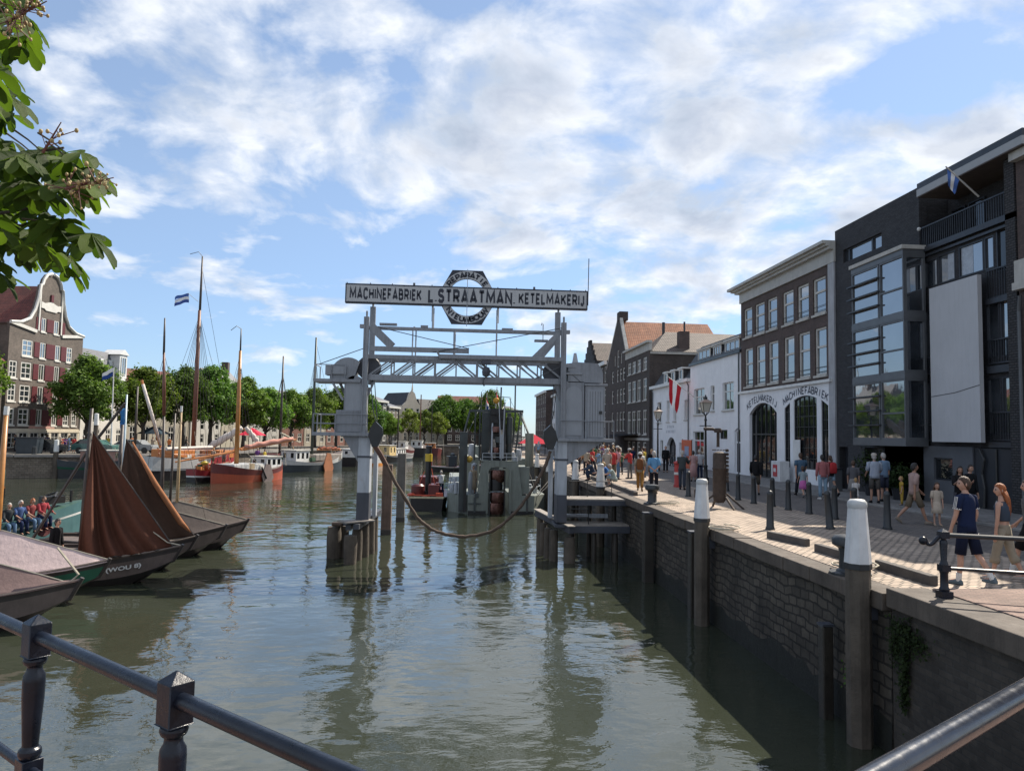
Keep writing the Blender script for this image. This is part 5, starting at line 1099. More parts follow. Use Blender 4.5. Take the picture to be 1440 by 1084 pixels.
# white hulled clipper, bow to the left (towards -X)
t=ship('big white and black hulled sailing barge with tall brown mast and raised furled sail',200,677,14,4.2,1.25,[(-.4,-.4,-.4),(1.0,.9,1.15),(1.25,1.1,1.5),(2.3,2.0,3.0)],[m_blk,m_white,m_grey_h,m_oak,m_drd],stern=.5,aft=(2,.55,4))
clutter(t,14,4.2,2.0,16,41)
mast(t,6.9,1.4,17.0,.25,m_mbr,lean=.0); mast(t,6.95,15.5,22.6,.13,m_mdark,lean=.02,name='topmast')
m=MB(); shrouds(m,(6.95,0,16.5),6.9,6,3.4,2.0,.022); m.tube([(6.95,0,21.5),(13.8,0,2.6)],.02,4); m.tube([(6.95,0,16.5),(14,0,2.6)],.02,4); m.tube([(6.95,0,16.5),(1,0,3)],.02,4); m.tube([(6.97,0,22.6),(6.6,.2,23.0),(6.2,.9,22.7)],.03,4); m.build('rigging',m_mdark,t,True)
boom(t,(7.3,-.8,2.4),(9.6,-4.0,5.0),.12,m_var,m_furl,.36); boom(t,(9.6,-4.0,5.0),(10.6,-5.2,3.2),.08,m_var,m_furl,.28)
m=MB(); m.tube([(1,-1.6,3.0),(7,-2.1,3.1)],.16,8); m.build('sail_cover',m_furl,t,True); m=MB(); rails(m,[(.5,-1.2,2.2),(3,-2,2.05),(6,-2.2,2.0),(9,-2.1,2.1)],.8); m.build('bulwark_rail',m_ord,t,True)
m=MB(); m.bx(2.5,5.5,-1.3,1.3,2.1,2.9); m.bx(9.5,12,-1.2,1.2,1.9,2.7); m.build('deckhouse',m_var,t,True,bev=.05)
v=ROOTS[t]@V3((6.95,0,18.2)); tq=thing('ship_flag','blue and white flag streaming high on the tall brown mast','flag',v); m=MB(); m.tube([v+V3((-.2,0,-.3)),v+V3((-1.2,-.2,.5))],.02,5); m.build('gaff',m_line,tq); m=MB()
for kk in range(3): m.c=kk; m.grid(10,3,lambda u,v_,kk=kk:(v.x-1.1-1.4*u,v.y-.2+.14*math.sin(u*7+kk),v.z+.5-.32*(kk+v_)+.25*u*(1-u)-.45*u+.05*math.sin(u*9)))
m.build('banner',[cloth('flag_azure2',(.06,.12,.36)),cloth('flag_white',(.75,.75,.75)),cloth('flag_navy2',(.05,.09,.3))],tq,smooth=1)
t=ship('dark red sailing barge lying low between the white barge and the orange red one',268,678,6,2.6,1.3,[(-.4,-.4,-.4),(.45,.4,.55),(.6,.52,.7),(1.2,.95,1.5)],[m_blk,m_white,m_drd,m_oak],stern=.4)
clutter(t,6,2.6,1.0,7,42)
m=MB(); rails(m,[(.6,-.8,1.15),(3,-1.1,1.0),(5,-.7,1.15)],.6); m.build('rail',m_var,t,True); m=MB(); m.ball((1.0,-.7,1.75),(.45,.3,.22),8,6); m.build('yellow_cover',m_yel,t,True,smooth=3)
boom(t,(.5,-.4,2.0),(4.5,-3.4,3.4),.1,m_var); m=MB(); m.bx(2,3.6,-.8,.8,.9,1.6); m.build('hatch_cover',m_oran,t,True,bev=.05)
t=ship('orange red round bowed sailing barge with varnished mast, grey leeboard and white cabin',297,680,10.2,3.9,1.15,[(-.4,-.4,-.4),(.25,.2,.3),(.95,.65,1.05),(1.85,1.1,1.7)],[m_ord,m_ord,m_tred,m_oak],stern=.03,bow=2.6)
clutter(t,10.2,3.9,1.2,14,43)
mast(t,3.2,1.0,12.4,.22,m_mast,lean=-.1); mast(t,3.1,12.0,14.5,.08,m_mdark,lean=-.02,name='topmast')
m=MB(); shrouds(m,(3.1,0,11.5),3.2,3,1.5,1.7); m.tube([(3.1,0,12),(0,0,2)],.02,4); m.tube([(3.08,0,14.5),(2.8,.3,14.75),(2.5,.7,14.3)],.03,4); m.build('rigging',m_mdark,t,True)
boom(t,(3.4,-.3,3.0),(9.0,-2.4,4.0),.12,m_var,cloth('salmon_sail',(.5,.25,.2)),.25); boom(t,(3.2,.3,2.8),(-1.5,2.8,1.9),.1,m_var)
leeboard(t,5.2,-2.0,.75,1.7,1.7,mat('leeboard_grey',(.15,.12,.115),.6,.2,2,streak=.4)); cabin(t,6.4,8.7,1.9,1.1,2.25,m_white,3)
m=MB(); m.bx(1.5,5.8,-1.2,1.2,1.0,1.7); m.build('hatch_cover',m_grey_h,t,True,bev=.05); m=MB(); m.tube([(4.3,-2.05,1.4),(5.0,-2.1,.3)],.08,6); m.build('lee_tackle',m_blk,t,True)
t=ship('black hulled barge with white cabin, dark green mast and rust brown leeboard',394,664,12.5,4.3,1.12,[(-.4,-.4,-.4),(.15,.15,.2),(.9,.8,1.3),(1.5,1.15,2.4)],[m_navy_h,m_navy_h,m_grey_h,m_oak],stern=.12)
clutter(t,12.5,4.3,1.25,14,44)
mast(t,5.9,1.2,16.7,.2,mat('mast_green_black',(.03,.045,.04),.5),lean=.1); m=MB(); shrouds(m,(6.0,0,14),5.9,3,1.5,1.9); m.tube([(6.0,0,16),(12,0,2.5)],.02,4); m.build('rigging',m_mdark,t,True)
cabin(t,1.4,4.0,2.2,1.1,2.5,m_white,3); leeboard(t,6.3,-2.2,.9,2.0,2.4,mat('leeboard_rust',(.33,.13,.06),.6,.2,2)); m=MB(); m.bx(5,10.5,-1.3,1.3,1.2,2.0); m.build('hatch_cover',m_plank,t,True,bev=.08)
boom(t,(6.7,-.2,2.6),(11.5,-.4,2.5),.12,m_var,cloth('rust_sail',(.22,.08,.05)),.2); boom(t,(-.5,-.3,4.6),(3,-.3,3.5),.12,m_line)
t=ship('dark barge with a thin black mast lying behind the orange red barge',372,664,10,4,1.5,[(-.4,-.4,-.4),(.3,.3,.3),(.9,.8,1.3),(1.3,1.1,2.0)],[m_blk,m_tred,m_blk,m_oak]); mast(t,5.5,1,14.2,.16,m_mdark,lean=.05); m=MB(); shrouds(m,(5.6,0,12),5.5,3,1.5,1.8); m.build('rigging',m_mdark,t,True); m=MB(); m.bx(1,4,-1.2,1.2,1.1,2.1); m.build('deckhouse',m_tred,t,True,bev=.05)
clutter(t,10,4,1.1,8,45)
t=ship('black barge with pale awnings and grey covers beside the left gantry leg',486,656,11,4.2,1.4,[(-.4,-.4,-.4),(.2,.2,.3),(1.3,1.1,2.0),(1.5,1.3,2.2)],[m_blk,m_blk,m_white,m_oak],name='moored_barge'); cabin(t,2,7,2.4,1.3,2.3,m_white,5,roofm=m_gl); m=MB(); m.tube([(9,-.5,1.6),(12,-.8,4.5)],.1,6); m.tube([(12,-.8,4.5),(13.2,-.8,4.0)],.12,6); m.build('deck_davit',m_gl,t,True)
clutter(t,11,4.2,1.3,7,46)
t=ship('small orange and white launch moored behind the left gantry leg',519,654,4.5,2.0,1.2,[(-.3,-.3,-.3),(.3,.3,.4),(.9,.8,1.2)],[mat('launch_orange',(.6,.22,.03),.4),m_white,m_oak],name='small_launch'); cabin(t,1.2,2.8,1.3,.8,1.6,m_white,2)
clutter(t,4.5,2.0,0.8,3,47)
t=ship('dark barge with cream deckhouse seen just right of the left gantry leg',532,652,11,4.0,1.3,[(-.4,-.4,-.4),(.2,.2,.3),(1.2,1.0,1.9),(1.4,1.2,2.1)],[m_navy_h,m_blk,m_gl,m_oak],name='moored_barge'); cabin(t,1,4,2.8,1.2,2.8,mat('cream_house',(.55,.42,.2),.5),2); cabin(t,4.5,9,2.6,1.2,2.2,m_white,4)
clutter(t,11,4.0,1.3,7,48)
t=ship('broad grey barge with red and white striped sheer lying far down the canal',552,648,12,5.5,1.45,[(-.5,-.5,-.5),(.5,.4,.8),(.7,.6,1.0),(1.3,1.1,1.8),(1.5,1.3,2.0),(2.2,1.8,2.9)],[m_navy_h,m_white,mat('stripe_grey',(.22,.21,.22),.5),m_white,m_tred,m_oak],name='moored_barge'); cabin(t,5,8,2.4,1.9,3.2,m_white,3); m=MB(); m.tube([(4,0,2),(4,0,9)],.12,6); m.build('mast',m_mdark,t,True)
clutter(t,12,5.5,1.3,7,49)
t=ship('far black barge with white wheelhouse behind the striped barge',584,643,12,5,1.5,[(-.5,-.5,-.5),(.5,.5,.6),(1.9,1.6,2.6)],[m_blk,m_blk,m_oak],name='moored_barge'); cabin(t,1.2,3.6,2.2,1.8,3.3,m_white,3); m=MB(); m.tube([(7,0,2),(7.4,0,13)],.12,6); m.build('mast',m_mbr,t,True)
clutter(t,12,5,1.3,7,50)
t=ship('far brown barge with bare mast under the distant trees',604,641,12,5,1.55,[(-.5,-.5,-.5),(.4,.4,.5),(1.7,1.5,2.4)],[m_tred,m_tred,m_oak],name='moored_barge'); cabin(t,1,4,2.2,1.6,2.7,m_var,3); m=MB(); m.tube([(6.5,0,2),(6.5,0,11)],.12,6); m.build('mast',m_mdark,t,True)
clutter(t,12,5,1.3,7,51)
# second tug further off
t=ship('small black steam launch with white topped funnel and red flag beyond the first tug',603,663,7.5,2.6,.25,[(-.4,-.4,-.4),(.15,.15,.2),(.7,.55,.9),(.8,.65,1.0)],[m_blk,m_blk,m_white,m_tred],name='steam_launch',group=None)
clutter(t,7.5,2.6,0.8,3,52)
m=MB(); m.lathe([(.27,.8),(.27,3.3),(.3,3.32),(.3,3.5),(.2,3.5)],(4.2,0,0),14); m.build('funnel',m_blk,t,True,smooth=.6); MB().lathe([(.31,3.02),(.31,3.25)],(4.2,0,0),14).build('white_band',m_white,t,True); m=MB(); m.bx(2.4,3.5,-.7,.7,.6,2.0); m.lathe([(.3,.7),(.3,2.3),(.1,2.4)],(3.0,-.3,0),12); m.build('boiler_casing',m_navy_h,t,True,bev=.04); m=MB(); m.bx(4.8,6.2,-.8,.8,.7,2.3); m.build('wheelhouse',m_white,t,True,bev=.05)
m=MB(); m.tube([(.5,0,.7),(.3,0,2.1)],.03,5); m.build('flag_staff',m_stone,t,True); m=MB(); m.grid(5,8,lambda u,v:(.36-.55*u*(1-.4*v),.1*math.sin(v*5+u*3),2.0-1.4*v)); m.build('ensign',cloth('ensign_red',(.5,.03,.02)),t,True,smooth=1)
t=ship('dark green barge with mast moored at the far left quay wall',85,671,9,3.6,.12,[(-.4,-.4,-.4),(.9,.8,1.0),(1.1,1.0,1.3),(1.8,1.6,2.5)],[m_blk,m_grn,m_navy_h,m_oak],name='moored_barge'); cabin(t,2,6,2.2,1.6,2.6,mat('barge_rose',(.3,.17,.14),.6),3); mast(t,6.5,1.5,9,.14,m_mdark); m=MB(); m.tube([(9.2,-.3,2.2),(7.0,-.6,9.6)],.13,7); m.build('bowsprit_spar',m_var,t,True); m=MB(); m.tube([(9.0,-.4,3.2),(8.1,-.6,6.2),(7.15,-.65,9.2)],[.1,.17,.15],8); m.build('furled_sail',m_furl,t,True,smooth=3)
clutter(t,9,3.6,1.3,7,53)
k=at(150,512,80); e=at(160,517,80); b=at(158,600,80); tq=thing('flagpole','white pole with blue white flag before the left trees','flag',(b.x,b.y,2.2)); MB().tube([(b.x,b.y,2.2),(e.x,80,e.z)],[.09,.05],8).build('pole',m_white,tq); m=MB(); 
for kk in range(2): m.c=kk; m.grid(8,3,lambda u,v,kk=kk:(e.x-1.1*u,80+.15*math.sin(u*6),e.z-.1-.42*(kk+v)-.6*u*u+.1*math.sin(u*7+kk)))
m.build('banner',[cloth('flag_white',(.75,.75,.75)),cloth('flag_blue',(.03,.07,.25))],tq,smooth=1)
# ================================================================ left bank: warehouse, houses
def PL(ax,ay,bx,by):
    """façade plane from a to b (left to right as seen from the water); n points to the water"""
    d=V3((bx-ax,by-ay,0)); Ln=d.length; d/=Ln; nn=V3((d.y,-d.x,0))
    return (lambda u,z,n: V3((ax,ay,0))+d*u+nn*n+V3((0,0,z))),Ln
GZ=2.2
m_wb=brick('warm_grey_brick',(.10,.082,.068),(.145,.115,.095),(.09,.082,.075),.24,.08,.012,.88,.4)
m_shut=mat('shutter_red',(.085,.010,.014),.55,.15,2); m_trim=mat('gable_white',(.55,.54,.5),.6,.1,1.5,streak=.15); m_rtile=rooftile('red_pantiles',(.13,.03,.022),(.18,.045,.032)); m_door=mat('red_door',(.42,.05,.025),.5,.1)
P,Ln=PL(-46.2,80,-44.75,92.2)
t_=thing('gabled_warehouse','tall brown warehouse with white curved gable, dark red shutters and red doors','building',tuple(P(Ln/2,GZ,0)))
c=Ln/2; prof=[(0,15.7),(1.6,15.9),(2.9,16.5),(3.6,17.6),(4.05,19.0),(4.3,20.4),(4.55,20.5),(4.75,21.1),(5.3,21.75),(6.0,21.95)]
gl=[(c+(a-6.18)*c/6.18,z) for a,z in prof]; gr_=[(2*c-a,z) for a,z in gl[::-1]]
out=[(0,GZ),(Ln,GZ)]+gr_[:0]+[(Ln,15.7)]+[(2*c-a,z) for a,z in gl[1:]]+[(a,z) for a,z in gl[::-1]]
levels=[(4.98,6.75),(7.45,9.25),(9.9,11.7),(12.35,14.1)]
H=[];wl=[]
for z0,z1 in levels:
    for u0,u1,kind in ((.25,1.4,'w'),(2.0,3.6,'w'),(4.75,5.7,'s'),(7.35,8.2,'s'),(9.35,10.35,'w'),(10.9,11.8,'w')):
        if (z0>12 and u0 in (.25,10.9)): continue
        H.append(rect(u0,u1,z0,z1)); wl.append(kind)
for u0,u1 in ((4.75,5.55),(6.9,7.75)): H.append(rect(u0,u1,15.3,16.85)); wl.append('s')
wall(t_,'front_wall',m_wb,P,out,H,.15)
for h,kd in zip(H,wl): window(t_,P,h,m_trim,m_glass,.12,.14 if kd=='w' else .12,nu=1,nz=2 if kd=='w' else 0,sill=.14,sillm=m_trim)
mb=MB()
for z0,z1 in levels+[(15.3,16.85)]:
    for u in ((3.85,4.7),(5.75,7.25),(8.3,9.25)) if z0<15 else ((3.9,4.7),(5.65,6.8),(7.85,8.75)):
        m=MB(); ub(m,P,u[0],u[1],z0+.05,z1-.05,.0,.06); m.build('shutter',m_shut,t_)
mb=MB(); L2=[P(a,z,.08) for a,z in gl]; mb.tube(L2,.17,6); mb.tube([P(2*c-a,z,.08) for a,z in gl],.17,6)
for s in (0,1): f=(lambda u:u) if s==0 else (lambda u:Ln-u); mb.beam(P(f(0),15.7,.05),P(f(4.0),15.2,.05),.2,.35); mb.beam(P(f(4.25),15.3,.05),P(f(4.3),20.4,.05),.16,.2)
mb.build('gable_trim',m_trim,t_,smooth=.9)
mb=MB(); mb.prism([(4.5,17.9),(5.0,17.9),(5.3,17.7),(7.0,17.7),(7.3,17.9),(7.8,17.9),(7.8,18.6),(7.2,18.5),(6.15,18.8),(5.1,18.5),(4.5,18.6)],lambda u,z:P(u,z,0),lambda u,z:P(u,z,.1)); mb.build('gable_tablet',m_trim,t_)
mb=MB(); ub(mb,P,6.0,6.4,18.8,19.6,-.05,.15); mb.build('hoist_niche',m_shut,t_)
mb=MB(); ub(mb,P,-.05,Ln+.05,4.2,4.45,-.05,.18); ub(mb,P,.0,Ln,4.45,4.6,-.05,.1)
for i in range(8): u=.1+(Ln-.4)*i/7; ub(mb,P,u,u+.32,GZ,4.2,-.05,.14)
mb.build('shopfront_pilasters',mat('shopfront_cream',(.5,.45,.36),.6,.1,1.5,streak=.2),t_)
for i in range(7):
    u=.1+(Ln-.4)*i/7+.36; u2=.1+(Ln-.4)*(i+1)/7-.04
    if i in (2,5): m=MB(); ub(m,P,u+.02,u2-.02,GZ,3.5,.02,.06); o=m.build('door',m_door,t_); m=MB(); m.ball(P(u+.2,2.9,.08),.05,6,4); m.build('handle',m_black,o); window(t_,lambda a,b,n:P(a,b,n+.1),rect(u,u2,3.52,4.18),m_trim,m_gdark,.08,.06,nu=1)
    else: window(t_,lambda a,b,n:P(a,b,n+.1),rect(u,u2,2.6,4.18),m_trim,m_gdark,.08,.07,nu=1,nz=2)
mb=MB(); ub(mb,P,3.7,7.9,4.62,4.92,.0,.05); mb.build('name_board',mat('board_pink',(.42,.24,.2),.6),t_)
mb=MB(); mb.add([P(u,z,n) for n in (-.36,-26) for u,z in ((0,GZ),(Ln,GZ),(Ln,15.6),(0,15.6))],[(0,3,7,4),(1,5,6,2),(4,7,6,5)]); mb.build('side_wall',m_wb,t_)
mb=MB(); mb.add([P(u,z,n) for n in (-.3,-26) for u,z in ((-.2,15.5),(2.2,15.62),(c,20.6),(Ln-2.2,15.62),(Ln+.2,15.5))],[(0,1,6,5),(1,2,7,6),(2,3,8,7),(3,4,9,8),(5,6,7,8,9)]); mb.build('roof',m_rtile,t_)
# low house left of the warehouse
P,Ln=PL(-48.3,66,-46.4,79.8); t_=thing('brick_house','low brick house with red tiled roof left of the gabled warehouse, mostly behind a tree','building',tuple(P(Ln/2,GZ,0)))
H=[rect(1+2.4*i,2.1+2.4*i,z,z+1.7) for i in range(5) for z in (3,6,9)]; wall(t_,'front_wall',m_wb,P,rect(0,Ln-.1,GZ,11.5),H,.15)
for h in H: window(t_,P,h,m_trim,m_gdark,.12,.12,nu=1)
mb=MB(); mb.add([P(u,z,n) for u in (0,Ln-.1) for n,z in ((.2,11.5),(-6,16.8),(-12,11.5))],[(0,3,4,1),(1,4,5,2),(0,1,2),(3,5,4)]); mb.build('roof',m_rtile,t_)
def lhouse(label,ax,ay,bx,by,ze,wm,rm,n=4,fl=3,roof='flat',pk=2.5,white=True,fm=None,chim=False,gm=None):
    P,Ln=PL(ax,ay,bx,by); t=thing('town_house',label,'house',tuple(P(Ln/2,GZ,0))); w=Ln/n; fh=(ze-GZ-.5)/fl
    H=[rect(w*i+w*.24,w*i+w*.76,GZ+.3+fh*k+fh*.18,GZ+.3+fh*(k+.85)) for k in range(fl) for i in range(n)]
    cc=Ln/2
    if roof=='gable': out=[(0,GZ),(Ln,GZ),(Ln,ze),(cc+Ln*.28,ze+pk*.3),(cc+Ln*.16,ze+pk*.8),(cc,ze+pk),(cc-Ln*.16,ze+pk*.8),(cc-Ln*.28,ze+pk*.3),(0,ze)]
    else: out=rect(0,Ln,GZ,ze)
    wall(t,'front_wall',wm,P,out,H,.14)
    for h in H: window(t,P,h,fm or m_trim,m_gdark,.12,w*.07,cross=[.6],nu=1 if w>2 else 0)
    m=MB(); m.add([P(u,z,nn) for nn in (-.36,-9) for u,z in ((0,GZ),(Ln,GZ),(Ln,ze-.05),(0,ze-.05))],[(0,3,7,4),(1,5,6,2),(4,7,6,5)]); m.build('side_wall',wm,t)
    m=MB()
    if roof=='gable': m.add([P(u,z,nn) for nn in (-.3,-9) for u,z in ((0,ze-.1),(cc,ze+pk-.4),(Ln,ze-.1))],[(0,1,4,3),(1,2,5,4),(3,4,5)])
    elif roof=='mansard': m.add([P(u,z,nn) for u in (0,Ln) for nn,z in ((.1,ze),(-1.4,ze+pk),(-8,ze+pk),(-9,ze))],[(0,4,5,1),(1,5,6,2),(2,6,7,3),(0,1,2,3),(4,7,6,5)])
    else: m.add([P(u,z,nn) for u in (-.1,Ln+.1) for nn,z in ((.3,ze),(-4.5,ze+pk),(-9,ze))],[(0,3,4,1),(1,4,5,2),(0,1,2),(3,5,4)])
    m.build('roof',rm,t); m=MB(); ub(m,P,-.05,Ln+.05,ze-.35,ze,.0,.3); 
    if roof!='gable': m.build('cornice',m_trim,t)
    if chim: m=MB(); q=P(Ln*.8,ze+pk*.5,-4); m.bx(q.x-.5,q.x+.5,q.y-.5,q.y+.5,ze,ze+pk+1.3); m.build('chimney',m_brown,t)
    return t,P,Ln
m_cream=mat('cream_render',(.46,.42,.34),.75,.1,1,streak=.25); m_whr=mat('white_render',(.55,.53,.49),.7,.1,1,streak=.25); m_rbr=brick('red_brick',(.22,.075,.05),(.28,.10,.07),(.2,.18,.16),.24,.08,.014,.88,.3); m_gsl=mat('grey_slate',(.10,.105,.12),.55,.15,2)
t_,P,Ln=lhouse('white house with grey mansard roof and small white dormer right of the gabled warehouse',-44.65,92.4,-43.5,101.5,10.6,m_whr,m_gsl,4,3,'mansard',4.0)
mb=MB()
for a in (2.5,4.6,6.6): ub(mb,P,a,a+.6,12.2,13.6,-1.0,-.75)
mb.build('skylight',m_white,t_)
mb=MB(); ub(mb,P,7.3,9.0,11,14.5,-2,.1); mb.add([P(u,z,n) for n in (.25,-2.2) for u,z in ((7.0,14.4),(8.15,15.1),(9.3,14.4))],[(0,1,2),(0,3,4,1),(1,4,5,2),(3,5,4)]); mb.build('dormer',m_white,t_); window(t_,lambda u,z,n:P(u,z,n+.12),rect(7.6,8.7,11.8,14.1),m_white,m_glass,.02,.1,nu=1)
seg=[((-43.3,101.7),(-38.4,110.8)),((-38.2,111),(-35.8,117)),((-35.7,117.2),(-33.2,123)),((-33.1,123.2),(-29.9,129.5)),((-29.8,129.7),(-26.9,135.5)),((-26.8,135.6),(-24,141)),((-23.9,141.2),(-21.2,146.5)),((-21.1,146.7),(-17.4,154)),((-17.3,154.2),(-14.5,162)),((-14.4,162.2),(-12.4,169))]
spec=[('cream rendered house with low red roof behind the left trees',9.0,m_cream,m_rtile,5,2,'flat',4.2,False),('white house behind the second moored mast',8.6,m_whr,m_gsl,4,3,'flat',2.5,True),
 ('grey house with dark hipped roof and chimney above the left trees',10.5,m_cream,m_gsl,4,3,'flat',4.0,True),('white gabled house seen between the tree trunks',7.8,m_whr,m_gsl,3,3,'gable',3.2,False),
 ('narrow red brick house between two pale houses on the left bank',9.6,m_rbr,m_gsl,3,3,'flat',2.5,False),('pale brick house with stepped bays left of the crane',9.4,m_cream,m_rtile,3,3,'gable',2.6,False),
 ('pinkish brick house just left of the crane cabin',9.2,m_rbr,m_rtile,3,3,'flat',2.0,False),('dark brick terrace with white window frames under the crane platform',8.2,m_brown,m_gsl,6,3,'flat',2.2,False),
 ('grey town house right of the left gantry leg',11.6,m_dark,m_gsl,3,3,'flat',1.6,True),('brown brick town house with tall windows beyond the left gantry leg',10.6,m_wb,m_gsl,3,3,'flat',1.4,False)]
for (a,b),(lb,ze,wm,rm,n,fl,rf,pk,ch) in zip(seg,spec): lhouse(lb,*a,*b,ze,wm,rm,n,fl,rf,pk,chim=ch)
# far end
m_hot=mat('ornate_stone',(.5,.44,.36),.7,.1,1)
t_,P,Ln=lhouse('ornate cream gabled house with pinnacle at the far end of the canal',-12.2,176,-8.2,180,11.4,m_hot,m_slate,3,3,'gable',3.6)
mb=MB(); q=P(Ln/2,15,0); mb.tube([q,q+V3((0,0,2))],[.25,.03],6); mb.build('pinnacle',m_hot,t_)
lhouse('dark roofed house behind the ornate gable at the canal end',-8.0,181,-2.5,186,10.2,m_hot,m_slate,3,3,'mansard',3.0)
lhouse('long brown building behind the far trees at the canal end',-4.5,205,13,206,12.5,m_brown,m_rtile,8,4,'flat',3.0)
lhouse('grey building far down the canal behind the dredger',13.2,190,18,196,11,m_dark,m_slate,4,4,'flat',1.5)
# ================================================================ trees
m_bark=mat('tree_bark',(.05,.042,.035),.9,.4,3,bmp=.8)
m_lf=[leafmat('leaf_dark',(.028,.056,.014),(.11,.17,.038)),leafmat('leaf_mid',(.042,.085,.018),(.145,.22,.045)),leafmat('leaf_yellow',(.055,.085,.018),(.15,.19,.05))]
def crown_mesh(seed,H,W,nb,nl,size,z0):
    rr=random.Random(seed); cl=[]
    for i in range(nb):
        a=rr.uniform(0,2*PI); f=rr.random(); zz=z0+(H-z0)*(.08+.86*f); env=math.sin(PI*min(1,max(.12,(.22+.78*f))))**.6*W/2
        r=env*rr.uniform(.35,.95); cl.append((V3((r*math.cos(a),r*math.sin(a),zz)),rr.uniform(.55,1.15)*W/7.5))
    m=MB(); 
    for c,r in cl:
        for k in range(nl):
            d=V3((rr.gauss(0,1),rr.gauss(0,1),rr.gauss(0,.8))); d.normalize(); p=c+d*r*rr.uniform(.45,1.05)
            n=(d*.6+V3((rr.gauss(0,.5),rr.gauss(0,.5),rr.gauss(.5,.5)))).normalized(); a=n.orthogonal().normalized(); b=n.cross(a); th=rr.uniform(0,PI); e=a*math.cos(th)+b*math.sin(th); f=n.cross(e); s=size*rr.uniform(.6,1.25)
            m.q(p-e*s,p-e*.2*s+f*s*.55,p+e*s+n*s*.15,p+e*.1*s-f*s*.55)
    return m,cl
def tree(kind,label,x,y,H,W,seed,leaf,nb=110,nl=110,size=.21,z0=None,group='trees along the left bank',gz=GZ):
    t=thing('tree',label,'tree',(x,y,gz),R.uniform(0,6),group); z0=z0 or H*.33
    m,cl=crown_mesh(seed,H,W,nb,nl,size,z0); m.build('crown',leaf,t,True)
    k=MB(); r=W*.03; rr=random.Random(seed+1); k.tube([(0,0,-.1),(.05,.0,H*.15),(.0,.1,H*.28),(.1,.1,H*.42)],[r*1.35,r,r*.9,r*.6],8)
    for c,rad in cl[:16]:
        if c.z>H*.3: b=V3((.03,.08,H*rr.uniform(.22,.36))); mid=b.lerp(c,.5)+V3((0,0,H*.03)); k.tube([b,mid,c],[r*.5,r*.32,r*.12],5)
    k.build('trunk',m_bark,t,True,smooth=1)
    return t
base_t=[tree('a','dark green round tree standing before the gabled warehouse, right of its doors',-40.9,86,10.6,7.3,11,m_lf[0]),tree('b','mid green tree with light top behind the blue flagpole',-37.2,92,10.0,7.6,12,m_lf[1])]
def tcopy(src,label,x,y,s,rz,leaf=None):
    t=src.copy(); COL.objects.link(t); t.location=(x,y,GZ); t.scale=(s[0],s[0],s[1]); t.rotation_euler=(0,0,rz); t['label']=label
    for c_ in src.children:
        d_=c_.copy(); COL.objects.link(d_); d_.parent=t
        if leaf and d_.name.startswith('crown'): d_.data=d_.data.copy(); d_.data.materials[0]=leaf
    return t
T=[('bright green tree cut by the left picture edge',-46.9,74.2,(1.0,1.08),1.0,1,1),('round tree behind the black double spars',-34.6,98,(1.0,1.0),2.2,0,None),('tall tree directly behind the great brown mast',-32.8,103,(1.1,1.12),3.3,1,None),
 ('tree between the two tallest masts on the left bank',-29.9,108,(1.0,.95),.4,0,1),('tree behind the varnished mast of the orange barge',-28.1,113,(.95,.9),4.2,1,None),('lower tree right of the varnished mast',-25.5,118,(.95,.85),5.2,0,1),
 ('tree behind the thin black mast',-22.6,123,(1.0,.97),2.6,1,None),('tree behind the dark green mast',-20.0,128,(1.0,.95),1.6,0,None),('tree partly hidden by the left crane platform',-17.9,134,(1.0,.9),3.9,1,None),('dark tree behind the left crane cabin',-16.2,139.5,(1.0,.9),.9,0,None),
 ('tree just right of the left gantry leg',-12.9,150,(.6,.65),2.0,1,None)]
for lb,x,y,s,rz,k,lf in T: tcopy(base_t[k],lb,x,y,s,rz,m_lf[lf] if lf is not None else None)
bt=tree('far','small pale green young tree before the ornate house',-10.2,168,8.0,5.5,21,m_lf[2],60,60,.2,group='far trees at the canal end')
tcopy(bt,'second small pale green tree near the ornate house',-6.8,172.5,(1.0,1.0),2.2); tcopy(bt,'low yellowish green tree at the far canal end',-3.9,174,(1.05,.95),4.0)
bt=tree('far','broad dark green tree at the far canal end',-2.0,184,12.0,10.5,31,m_lf[0],110,70,.26,group='far trees at the canal end')
tcopy(bt,'tall dark tree rising above the far canal end right of the broad one',2.9,188,(.95,.95),2.0); tcopy(bt,'mid green far tree seen left of the dredger column',5.9,180,(.75,.8),1.0,m_lf[1]); tcopy(bt,'dark far tree behind the dredger frame',8.8,178,(.85,1.1),5.0); tcopy(bt,'far tree behind the dredger head frame, at its right',13.0,182,(.7,.75),3.0,m_lf[1])
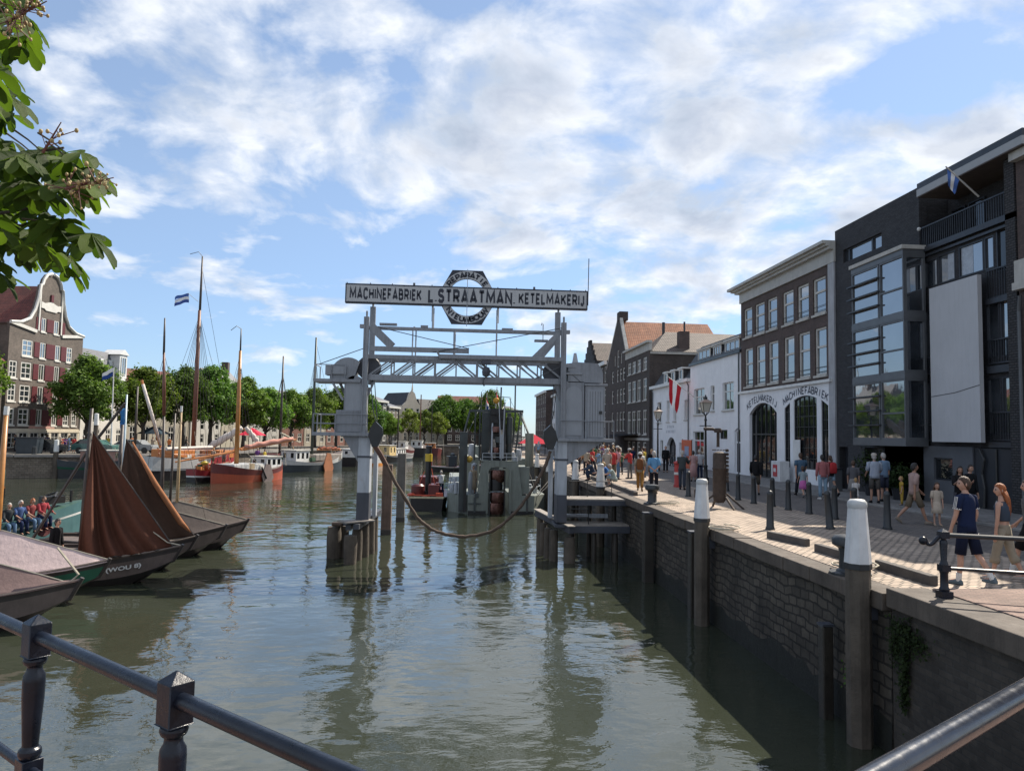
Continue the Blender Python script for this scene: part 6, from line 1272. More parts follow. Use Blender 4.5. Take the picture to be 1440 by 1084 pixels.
# ================================================================ horse chestnut overhanging the view
m_ch=leafmat('chestnut_leaf',(.020,.050,.012),(.082,.15,.026),.35,vein=14)
t_=thing('chestnut_tree','flowering horse chestnut with big drooping leaves hanging in from the upper left','tree',(-5.2,3.6,2.6))
mb=MB(); mb.tube([(-5.2,3.6,2.6),(-5.1,3.6,4.0),(-5.0,3.6,5.5),(-4.8,3.7,7.5)],[.3,.26,.22,.1],10)
rc_=random.Random(5)
def leafat(m,uvs,p,d,up,Ln):
    """one drooping leaflet: narrow stalk end, widest two thirds out, folded along the midrib"""
    d=d.normalized(); sd_=d.cross(up).normalized(); n=sd_.cross(d); ws=[.03,.09,.16,.22,.265,.28,.235,.10]; k=len(ws)
    b=len(m.v); curve=rc_.uniform(.1,.45); tw=rc_.uniform(-.25,.25)
    for i,w_ in enumerate(ws):
        s=i/(k-1); c=p+d*(Ln*s)-V3((0,0,1))*Ln*curve*s*s; ww=w_*Ln*.92*(1+.06*(-1)**i)
        for q,f in ((-1,.28),(0,0),(1,.28)): m.v.append(tuple(c+sd_*(q*ww)*(1)+n*(abs(q)*ww*f+q*tw*ww)))
    for i in range(k-1):
        for q in (0,1): m.f.append([b+3*i+q,b+3*i+q+1,b+3*i+4+q,b+3*i+3+q]); m.m.append(0)
def hand(m,c,axis,size,n=6):
    axis=axis.normalized(); a=axis.orthogonal().normalized(); b=axis.cross(a); ph=rc_.uniform(0,6)
    for i in range(n):
        th=ph+2*PI*i/n; d=(a*math.cos(th)+b*math.sin(th))*.75+V3((0,0,-.55))+axis*.15
        leafat(m,None,c,d,axis,size*rc_.uniform(.75,1.1))
ml=MB(); br=MB()
def px(x,y,Y): return at(x,y,Y)
blobs=[(-5,-10,55,70,14),(15,60,35,60,9),(5,150,30,40,6),(60,240,75,45,17),(30,300,55,60,17),(85,330,45,40,10),(10,360,40,35,8),(110,240,26,22,5),(-60,200,60,200,30),(40,210,40,25,6),(130,335,10,12,1),(95,370,18,10,2)]
anch=[px(-190,80,3.7),px(-160,320,3.6)]
cents=[]
for bx_,by_,sx_,sy_,n in blobs:
    for i in range(n):
        Y=rc_.uniform(3.1,4.3); x=bx_+rc_.uniform(-1,1)*sx_*.8; y=by_+rc_.uniform(-1,1)*sy_*.8; p=px(x,y,Y); cents.append(p)
        hand(ml,p,V3((rc_.gauss(.1,.35),rc_.gauss(-.1,.35),1)),rc_.uniform(.105,.155),rc_.choice((5,6,7)))
o=ml.build('foliage',m_ch,t_,smooth=3)
uvl=o.data.uv_layers.new(name='UVMap')
for pl in o.data.polygons:
    for li in pl.loop_indices: vi=o.data.loops[li].vertex_index; r_=vi%24; uvl.data[li].uv=((r_%3)/2.0-.5 if r_%3!=0 else .5,(r_//3)/7.0)
for i,p in enumerate(cents):
    if i%4==0:
        a=anch[0] if p.z>5.9 else anch[1]; d=(a-p).normalized(); br=MB(); br.tube([p+d*.16+V3((0,0,.03)),p+d*.08+V3((0,0,.02)),p],[.005,.004,.003],5); br.build('twig',mat('twig_brown',(.06,.045,.025),.8),t_)
for a,s in ((anch[0],V3((-4.9,3.6,5.2))),(anch[1],V3((-5.0,3.6,4.6)))):
    mb.tube([s,s.lerp(a,.5)+V3((0,0,.15)),a],[.09,.06,.03],7); 
for x0,y0,x1,y1,Y in ((-30,225,90,208,3.6),(-60,310,60,290,3.7),(-60,20,35,12,3.6),(-100,200,-20,130,3.7)): mb.tube([px(x0-80,y0+20,Y),px(x0,y0,Y),px(x1,y1,Y)],[.02,.012,.005],6)
mb.build('trunk',m_bark,t_,smooth=1)
for x0,y0,x1,y1,n in ((8,32,66,2,40),(92,266,160,250,48),(60,215,86,172,8),(30,20,58,-14,20)):
    fl=MB(); st=MB(); a,b=px(x0,y0,3.0),px(x1,y1,2.95); st.tube([a,a.lerp(b,.5),b],[.006,.004,.002],5)
    for i in range(n):
        f=rc_.random()**1.2*.85; c=a.lerp(b,f); rad=.075*(1-f)+.02; p=c+V3((rc_.gauss(0,1),rc_.gauss(0,.7),rc_.gauss(0,1)))*rad*.6; st.tube([c,p],.002,4,False); s_r=rc_.uniform(.0045,.009); fl.ball(p,(s_r,s_r,s_r*1.2),6,4)
    fl.build('blossoms',mat('bud_cream',(.33,.25,.11),.7,.5,30),t_,smooth=3); st.build('flower_stalk',mat('stalk_red',(.12,.05,.04),.7),t_)
# ivy and ferns on the quay wall
def ivy(label,name,spots,lf,n,size):
    c=V3((0,0,0))
    for s in spots: c+=V3(s[:3])/len(spots)
    t=thing(name,label,'plant',tuple(c)); m=MB()
    for x,y,z,ry,rz in spots:
        for i in range(n):
            p=V3((x-abs(rc_.gauss(0,.05)),y+rc_.gauss(0,ry),z+rc_.gauss(0,rz))); nn=V3((-1,rc_.gauss(0,.5),rc_.gauss(.4,.5))).normalized(); a=nn.orthogonal().normalized(); b=nn.cross(a); s=size*rc_.uniform(.6,1.3); th=rc_.uniform(0,6); e=a*math.cos(th)+b*math.sin(th); f=nn.cross(e); m.q(p-e*s,p+f*s*.7,p+e*s,p-f*s*.7)
    m.build('leaves',lf,t); k=MB(); k.tube([(6.92,spots[0][1],spots[0][2]),(6.92,spots[-1][1],spots[-1][2])],.012,4); k.build('stem',m_bark,t); return t
ivy('dark ivy clump hanging on the quay wall below the railing post','ivy',[(6.92,10.95,2.02,.16,.13),(6.92,10.75,1.9,.2,.1),(6.92,11.2,1.75,.06,.2),(6.92,10.95,1.5,.05,.2),(6.92,11.0,1.1,.04,.18)],leafmat('ivy_leaf',(.010,.018,.007),(.03,.05,.015),.15),220,.03)
ivy('small green fern growing in the wall beside the nearest white topped post','fern',[(6.88,12.35,1.05,.12,.12),(6.88,12.45,.85,.1,.1)],m_lf[0],90,.04)
# ================================================================ mooring posts, bollards, lamps, railings
m_pw=mat('post_white',(.60,.61,.62),.6,.12,2.5,streak=.35,bmp=.15); m_bol=mat('bollard_black',(.020,.024,.028),.45,.25,3,rust=.12); m_rail=mat('railing_paint',(.007,.010,.018),.3,.45,6,spec=.38,bmp=.12,rust=.22)
def octo(r,z,x,y,q=1.0): return [(x+r*math.cos(PI/8+PI/4*i),y+r*q*math.sin(PI/8+PI/4*i),z) for i in range(8)]
def white_post(x,y,lb,r=.205,zt=3.82,zb=2.86):
    t=thing('mooring_post',lb,'mooring post',(x,y,0),0,'white topped mooring posts along the quay wall')
    m=MB(); m.loft([octo(r*.98,-1.2,x,y),octo(r,1.5,x,y),octo(r*.97,zb-.08,x,y)]); m.build('timber_shaft',m_pile,t,bev=.01)
    m=MB(); m.loft([octo(r*1.06,zb-.09,x,y),octo(r*1.06,zb,x,y)]); m.build('dark_band',m_bol,t)
    m=MB(); m.loft([octo(r*1.04,zb,x,y),octo(r*.72,zt-.1,x,y)]); m.build('white_cap',m_pw,t,bev=.008)
    m=MB(); m.lathe([(r*.74,zt-.1),(r*.76,zt-.06),(r*.74,zt-.01),(r*.55,zt+.035),(.02,zt+.045)],(x,y,0),16); m.build('zinc_top',mat('zinc',(.42,.43,.43),.5,.15,4,streak=.2),t,smooth=.8)
    m=MB(); m.bx(x+.05,x+.38,y-.09,y+.09,2.0,2.3); m.build('wall_bracket',m_gd,t)
    return t
for i,(x,y,zt,lb) in enumerate([(6.67,11.85,3.90,'nearest mooring post with tall white octagonal top by the quay wall'),(6.62,19.4,3.78,'second mooring post with white top beside the rusty machine on the quay'),(6.6,33,3.64,'third white topped mooring post just right of the crane landing stage'),(6.62,40,3.54,'fourth white topped mooring post seen between the crane leg and the crouching people'),(6.52,50.5,3.42,'fifth white topped mooring post left of the right gantry leg'),(6.55,58.0,3.40,'farthest white topped mooring post above the dredger bow')]): white_post(x,y,lb,zt=zt,zb=zt-1.0)
for i,(x,y,z,w_) in enumerate([(6.68,25.1,2.3,.17),(6.68,20.2,2.3,.15),(6.7,13.0,1.6,.1)]):
    t=thing('fender_post',['dark timber fender against the quay wall beside the landing stage','dark timber fender against the quay wall left of the second white post','short rusted fender low on the wall behind the nearest white post'][i],'fender',(x,y,0)); MB().bx(x-w_,x+w_,y-w_,y+w_,-1,z).build('timber',m_wetp,t,bev=.03); MB().bx(x-w_-.01,x+w_+.01,y-w_-.01,y+w_+.01,z,z+.04).build('cap_iron',m_gd,t)
bl=[(9.64,29.92,'bollard beside the red hydrant and the grey haired man'),(12.57,33.4,'farthest black bollard of the row, behind the rusty machine'),(11.17,28.48,'first black bollard right of the rusty machine'),(11.19,27.0,'black bollard before the person in a black jacket'),(11.44,25.94,'black bollard directly behind the lone front bollard'),(11.45,24.7,'black bollard left of the girl in the pink skirt'),(11.58,23.47,'black bollard in front of the family walking away'),(11.65,21.97,'black bollard below the woman with red backpack'),(11.78,21.08,'black bollard half hidden behind the nearest white post'),(11.94,19.69,'nearest bollard of the row, right of the white post'),(10.24,19.56,'leaning black bollard in front of the row'),(8.46,19.33,'lone black bollard on the sunlit cobbles near the quay edge')]
b0=None
for x,y,lb in bl:
    if b0 is None:
        b0=thing('bollard',lb,'bollard',(x,y,2.5),0,'black bollards between street and quay')
        MB().lathe([(.115,0),(.115,.06),(.1,.08),(.078,.9),(.085,.92),(.085,.96),(.055,1.02),(.01,1.04)],(0,0,0),14).build('shaft',m_bol,b0,True,smooth=.7); MB().lathe([(.13,-.01),(.13,.03),(.1,.035)],(0,0,0),14).build('foot_ring',m_bol,b0,True)
        o=b0
    else: o=copytree(b0); o.location=(x,y,2.5); o['label']=lb
    o.rotation_euler=(0,0,R.uniform(0,6)) if 'leaning' not in lb else (.0,-.085,0)
for x,y,s,lb in ((7.2,13.05,1,'squat iron mooring bollard behind the nearest white post'),(7.2,26.5,.85,'squat iron mooring bollard beside the landing stage'),(7.3,44,.8,'squat iron mooring bollard near the crouching onlookers')):
    t=thing('mooring_bollard',lb,'mooring bollard',(x,y,2.5),0,'cast iron mooring bollards'); MB().lathe([(.25*s,0),(.24*s,.06),(.19*s,.1),(.185*s,.38),(.2*s,.46),(.3*s,.52),(.31*s,.62),(.26*s,.68),(.05*s,.7)],(x,y,2.5),18).build('head',m_bol,t,smooth=.8); MB().lathe([(.36*s,-.01),(.36*s,.035),(.25*s,.05)],(x,y,2.5),18).build('base_plate',m_bol,t)
for (x0,y0,x1,y1,lb) in ((7.72,17.7,8.02,16.35,'stone kerb block lying on the sunlit cobbles by the lone bollard'),(7.9,15.65,7.95,14.5,'stone kerb block just behind the mooring bollard'),(8.06,13.6,8.08,12.0,'long stone kerb block leading to the railing post'),(7.8,41.5,7.45,29.9,'long low timber kerb beside the crouching onlookers')):
    a,b=V3((x0,y0,2.57)),V3((x1,y1,2.57)); t=thing('kerb_block',lb,'kerb',tuple((a+b)/2)); m=MB(); m.beam(a,b,.16,.2); m.build('stone',mat('dark_kerb',(.075,.066,.06),.85,.3,3,bmp=.4),t,bev=.02)
# right hand railing on the abutment
t=thing('quay_railing','black railing with turned post and ball ended scroll on the coping at right','railing',(7.33,10.65,2.62))
def turned(m,x,y,z,h=1.0,s=1.0):
    q=lambda w,z0,z1: m.bx(x-w,x+w,y-w,y+w,z+z0*h,z+z1*h)
    q(.085*s,0,.1); m.lathe([(.07*s,z+.1*h),(.075*s,z+.13*h),(.058*s,z+.16*h),(.055*s,z+.36*h),(.07*s,z+.4*h)],(x,y,0),14); q(.066*s,.4,.5); m.lathe([(.066*s,z+.5*h),(.052*s,z+.53*h),(.042*s,z+.57*h),(.056*s,z+.82*h),(.05*s,z+.86*h),(.036*s,z+.88*h),(.05*s,z+.9*h)],(x,y,0),14)
    w=.062*s; m.bx(x-w,x+w,y-w,y+w,z+.9*h,z+1.0*h); m.add([(x-w,y-w,z+h),(x+w,y-w,z+h),(x+w,y+w,z+h),(x-w,y+w,z+h),(x,y,z+1.05*h)],[(0,1,4),(1,2,4),(2,3,4),(3,0,4)])
m=MB(); turned(m,7.33,10.65,2.6,.97); m.build('post',m_rail,t,smooth=.6)
m=MB(); m.tube([(7.33,10.65,3.52),(9.2,9.9,3.52),(13,8.4,3.52)],.035,10); m.tube([(7.33,10.65,3.03),(13,8.4,3.03)],.026,8); m.build('rail',m_bol,t,smooth=.6)
m=MB(); m.tube(smooth([(7.33,10.65,3.52),(7.26,10.68,3.47),(7.2,10.7,3.39),(7.15,10.72,3.37),(7.11,10.74,3.4)],5),.03,8); m.ball((7.08,10.75,3.42),.065,12,8); m.build('scroll_end',m_rail,t,smooth=3)
# bridge the photographer stands on
DZ=3.2
setp(MB().prism([(-4.6,6.8),(-2.57,4.17),(-2.13,3.6),(-1.72,3.1),(.40,1.22),(.55,1.22),(3.6,3.3),(6.6,4.2),(6.6,-6),(-4.6,-6)],lambda u,v:(u,v,DZ),lambda u,v:(u,v,DZ-.5)).build('bridge_deck',brick('deck_bricks',(.19,.105,.08),(.26,.15,.115),(.13,.12,.10),.21,.07,.01,.85,.8,True)),kind='structure')
t=thing('bridge_railing','glossy black bridge railing with square capped turned posts in the left foreground','railing',(-.75,2.16,DZ))
u1=V3((.743,-.669,0)); p2=V3((-.75,2.16,0))
pp=[p2-u1*(.955*k) for k in (-1.52/.955,0,1,2,3)]
def fpost(t,x,y,top,rz,s=1):
    M_=Matrix.Translation((x,y,0))@Matrix.Rotation(rz,4,'Z'); m=MB(); w=.046*s
    def B(w0,z0,z1): m.add([M_@V3((a*w0,b*w0,z)) for z in (z0,z1) for a,b in ((-1,-1),(1,-1),(1,1),(-1,1))],[(0,1,2,3),(4,5,6,7),(0,1,5,4),(1,2,6,5),(2,3,7,6),(3,0,4,7)])
    B(w,top-.115,top); m.add([M_@V3(v) for v in ((-w,-w,top),(w,-w,top),(w,w,top),(-w,w,top),(0,0,top+.03))],[(0,1,4),(1,2,4),(2,3,4),(3,0,4)])
    m.lathe([(r_*(s+.08),z_) for r_,z_ in ((.03,top-.115),(.042,top-.12),(.045,top-.13),(.04,top-.142),(.028,top-.15),(.030,top-.165),(.040,top-.18),(.042,top-.20),(.041,top-.26),(.03,top-.42),(.03,top-.425),(.042,top-.435),(.044,top-.45),(.036,top-.465))],(x,y,0),18)
    B(.044*s,top-.575,top-.465); m.lathe([(.03,top-.575),(.042,top-.60),(.045,top-.7),(.05,DZ+.12)],(x,y,0),16); B(.065,DZ,DZ+.12)
    return m.build('post',m_rail,t,smooth=.6,bev=.003)
RZ1=math.atan2(-.669,.743)
for p in pp: fpost(t,p.x,p.y,4.205,RZ1,.78)
m=MB(); a,b=pp[0],pp[4]; m.tube([(a.x,a.y,4.158),(b.x,b.y,4.158)],.023,14); m.build('top_rail',m_rail,t,smooth=.6)
m=MB(); m.tube([(a.x,a.y,3.70),(b.x,b.y,3.70)],.017,12); m.build('lower_rail',m_rail,t,smooth=.6)
c0=pp[0]
t=thing('bridge_railing','thick glossy black handrail rising across the lower right corner','railing',(.9,1.47,DZ))
u2=V3((.826,.564,0)); q0=V3((.9,1.47,0))-u2*.6; m=MB(); e=q0+u2*4.2; m.tube([(q0.x,q0.y,4.245),(e.x,e.y,4.245)],.0295,20); m.build('top_rail',mat('worn_rail',(.012,.014,.02),.24,.35,10,coat=.25,bmp=.03),t,smooth=.6)
m=MB(); m.tube([(q0.x,q0.y,3.75),(e.x,e.y,3.75)],.022,12); m.build('lower_rail',m_rail,t,smooth=.6)
for k in (0.02,2.0,4.0): p=q0+u2*k; fpost(t,p.x,p.y,4.22,math.atan2(.564,.826))
# street lamps
m_lglass=mat('lamp_glass',(.50,.48,.42),.25,.1,2); m_copper=mat('lamp_copper',(.32,.23,.18),.5,.15,3)
def street_lamp(x,y,H,lb):
    t=thing('street_lamp',lb,'street lamp',(x,y,2.5),0,'old fashioned street lamps on the quay'); z=2.5
    m=MB(); m.lathe([(.17,z),(.17,z+.3),(.12,z+.36),(.1,z+.9),(.13,z+.95),(.07,z+1.0),(.05,z+H-1.25),(.08,z+H-1.2),(.05,z+H-1.1),(.04,z+H-.98)],(x,y,0),14); m.tube([(x-.32,y,z+H-1.5),(x+.32,y,z+H-1.5)],.025,6); m.build('post',m_black,t,smooth=.7)
    m=MB(); b,a=.13,.24
    for sx_ in (-1,1):
        for sy_ in (-1,1): m.beam((x+sx_*b,y+sy_*b,z+H-.78),(x+sx_*a,y+sy_*a,z+H-.26),.025); m.beam((x,y,z+H-.98),(x+sx_*b,y+sy_*b,z+H-.78),.03)
    m.build('lantern_frame',m_black,t)
    sq=lambda r,zz:[(x-r,y-r,zz),(x+r,y-r,zz),(x+r,y+r,zz),(x-r,y+r,zz)]
    m=MB(); m.loft([sq(b*.97,z+H-.77),sq(a*.97,z+H-.27)]); m.build('lantern_glass',m_lglass,t)
    m=MB(); m.loft([sq(a+.05,z+H-.27),sq(a+.04,z+H-.24),sq(.1,z+H-.1)]); m.build('lantern_roof',m_copper,t); m=MB(); m.lathe([(.1,z+H-.1),(.1,z+H+.02),(.05,z+H+.05),(.03,z+H+.14),(.01,z+H+.16)],(x,y,0),10); m.build('finial',m_black,t)
for x,y,H,lb in ((13.3,38.4,4.55,'street lamp with big tapered lantern behind the second white post'),(14.6,52.3,4.5,'smaller looking street lamp before the arched white house door'),(13.6,70,4.5,'distant street lamp beside the crowd and cafe awning')): street_lamp(x,y,H,lb)
# rusty machine on legs
t=thing('steam_boiler','tall rusty riveted vertical boiler on splayed iron legs standing on the cobbles','machine',(9.2,25.0,2.5)); m_rust=mat('rusty_boiler',(.05,.035,.028),.75,.4,5,bmp=.5,rust=.5)
m=MB(); z=2.5; m.lathe([(.14,z+.2),(.2,z+.28),(.225,z+.45),(.225,z+1.35),(.24,z+1.37),(.225,z+1.4),(.22,z+1.85),(.2,z+1.9),(.08,z+1.95)],(9.15,25,0),20); m.bx(8.97,9.12,24.86,24.95,z+.5,z+1.8); m.build('boiler_shell',m_rust,t,smooth=.7)
m=MB(); m.tube([(9.1,25,z+2.1),(9.1,25,z+2.65),(8.9,25,z+2.72),(8.6,25,z+2.72)],.055,8); m.lathe([(.13,z+2.6),(.14,z+2.68),(.1,z+2.75)],(9.1,25,0),12); m.build('top_pipe',m_rust,t,smooth=.7)
m=MB()
for i in range(9): m.lathe([(.05,z+.9+i*.13),(.07,z+.95+i*.13),(.05,z+1.0+i*.13)],(9.38,24.9,0),8)
m.build('valve_column',m_rust,t,smooth=1)
m=MB(); m.beam((8.95,25,z+.45),(8.35,25.2,z),.06); m.beam((9.3,24.8,z+.4),(9.45,24.4,z),.06); m.beam((9.4,25,z+.5),(9.9,24.7,z),.06); m.beam((9.1,25.2,z+.4),(9.2,25.8,z),.06); m.add([(8.3,25.1,z+.35),(8.5,25.1,z+.45),(8.45,25.15,z+.7),(8.3,25.12,z+.62)],[(0,1,2,3)]); m.build('leg',m_rust,t)
m=MB(); 
for k in range(14):
    for zz in (.45,1.35,2.0): m.ball((9.15+.228*math.cos(k*2*PI/14),25+.228*math.sin(k*2*PI/14),z+zz),.022,5,3)
m.build('rivets',m_rust,t)
t=thing('hydrant_column','red hydrant column near the grey haired man on the quay','hydrant',(10.9,35.5,2.5)); MB().lathe([(.2,2.5),(.2,2.6),(.16,2.65),(.16,3.6),(.2,3.64),(.19,3.72),(.05,3.78)],(10.9,35.5,0),14).build('body',mat('hydrant_red',(.36,.03,.025),.45,.15),t,smooth=.7); MB().lathe([(.165,3.1),(.175,3.12),(.175,3.2),(.165,3.22)],(10.9,35.5,0),14).build('collar',m_white,t)
t=thing('banner_stand','orange red information banner leaning at the white house wall','banner',(16.8,52.5,2.57)); MB().bx(16.75,16.8,51.4,53.6,2.7,4.75).build('banner',mat('banner_orange',(.50,.10,.035),.6,.15,1.5),t); m=MB(); m.bx(16.72,16.75,51.9,52.8,3.6,4.3); m.bx(16.72,16.75,52.5,53.3,3.0,3.7); m.build('printed_panel',mat('banner_print',(.25,.3,.42),.6),t); m=MB(); m.tube([(16.82,51.4,2.575),(16.82,51.4,4.8)],.03,5); m.tube([(16.82,53.6,2.575),(16.82,53.6,4.8)],.03,5); m.build('pole',m_black,t)
t=thing('notice_cabinet','white cabinet with red notice before the arched shopfront','cabinet',(18.2,40.2,2.57)); MB().bx(17.9,18.45,39.6,40.75,2.575,3.7).build('box',m_pw,t,bev=.02); m=MB(); m.bx(17.87,17.9,39.95,40.45,2.85,3.5); o=m.build('red_notice',mat('notice_red',(.4,.03,.04),.5),t); MB().bx(17.86,17.87,40.05,40.35,3.1,3.3).build('white_label',m_white,o)
t=thing('litter_bin','grey metal bin standing by the dark apartment block entrance','bin',(17.7,33.3,2.57)); MB().bx(17.5,17.95,33.1,33.55,2.575,3.55).build('body',m_met,t,bev=.03); MB().bx(17.47,17.98,33.07,33.58,3.55,3.62).build('lid',m_mdk,t,bev=.01)
def bush(label,x,y,z,w,h,lf,n=900,s=.06):
    t=thing('potted_shrub',label,'shrub',(x,y,z)); m=MB()
    for i in range(n):
        d=V3((R.gauss(0,1),R.gauss(0,1),R.gauss(0,1))).normalized(); p=V3((x,y,z+.35+h*.5))+V3((d.x*w,d.y*w,d.z*h*.55))*R.uniform(.5,1.05); a=d.orthogonal().normalized(); b=d.cross(a); th=R.uniform(0,6); e=a*math.cos(th)+b*math.sin(th)+d*.4; f=d.cross(e); k=s*R.uniform(.6,1.3); m.q(p-e*k,p+f*k*.5,p+e*k,p-f*k*.5)
    m.build('leaves',lf,t); MB().lathe([(.25,z),(.32,z+.45),(.35,z+.48),(.3,z+.48)],(x,y,0),14).build('planter',m_mdk,t)
bush('leafy shrub in a pot beside the dark apartment entrance',17.9,30.6,2.58,.75,1.7,MC['ivy_leaf']); bush('low dark shrub in front of the grey plinth wall',17.9,28.6,2.58,.9,1.1,MC['ivy_leaf'])
for i,(x,y) in enumerate(((17.9,60.0),(17.8,48.9),(17.6,58.9))):
    t=thing('bicycle',['dark bicycle leaning left of the arched white house door','dark bicycle leaning beside the white house doorway','dark bicycle leaning under the orange banner'][i],'bicycle',(x,y,2.575),0,'bicycles leaning at the white houses'); 
    for yy in (-.52,.52): m=MB(); m.tube([(x,y+yy+.33*math.cos(k*PI/9),2.92+.33*math.sin(k*PI/9)) for k in range(19)],.025,5); m.build('wheel',m_black,t)
    m=MB(); P_ts=[((x,y-.52,2.92),(x,y-.2,3.4)),((x,y-.2,3.4),(x,y+.4,3.45)),((x,y+.4,3.45),(x,y+.52,2.92)),((x,y-.2,3.4),(x,y-.05,2.85)),((x,y-.05,2.85),(x,y+.4,3.4)),((x,y-.52,2.92),(x,y-.05,2.85)),((x,y+.4,3.45),(x,y+.38,3.65))]
    for a,b in P_ts: m.tube([a,b],.022,5)
    m.build('bike_frame',m_black,t); m=MB(); m.tube([(x-.25,y+.3,3.65),(x,y+.38,3.66),(x+.25,y+.3,3.65)],.018,5); m.build('handlebar',m_black,t); m=MB(); m.bx(x-.08,x+.08,y-.34,y-.08,3.46,3.52); m.build('saddle',m_black,t,bev=.02)
flag('flagpole','red white and red banner hanging from a leaning pole on the white house',(18.75,54.2,7.3),(17.2,58.6,9.8),[m_red,m_wh,('redb',(.42,.02,.03))],2.3,1.9,.9)
t=thing('festival_tent','red market tent on the far right quay behind the dredger','tent',(9.5,88,2.5)); m=MB(); m.add([(7.8,86,3.9),(11.2,86,3.9),(11.2,90,3.9),(7.8,90,3.9),(9.5,88,5.0)],[(0,1,4),(1,2,4),(2,3,4),(3,0,4)]); m.build('canopy',cloth('tent_red',(.45,.03,.05)),t); m=MB()
for a in (7.9,11.1):
    for b in (86.1,89.9): m.tube([(a,b,2.5),(a,b,3.9)],.05,5)
m.build('post',m_black,t)
for x,y,cl,nm,lb in ((-36.5,93.5,(.03,.05,.07),'tent_navy','dark blue market tent on the left quay behind the white barge'),(-26.8,101,(.5,.03,.06),'tent_crimson','crimson market tent on the left quay behind the varnished mast')):
    t=thing('market_tent',lb,'tent',(x,y,GZ)); m=MB(); m.add([(x-1.5,y-1.5,4.2),(x+1.5,y-1.5,4.2),(x+1.5,y+1.5,4.2),(x-1.5,y+1.5,4.2),(x,y,5.2)],[(0,1,4),(1,2,4),(2,3,4),(3,0,4)]); m.build('canopy',cloth(nm,cl),t); m=MB()
    for a in (-1.4,1.4):
        for b in (-1.4,1.4): m.tube([(x+a,y+b,GZ),(x+a,y+b,4.2)],.05,5)
    m.build('post',m_black,t)
# parked cars and a container on the left quay (small in view)
for i,(x,y,c_,lb) in enumerate(((-41.0,77.6,(.012,.013,.016),'black parked car on the left quay before the warehouse'),(-36.6,79.3,(.05,.12,.11),'green parked car on the left quay under the dark round tree'),(-34.0,82.6,(.25,.26,.27),'grey parked car on the left quay'))):
    t=thing('parked_car',lb,'car',(x,y,GZ),R.uniform(-.1,.2),'cars parked on the left quay'); cm=mat('car_paint_%d'%i,c_,.25,.05,2,coat=.5)
    m=MB(); Lc=[(-2.1,.35),(2.1,.35),(2.12,.75),(1.9,.9),(1.1,.98),(.5,1.42),(-1.2,1.45),(-1.9,1.0),(-2.12,.85)]; m.prism(Lc,lambda u,v:(u,-.82,v),lambda u,v:(u,.82,v)); m.build('body',cm,t,True,bev=.08)
    m=MB(); m.prism([(1.0,.99),(.48,1.36),(-1.15,1.38),(-1.7,1.02)],lambda u,v:(u,-.83,v),lambda u,v:(u,.83,v)); m.build('side_window',m_gdark,t,True)
    for a in (-1.3,1.3):
        for s in (-1,1): MB().lathe([(.1,-.1),(.32,-.1),(.33,0),(.32,.1),(.1,.1)],(a,s*.78,.33),14,'y').build('wheel',m_black,t,True)
t=thing('waste_container','dark green steel container on the left quay before the red door','container',(-41.3,75.9,GZ)); MB().prism([(-.9,0),(.9,0),(1.0,1.5),(-1.0,1.5)],lambda u,v:(-41.3+u,75.3,GZ+v),lambda u,v:(-41.3+u,76.5,GZ+v)).build('bin',m_navy_h,t,bev=.04); MB().bx(-42.35,-40.25,75.2,76.6,GZ+1.5,GZ+1.62).build('lid',m_mdk,t,bev=.03)
for i,(px_,py_,Yv) in enumerate(((79,634,74.0),(49,620,74),(135,600,76))):
    q=at(px_,py_,Yv); t=thing('mooring_post','%s mooring post against the left quay wall'%('white topped','slim dark','tall dark')[i],'mooring post',(q.x,q.y,0)); zt=(3.6,2.9,6.2)[i]; m=MB(); m.lathe([(.24,-1),(.22,zt-1.1),(.2,zt)],(q.x,q.y,0),10); m.build('timber',m_pile,t,smooth=.7); m=MB(); m.lathe([(.23,zt-1.1),(.2,zt+.02),(.05,zt+.06)],(q.x,q.y,0),10); m.build('top',m_white if i!=1 else m_bol,t,smooth=.7)
for x,y,lb in ((7.05,19.0,'pale rope loop lying on the cobbles beside the second white post'),(7.5,13.5,'coil of mooring rope on the cobbles by the nearest iron bollard'),(7.6,26.0,'coil of mooring rope beside the bollard at the landing stage')):
    t=thing('mooring_rope',lb,'rope',(x,y,2.5),0,'ropes on the quay'); m=MB(); m.tube([(x+(.17+.012*k)*math.cos(k*.55),y+(.17+.012*k)*math.sin(k*.55),2.52+.004*k) for k in range(26)],.018,5); m.build('coil',m_line,t)
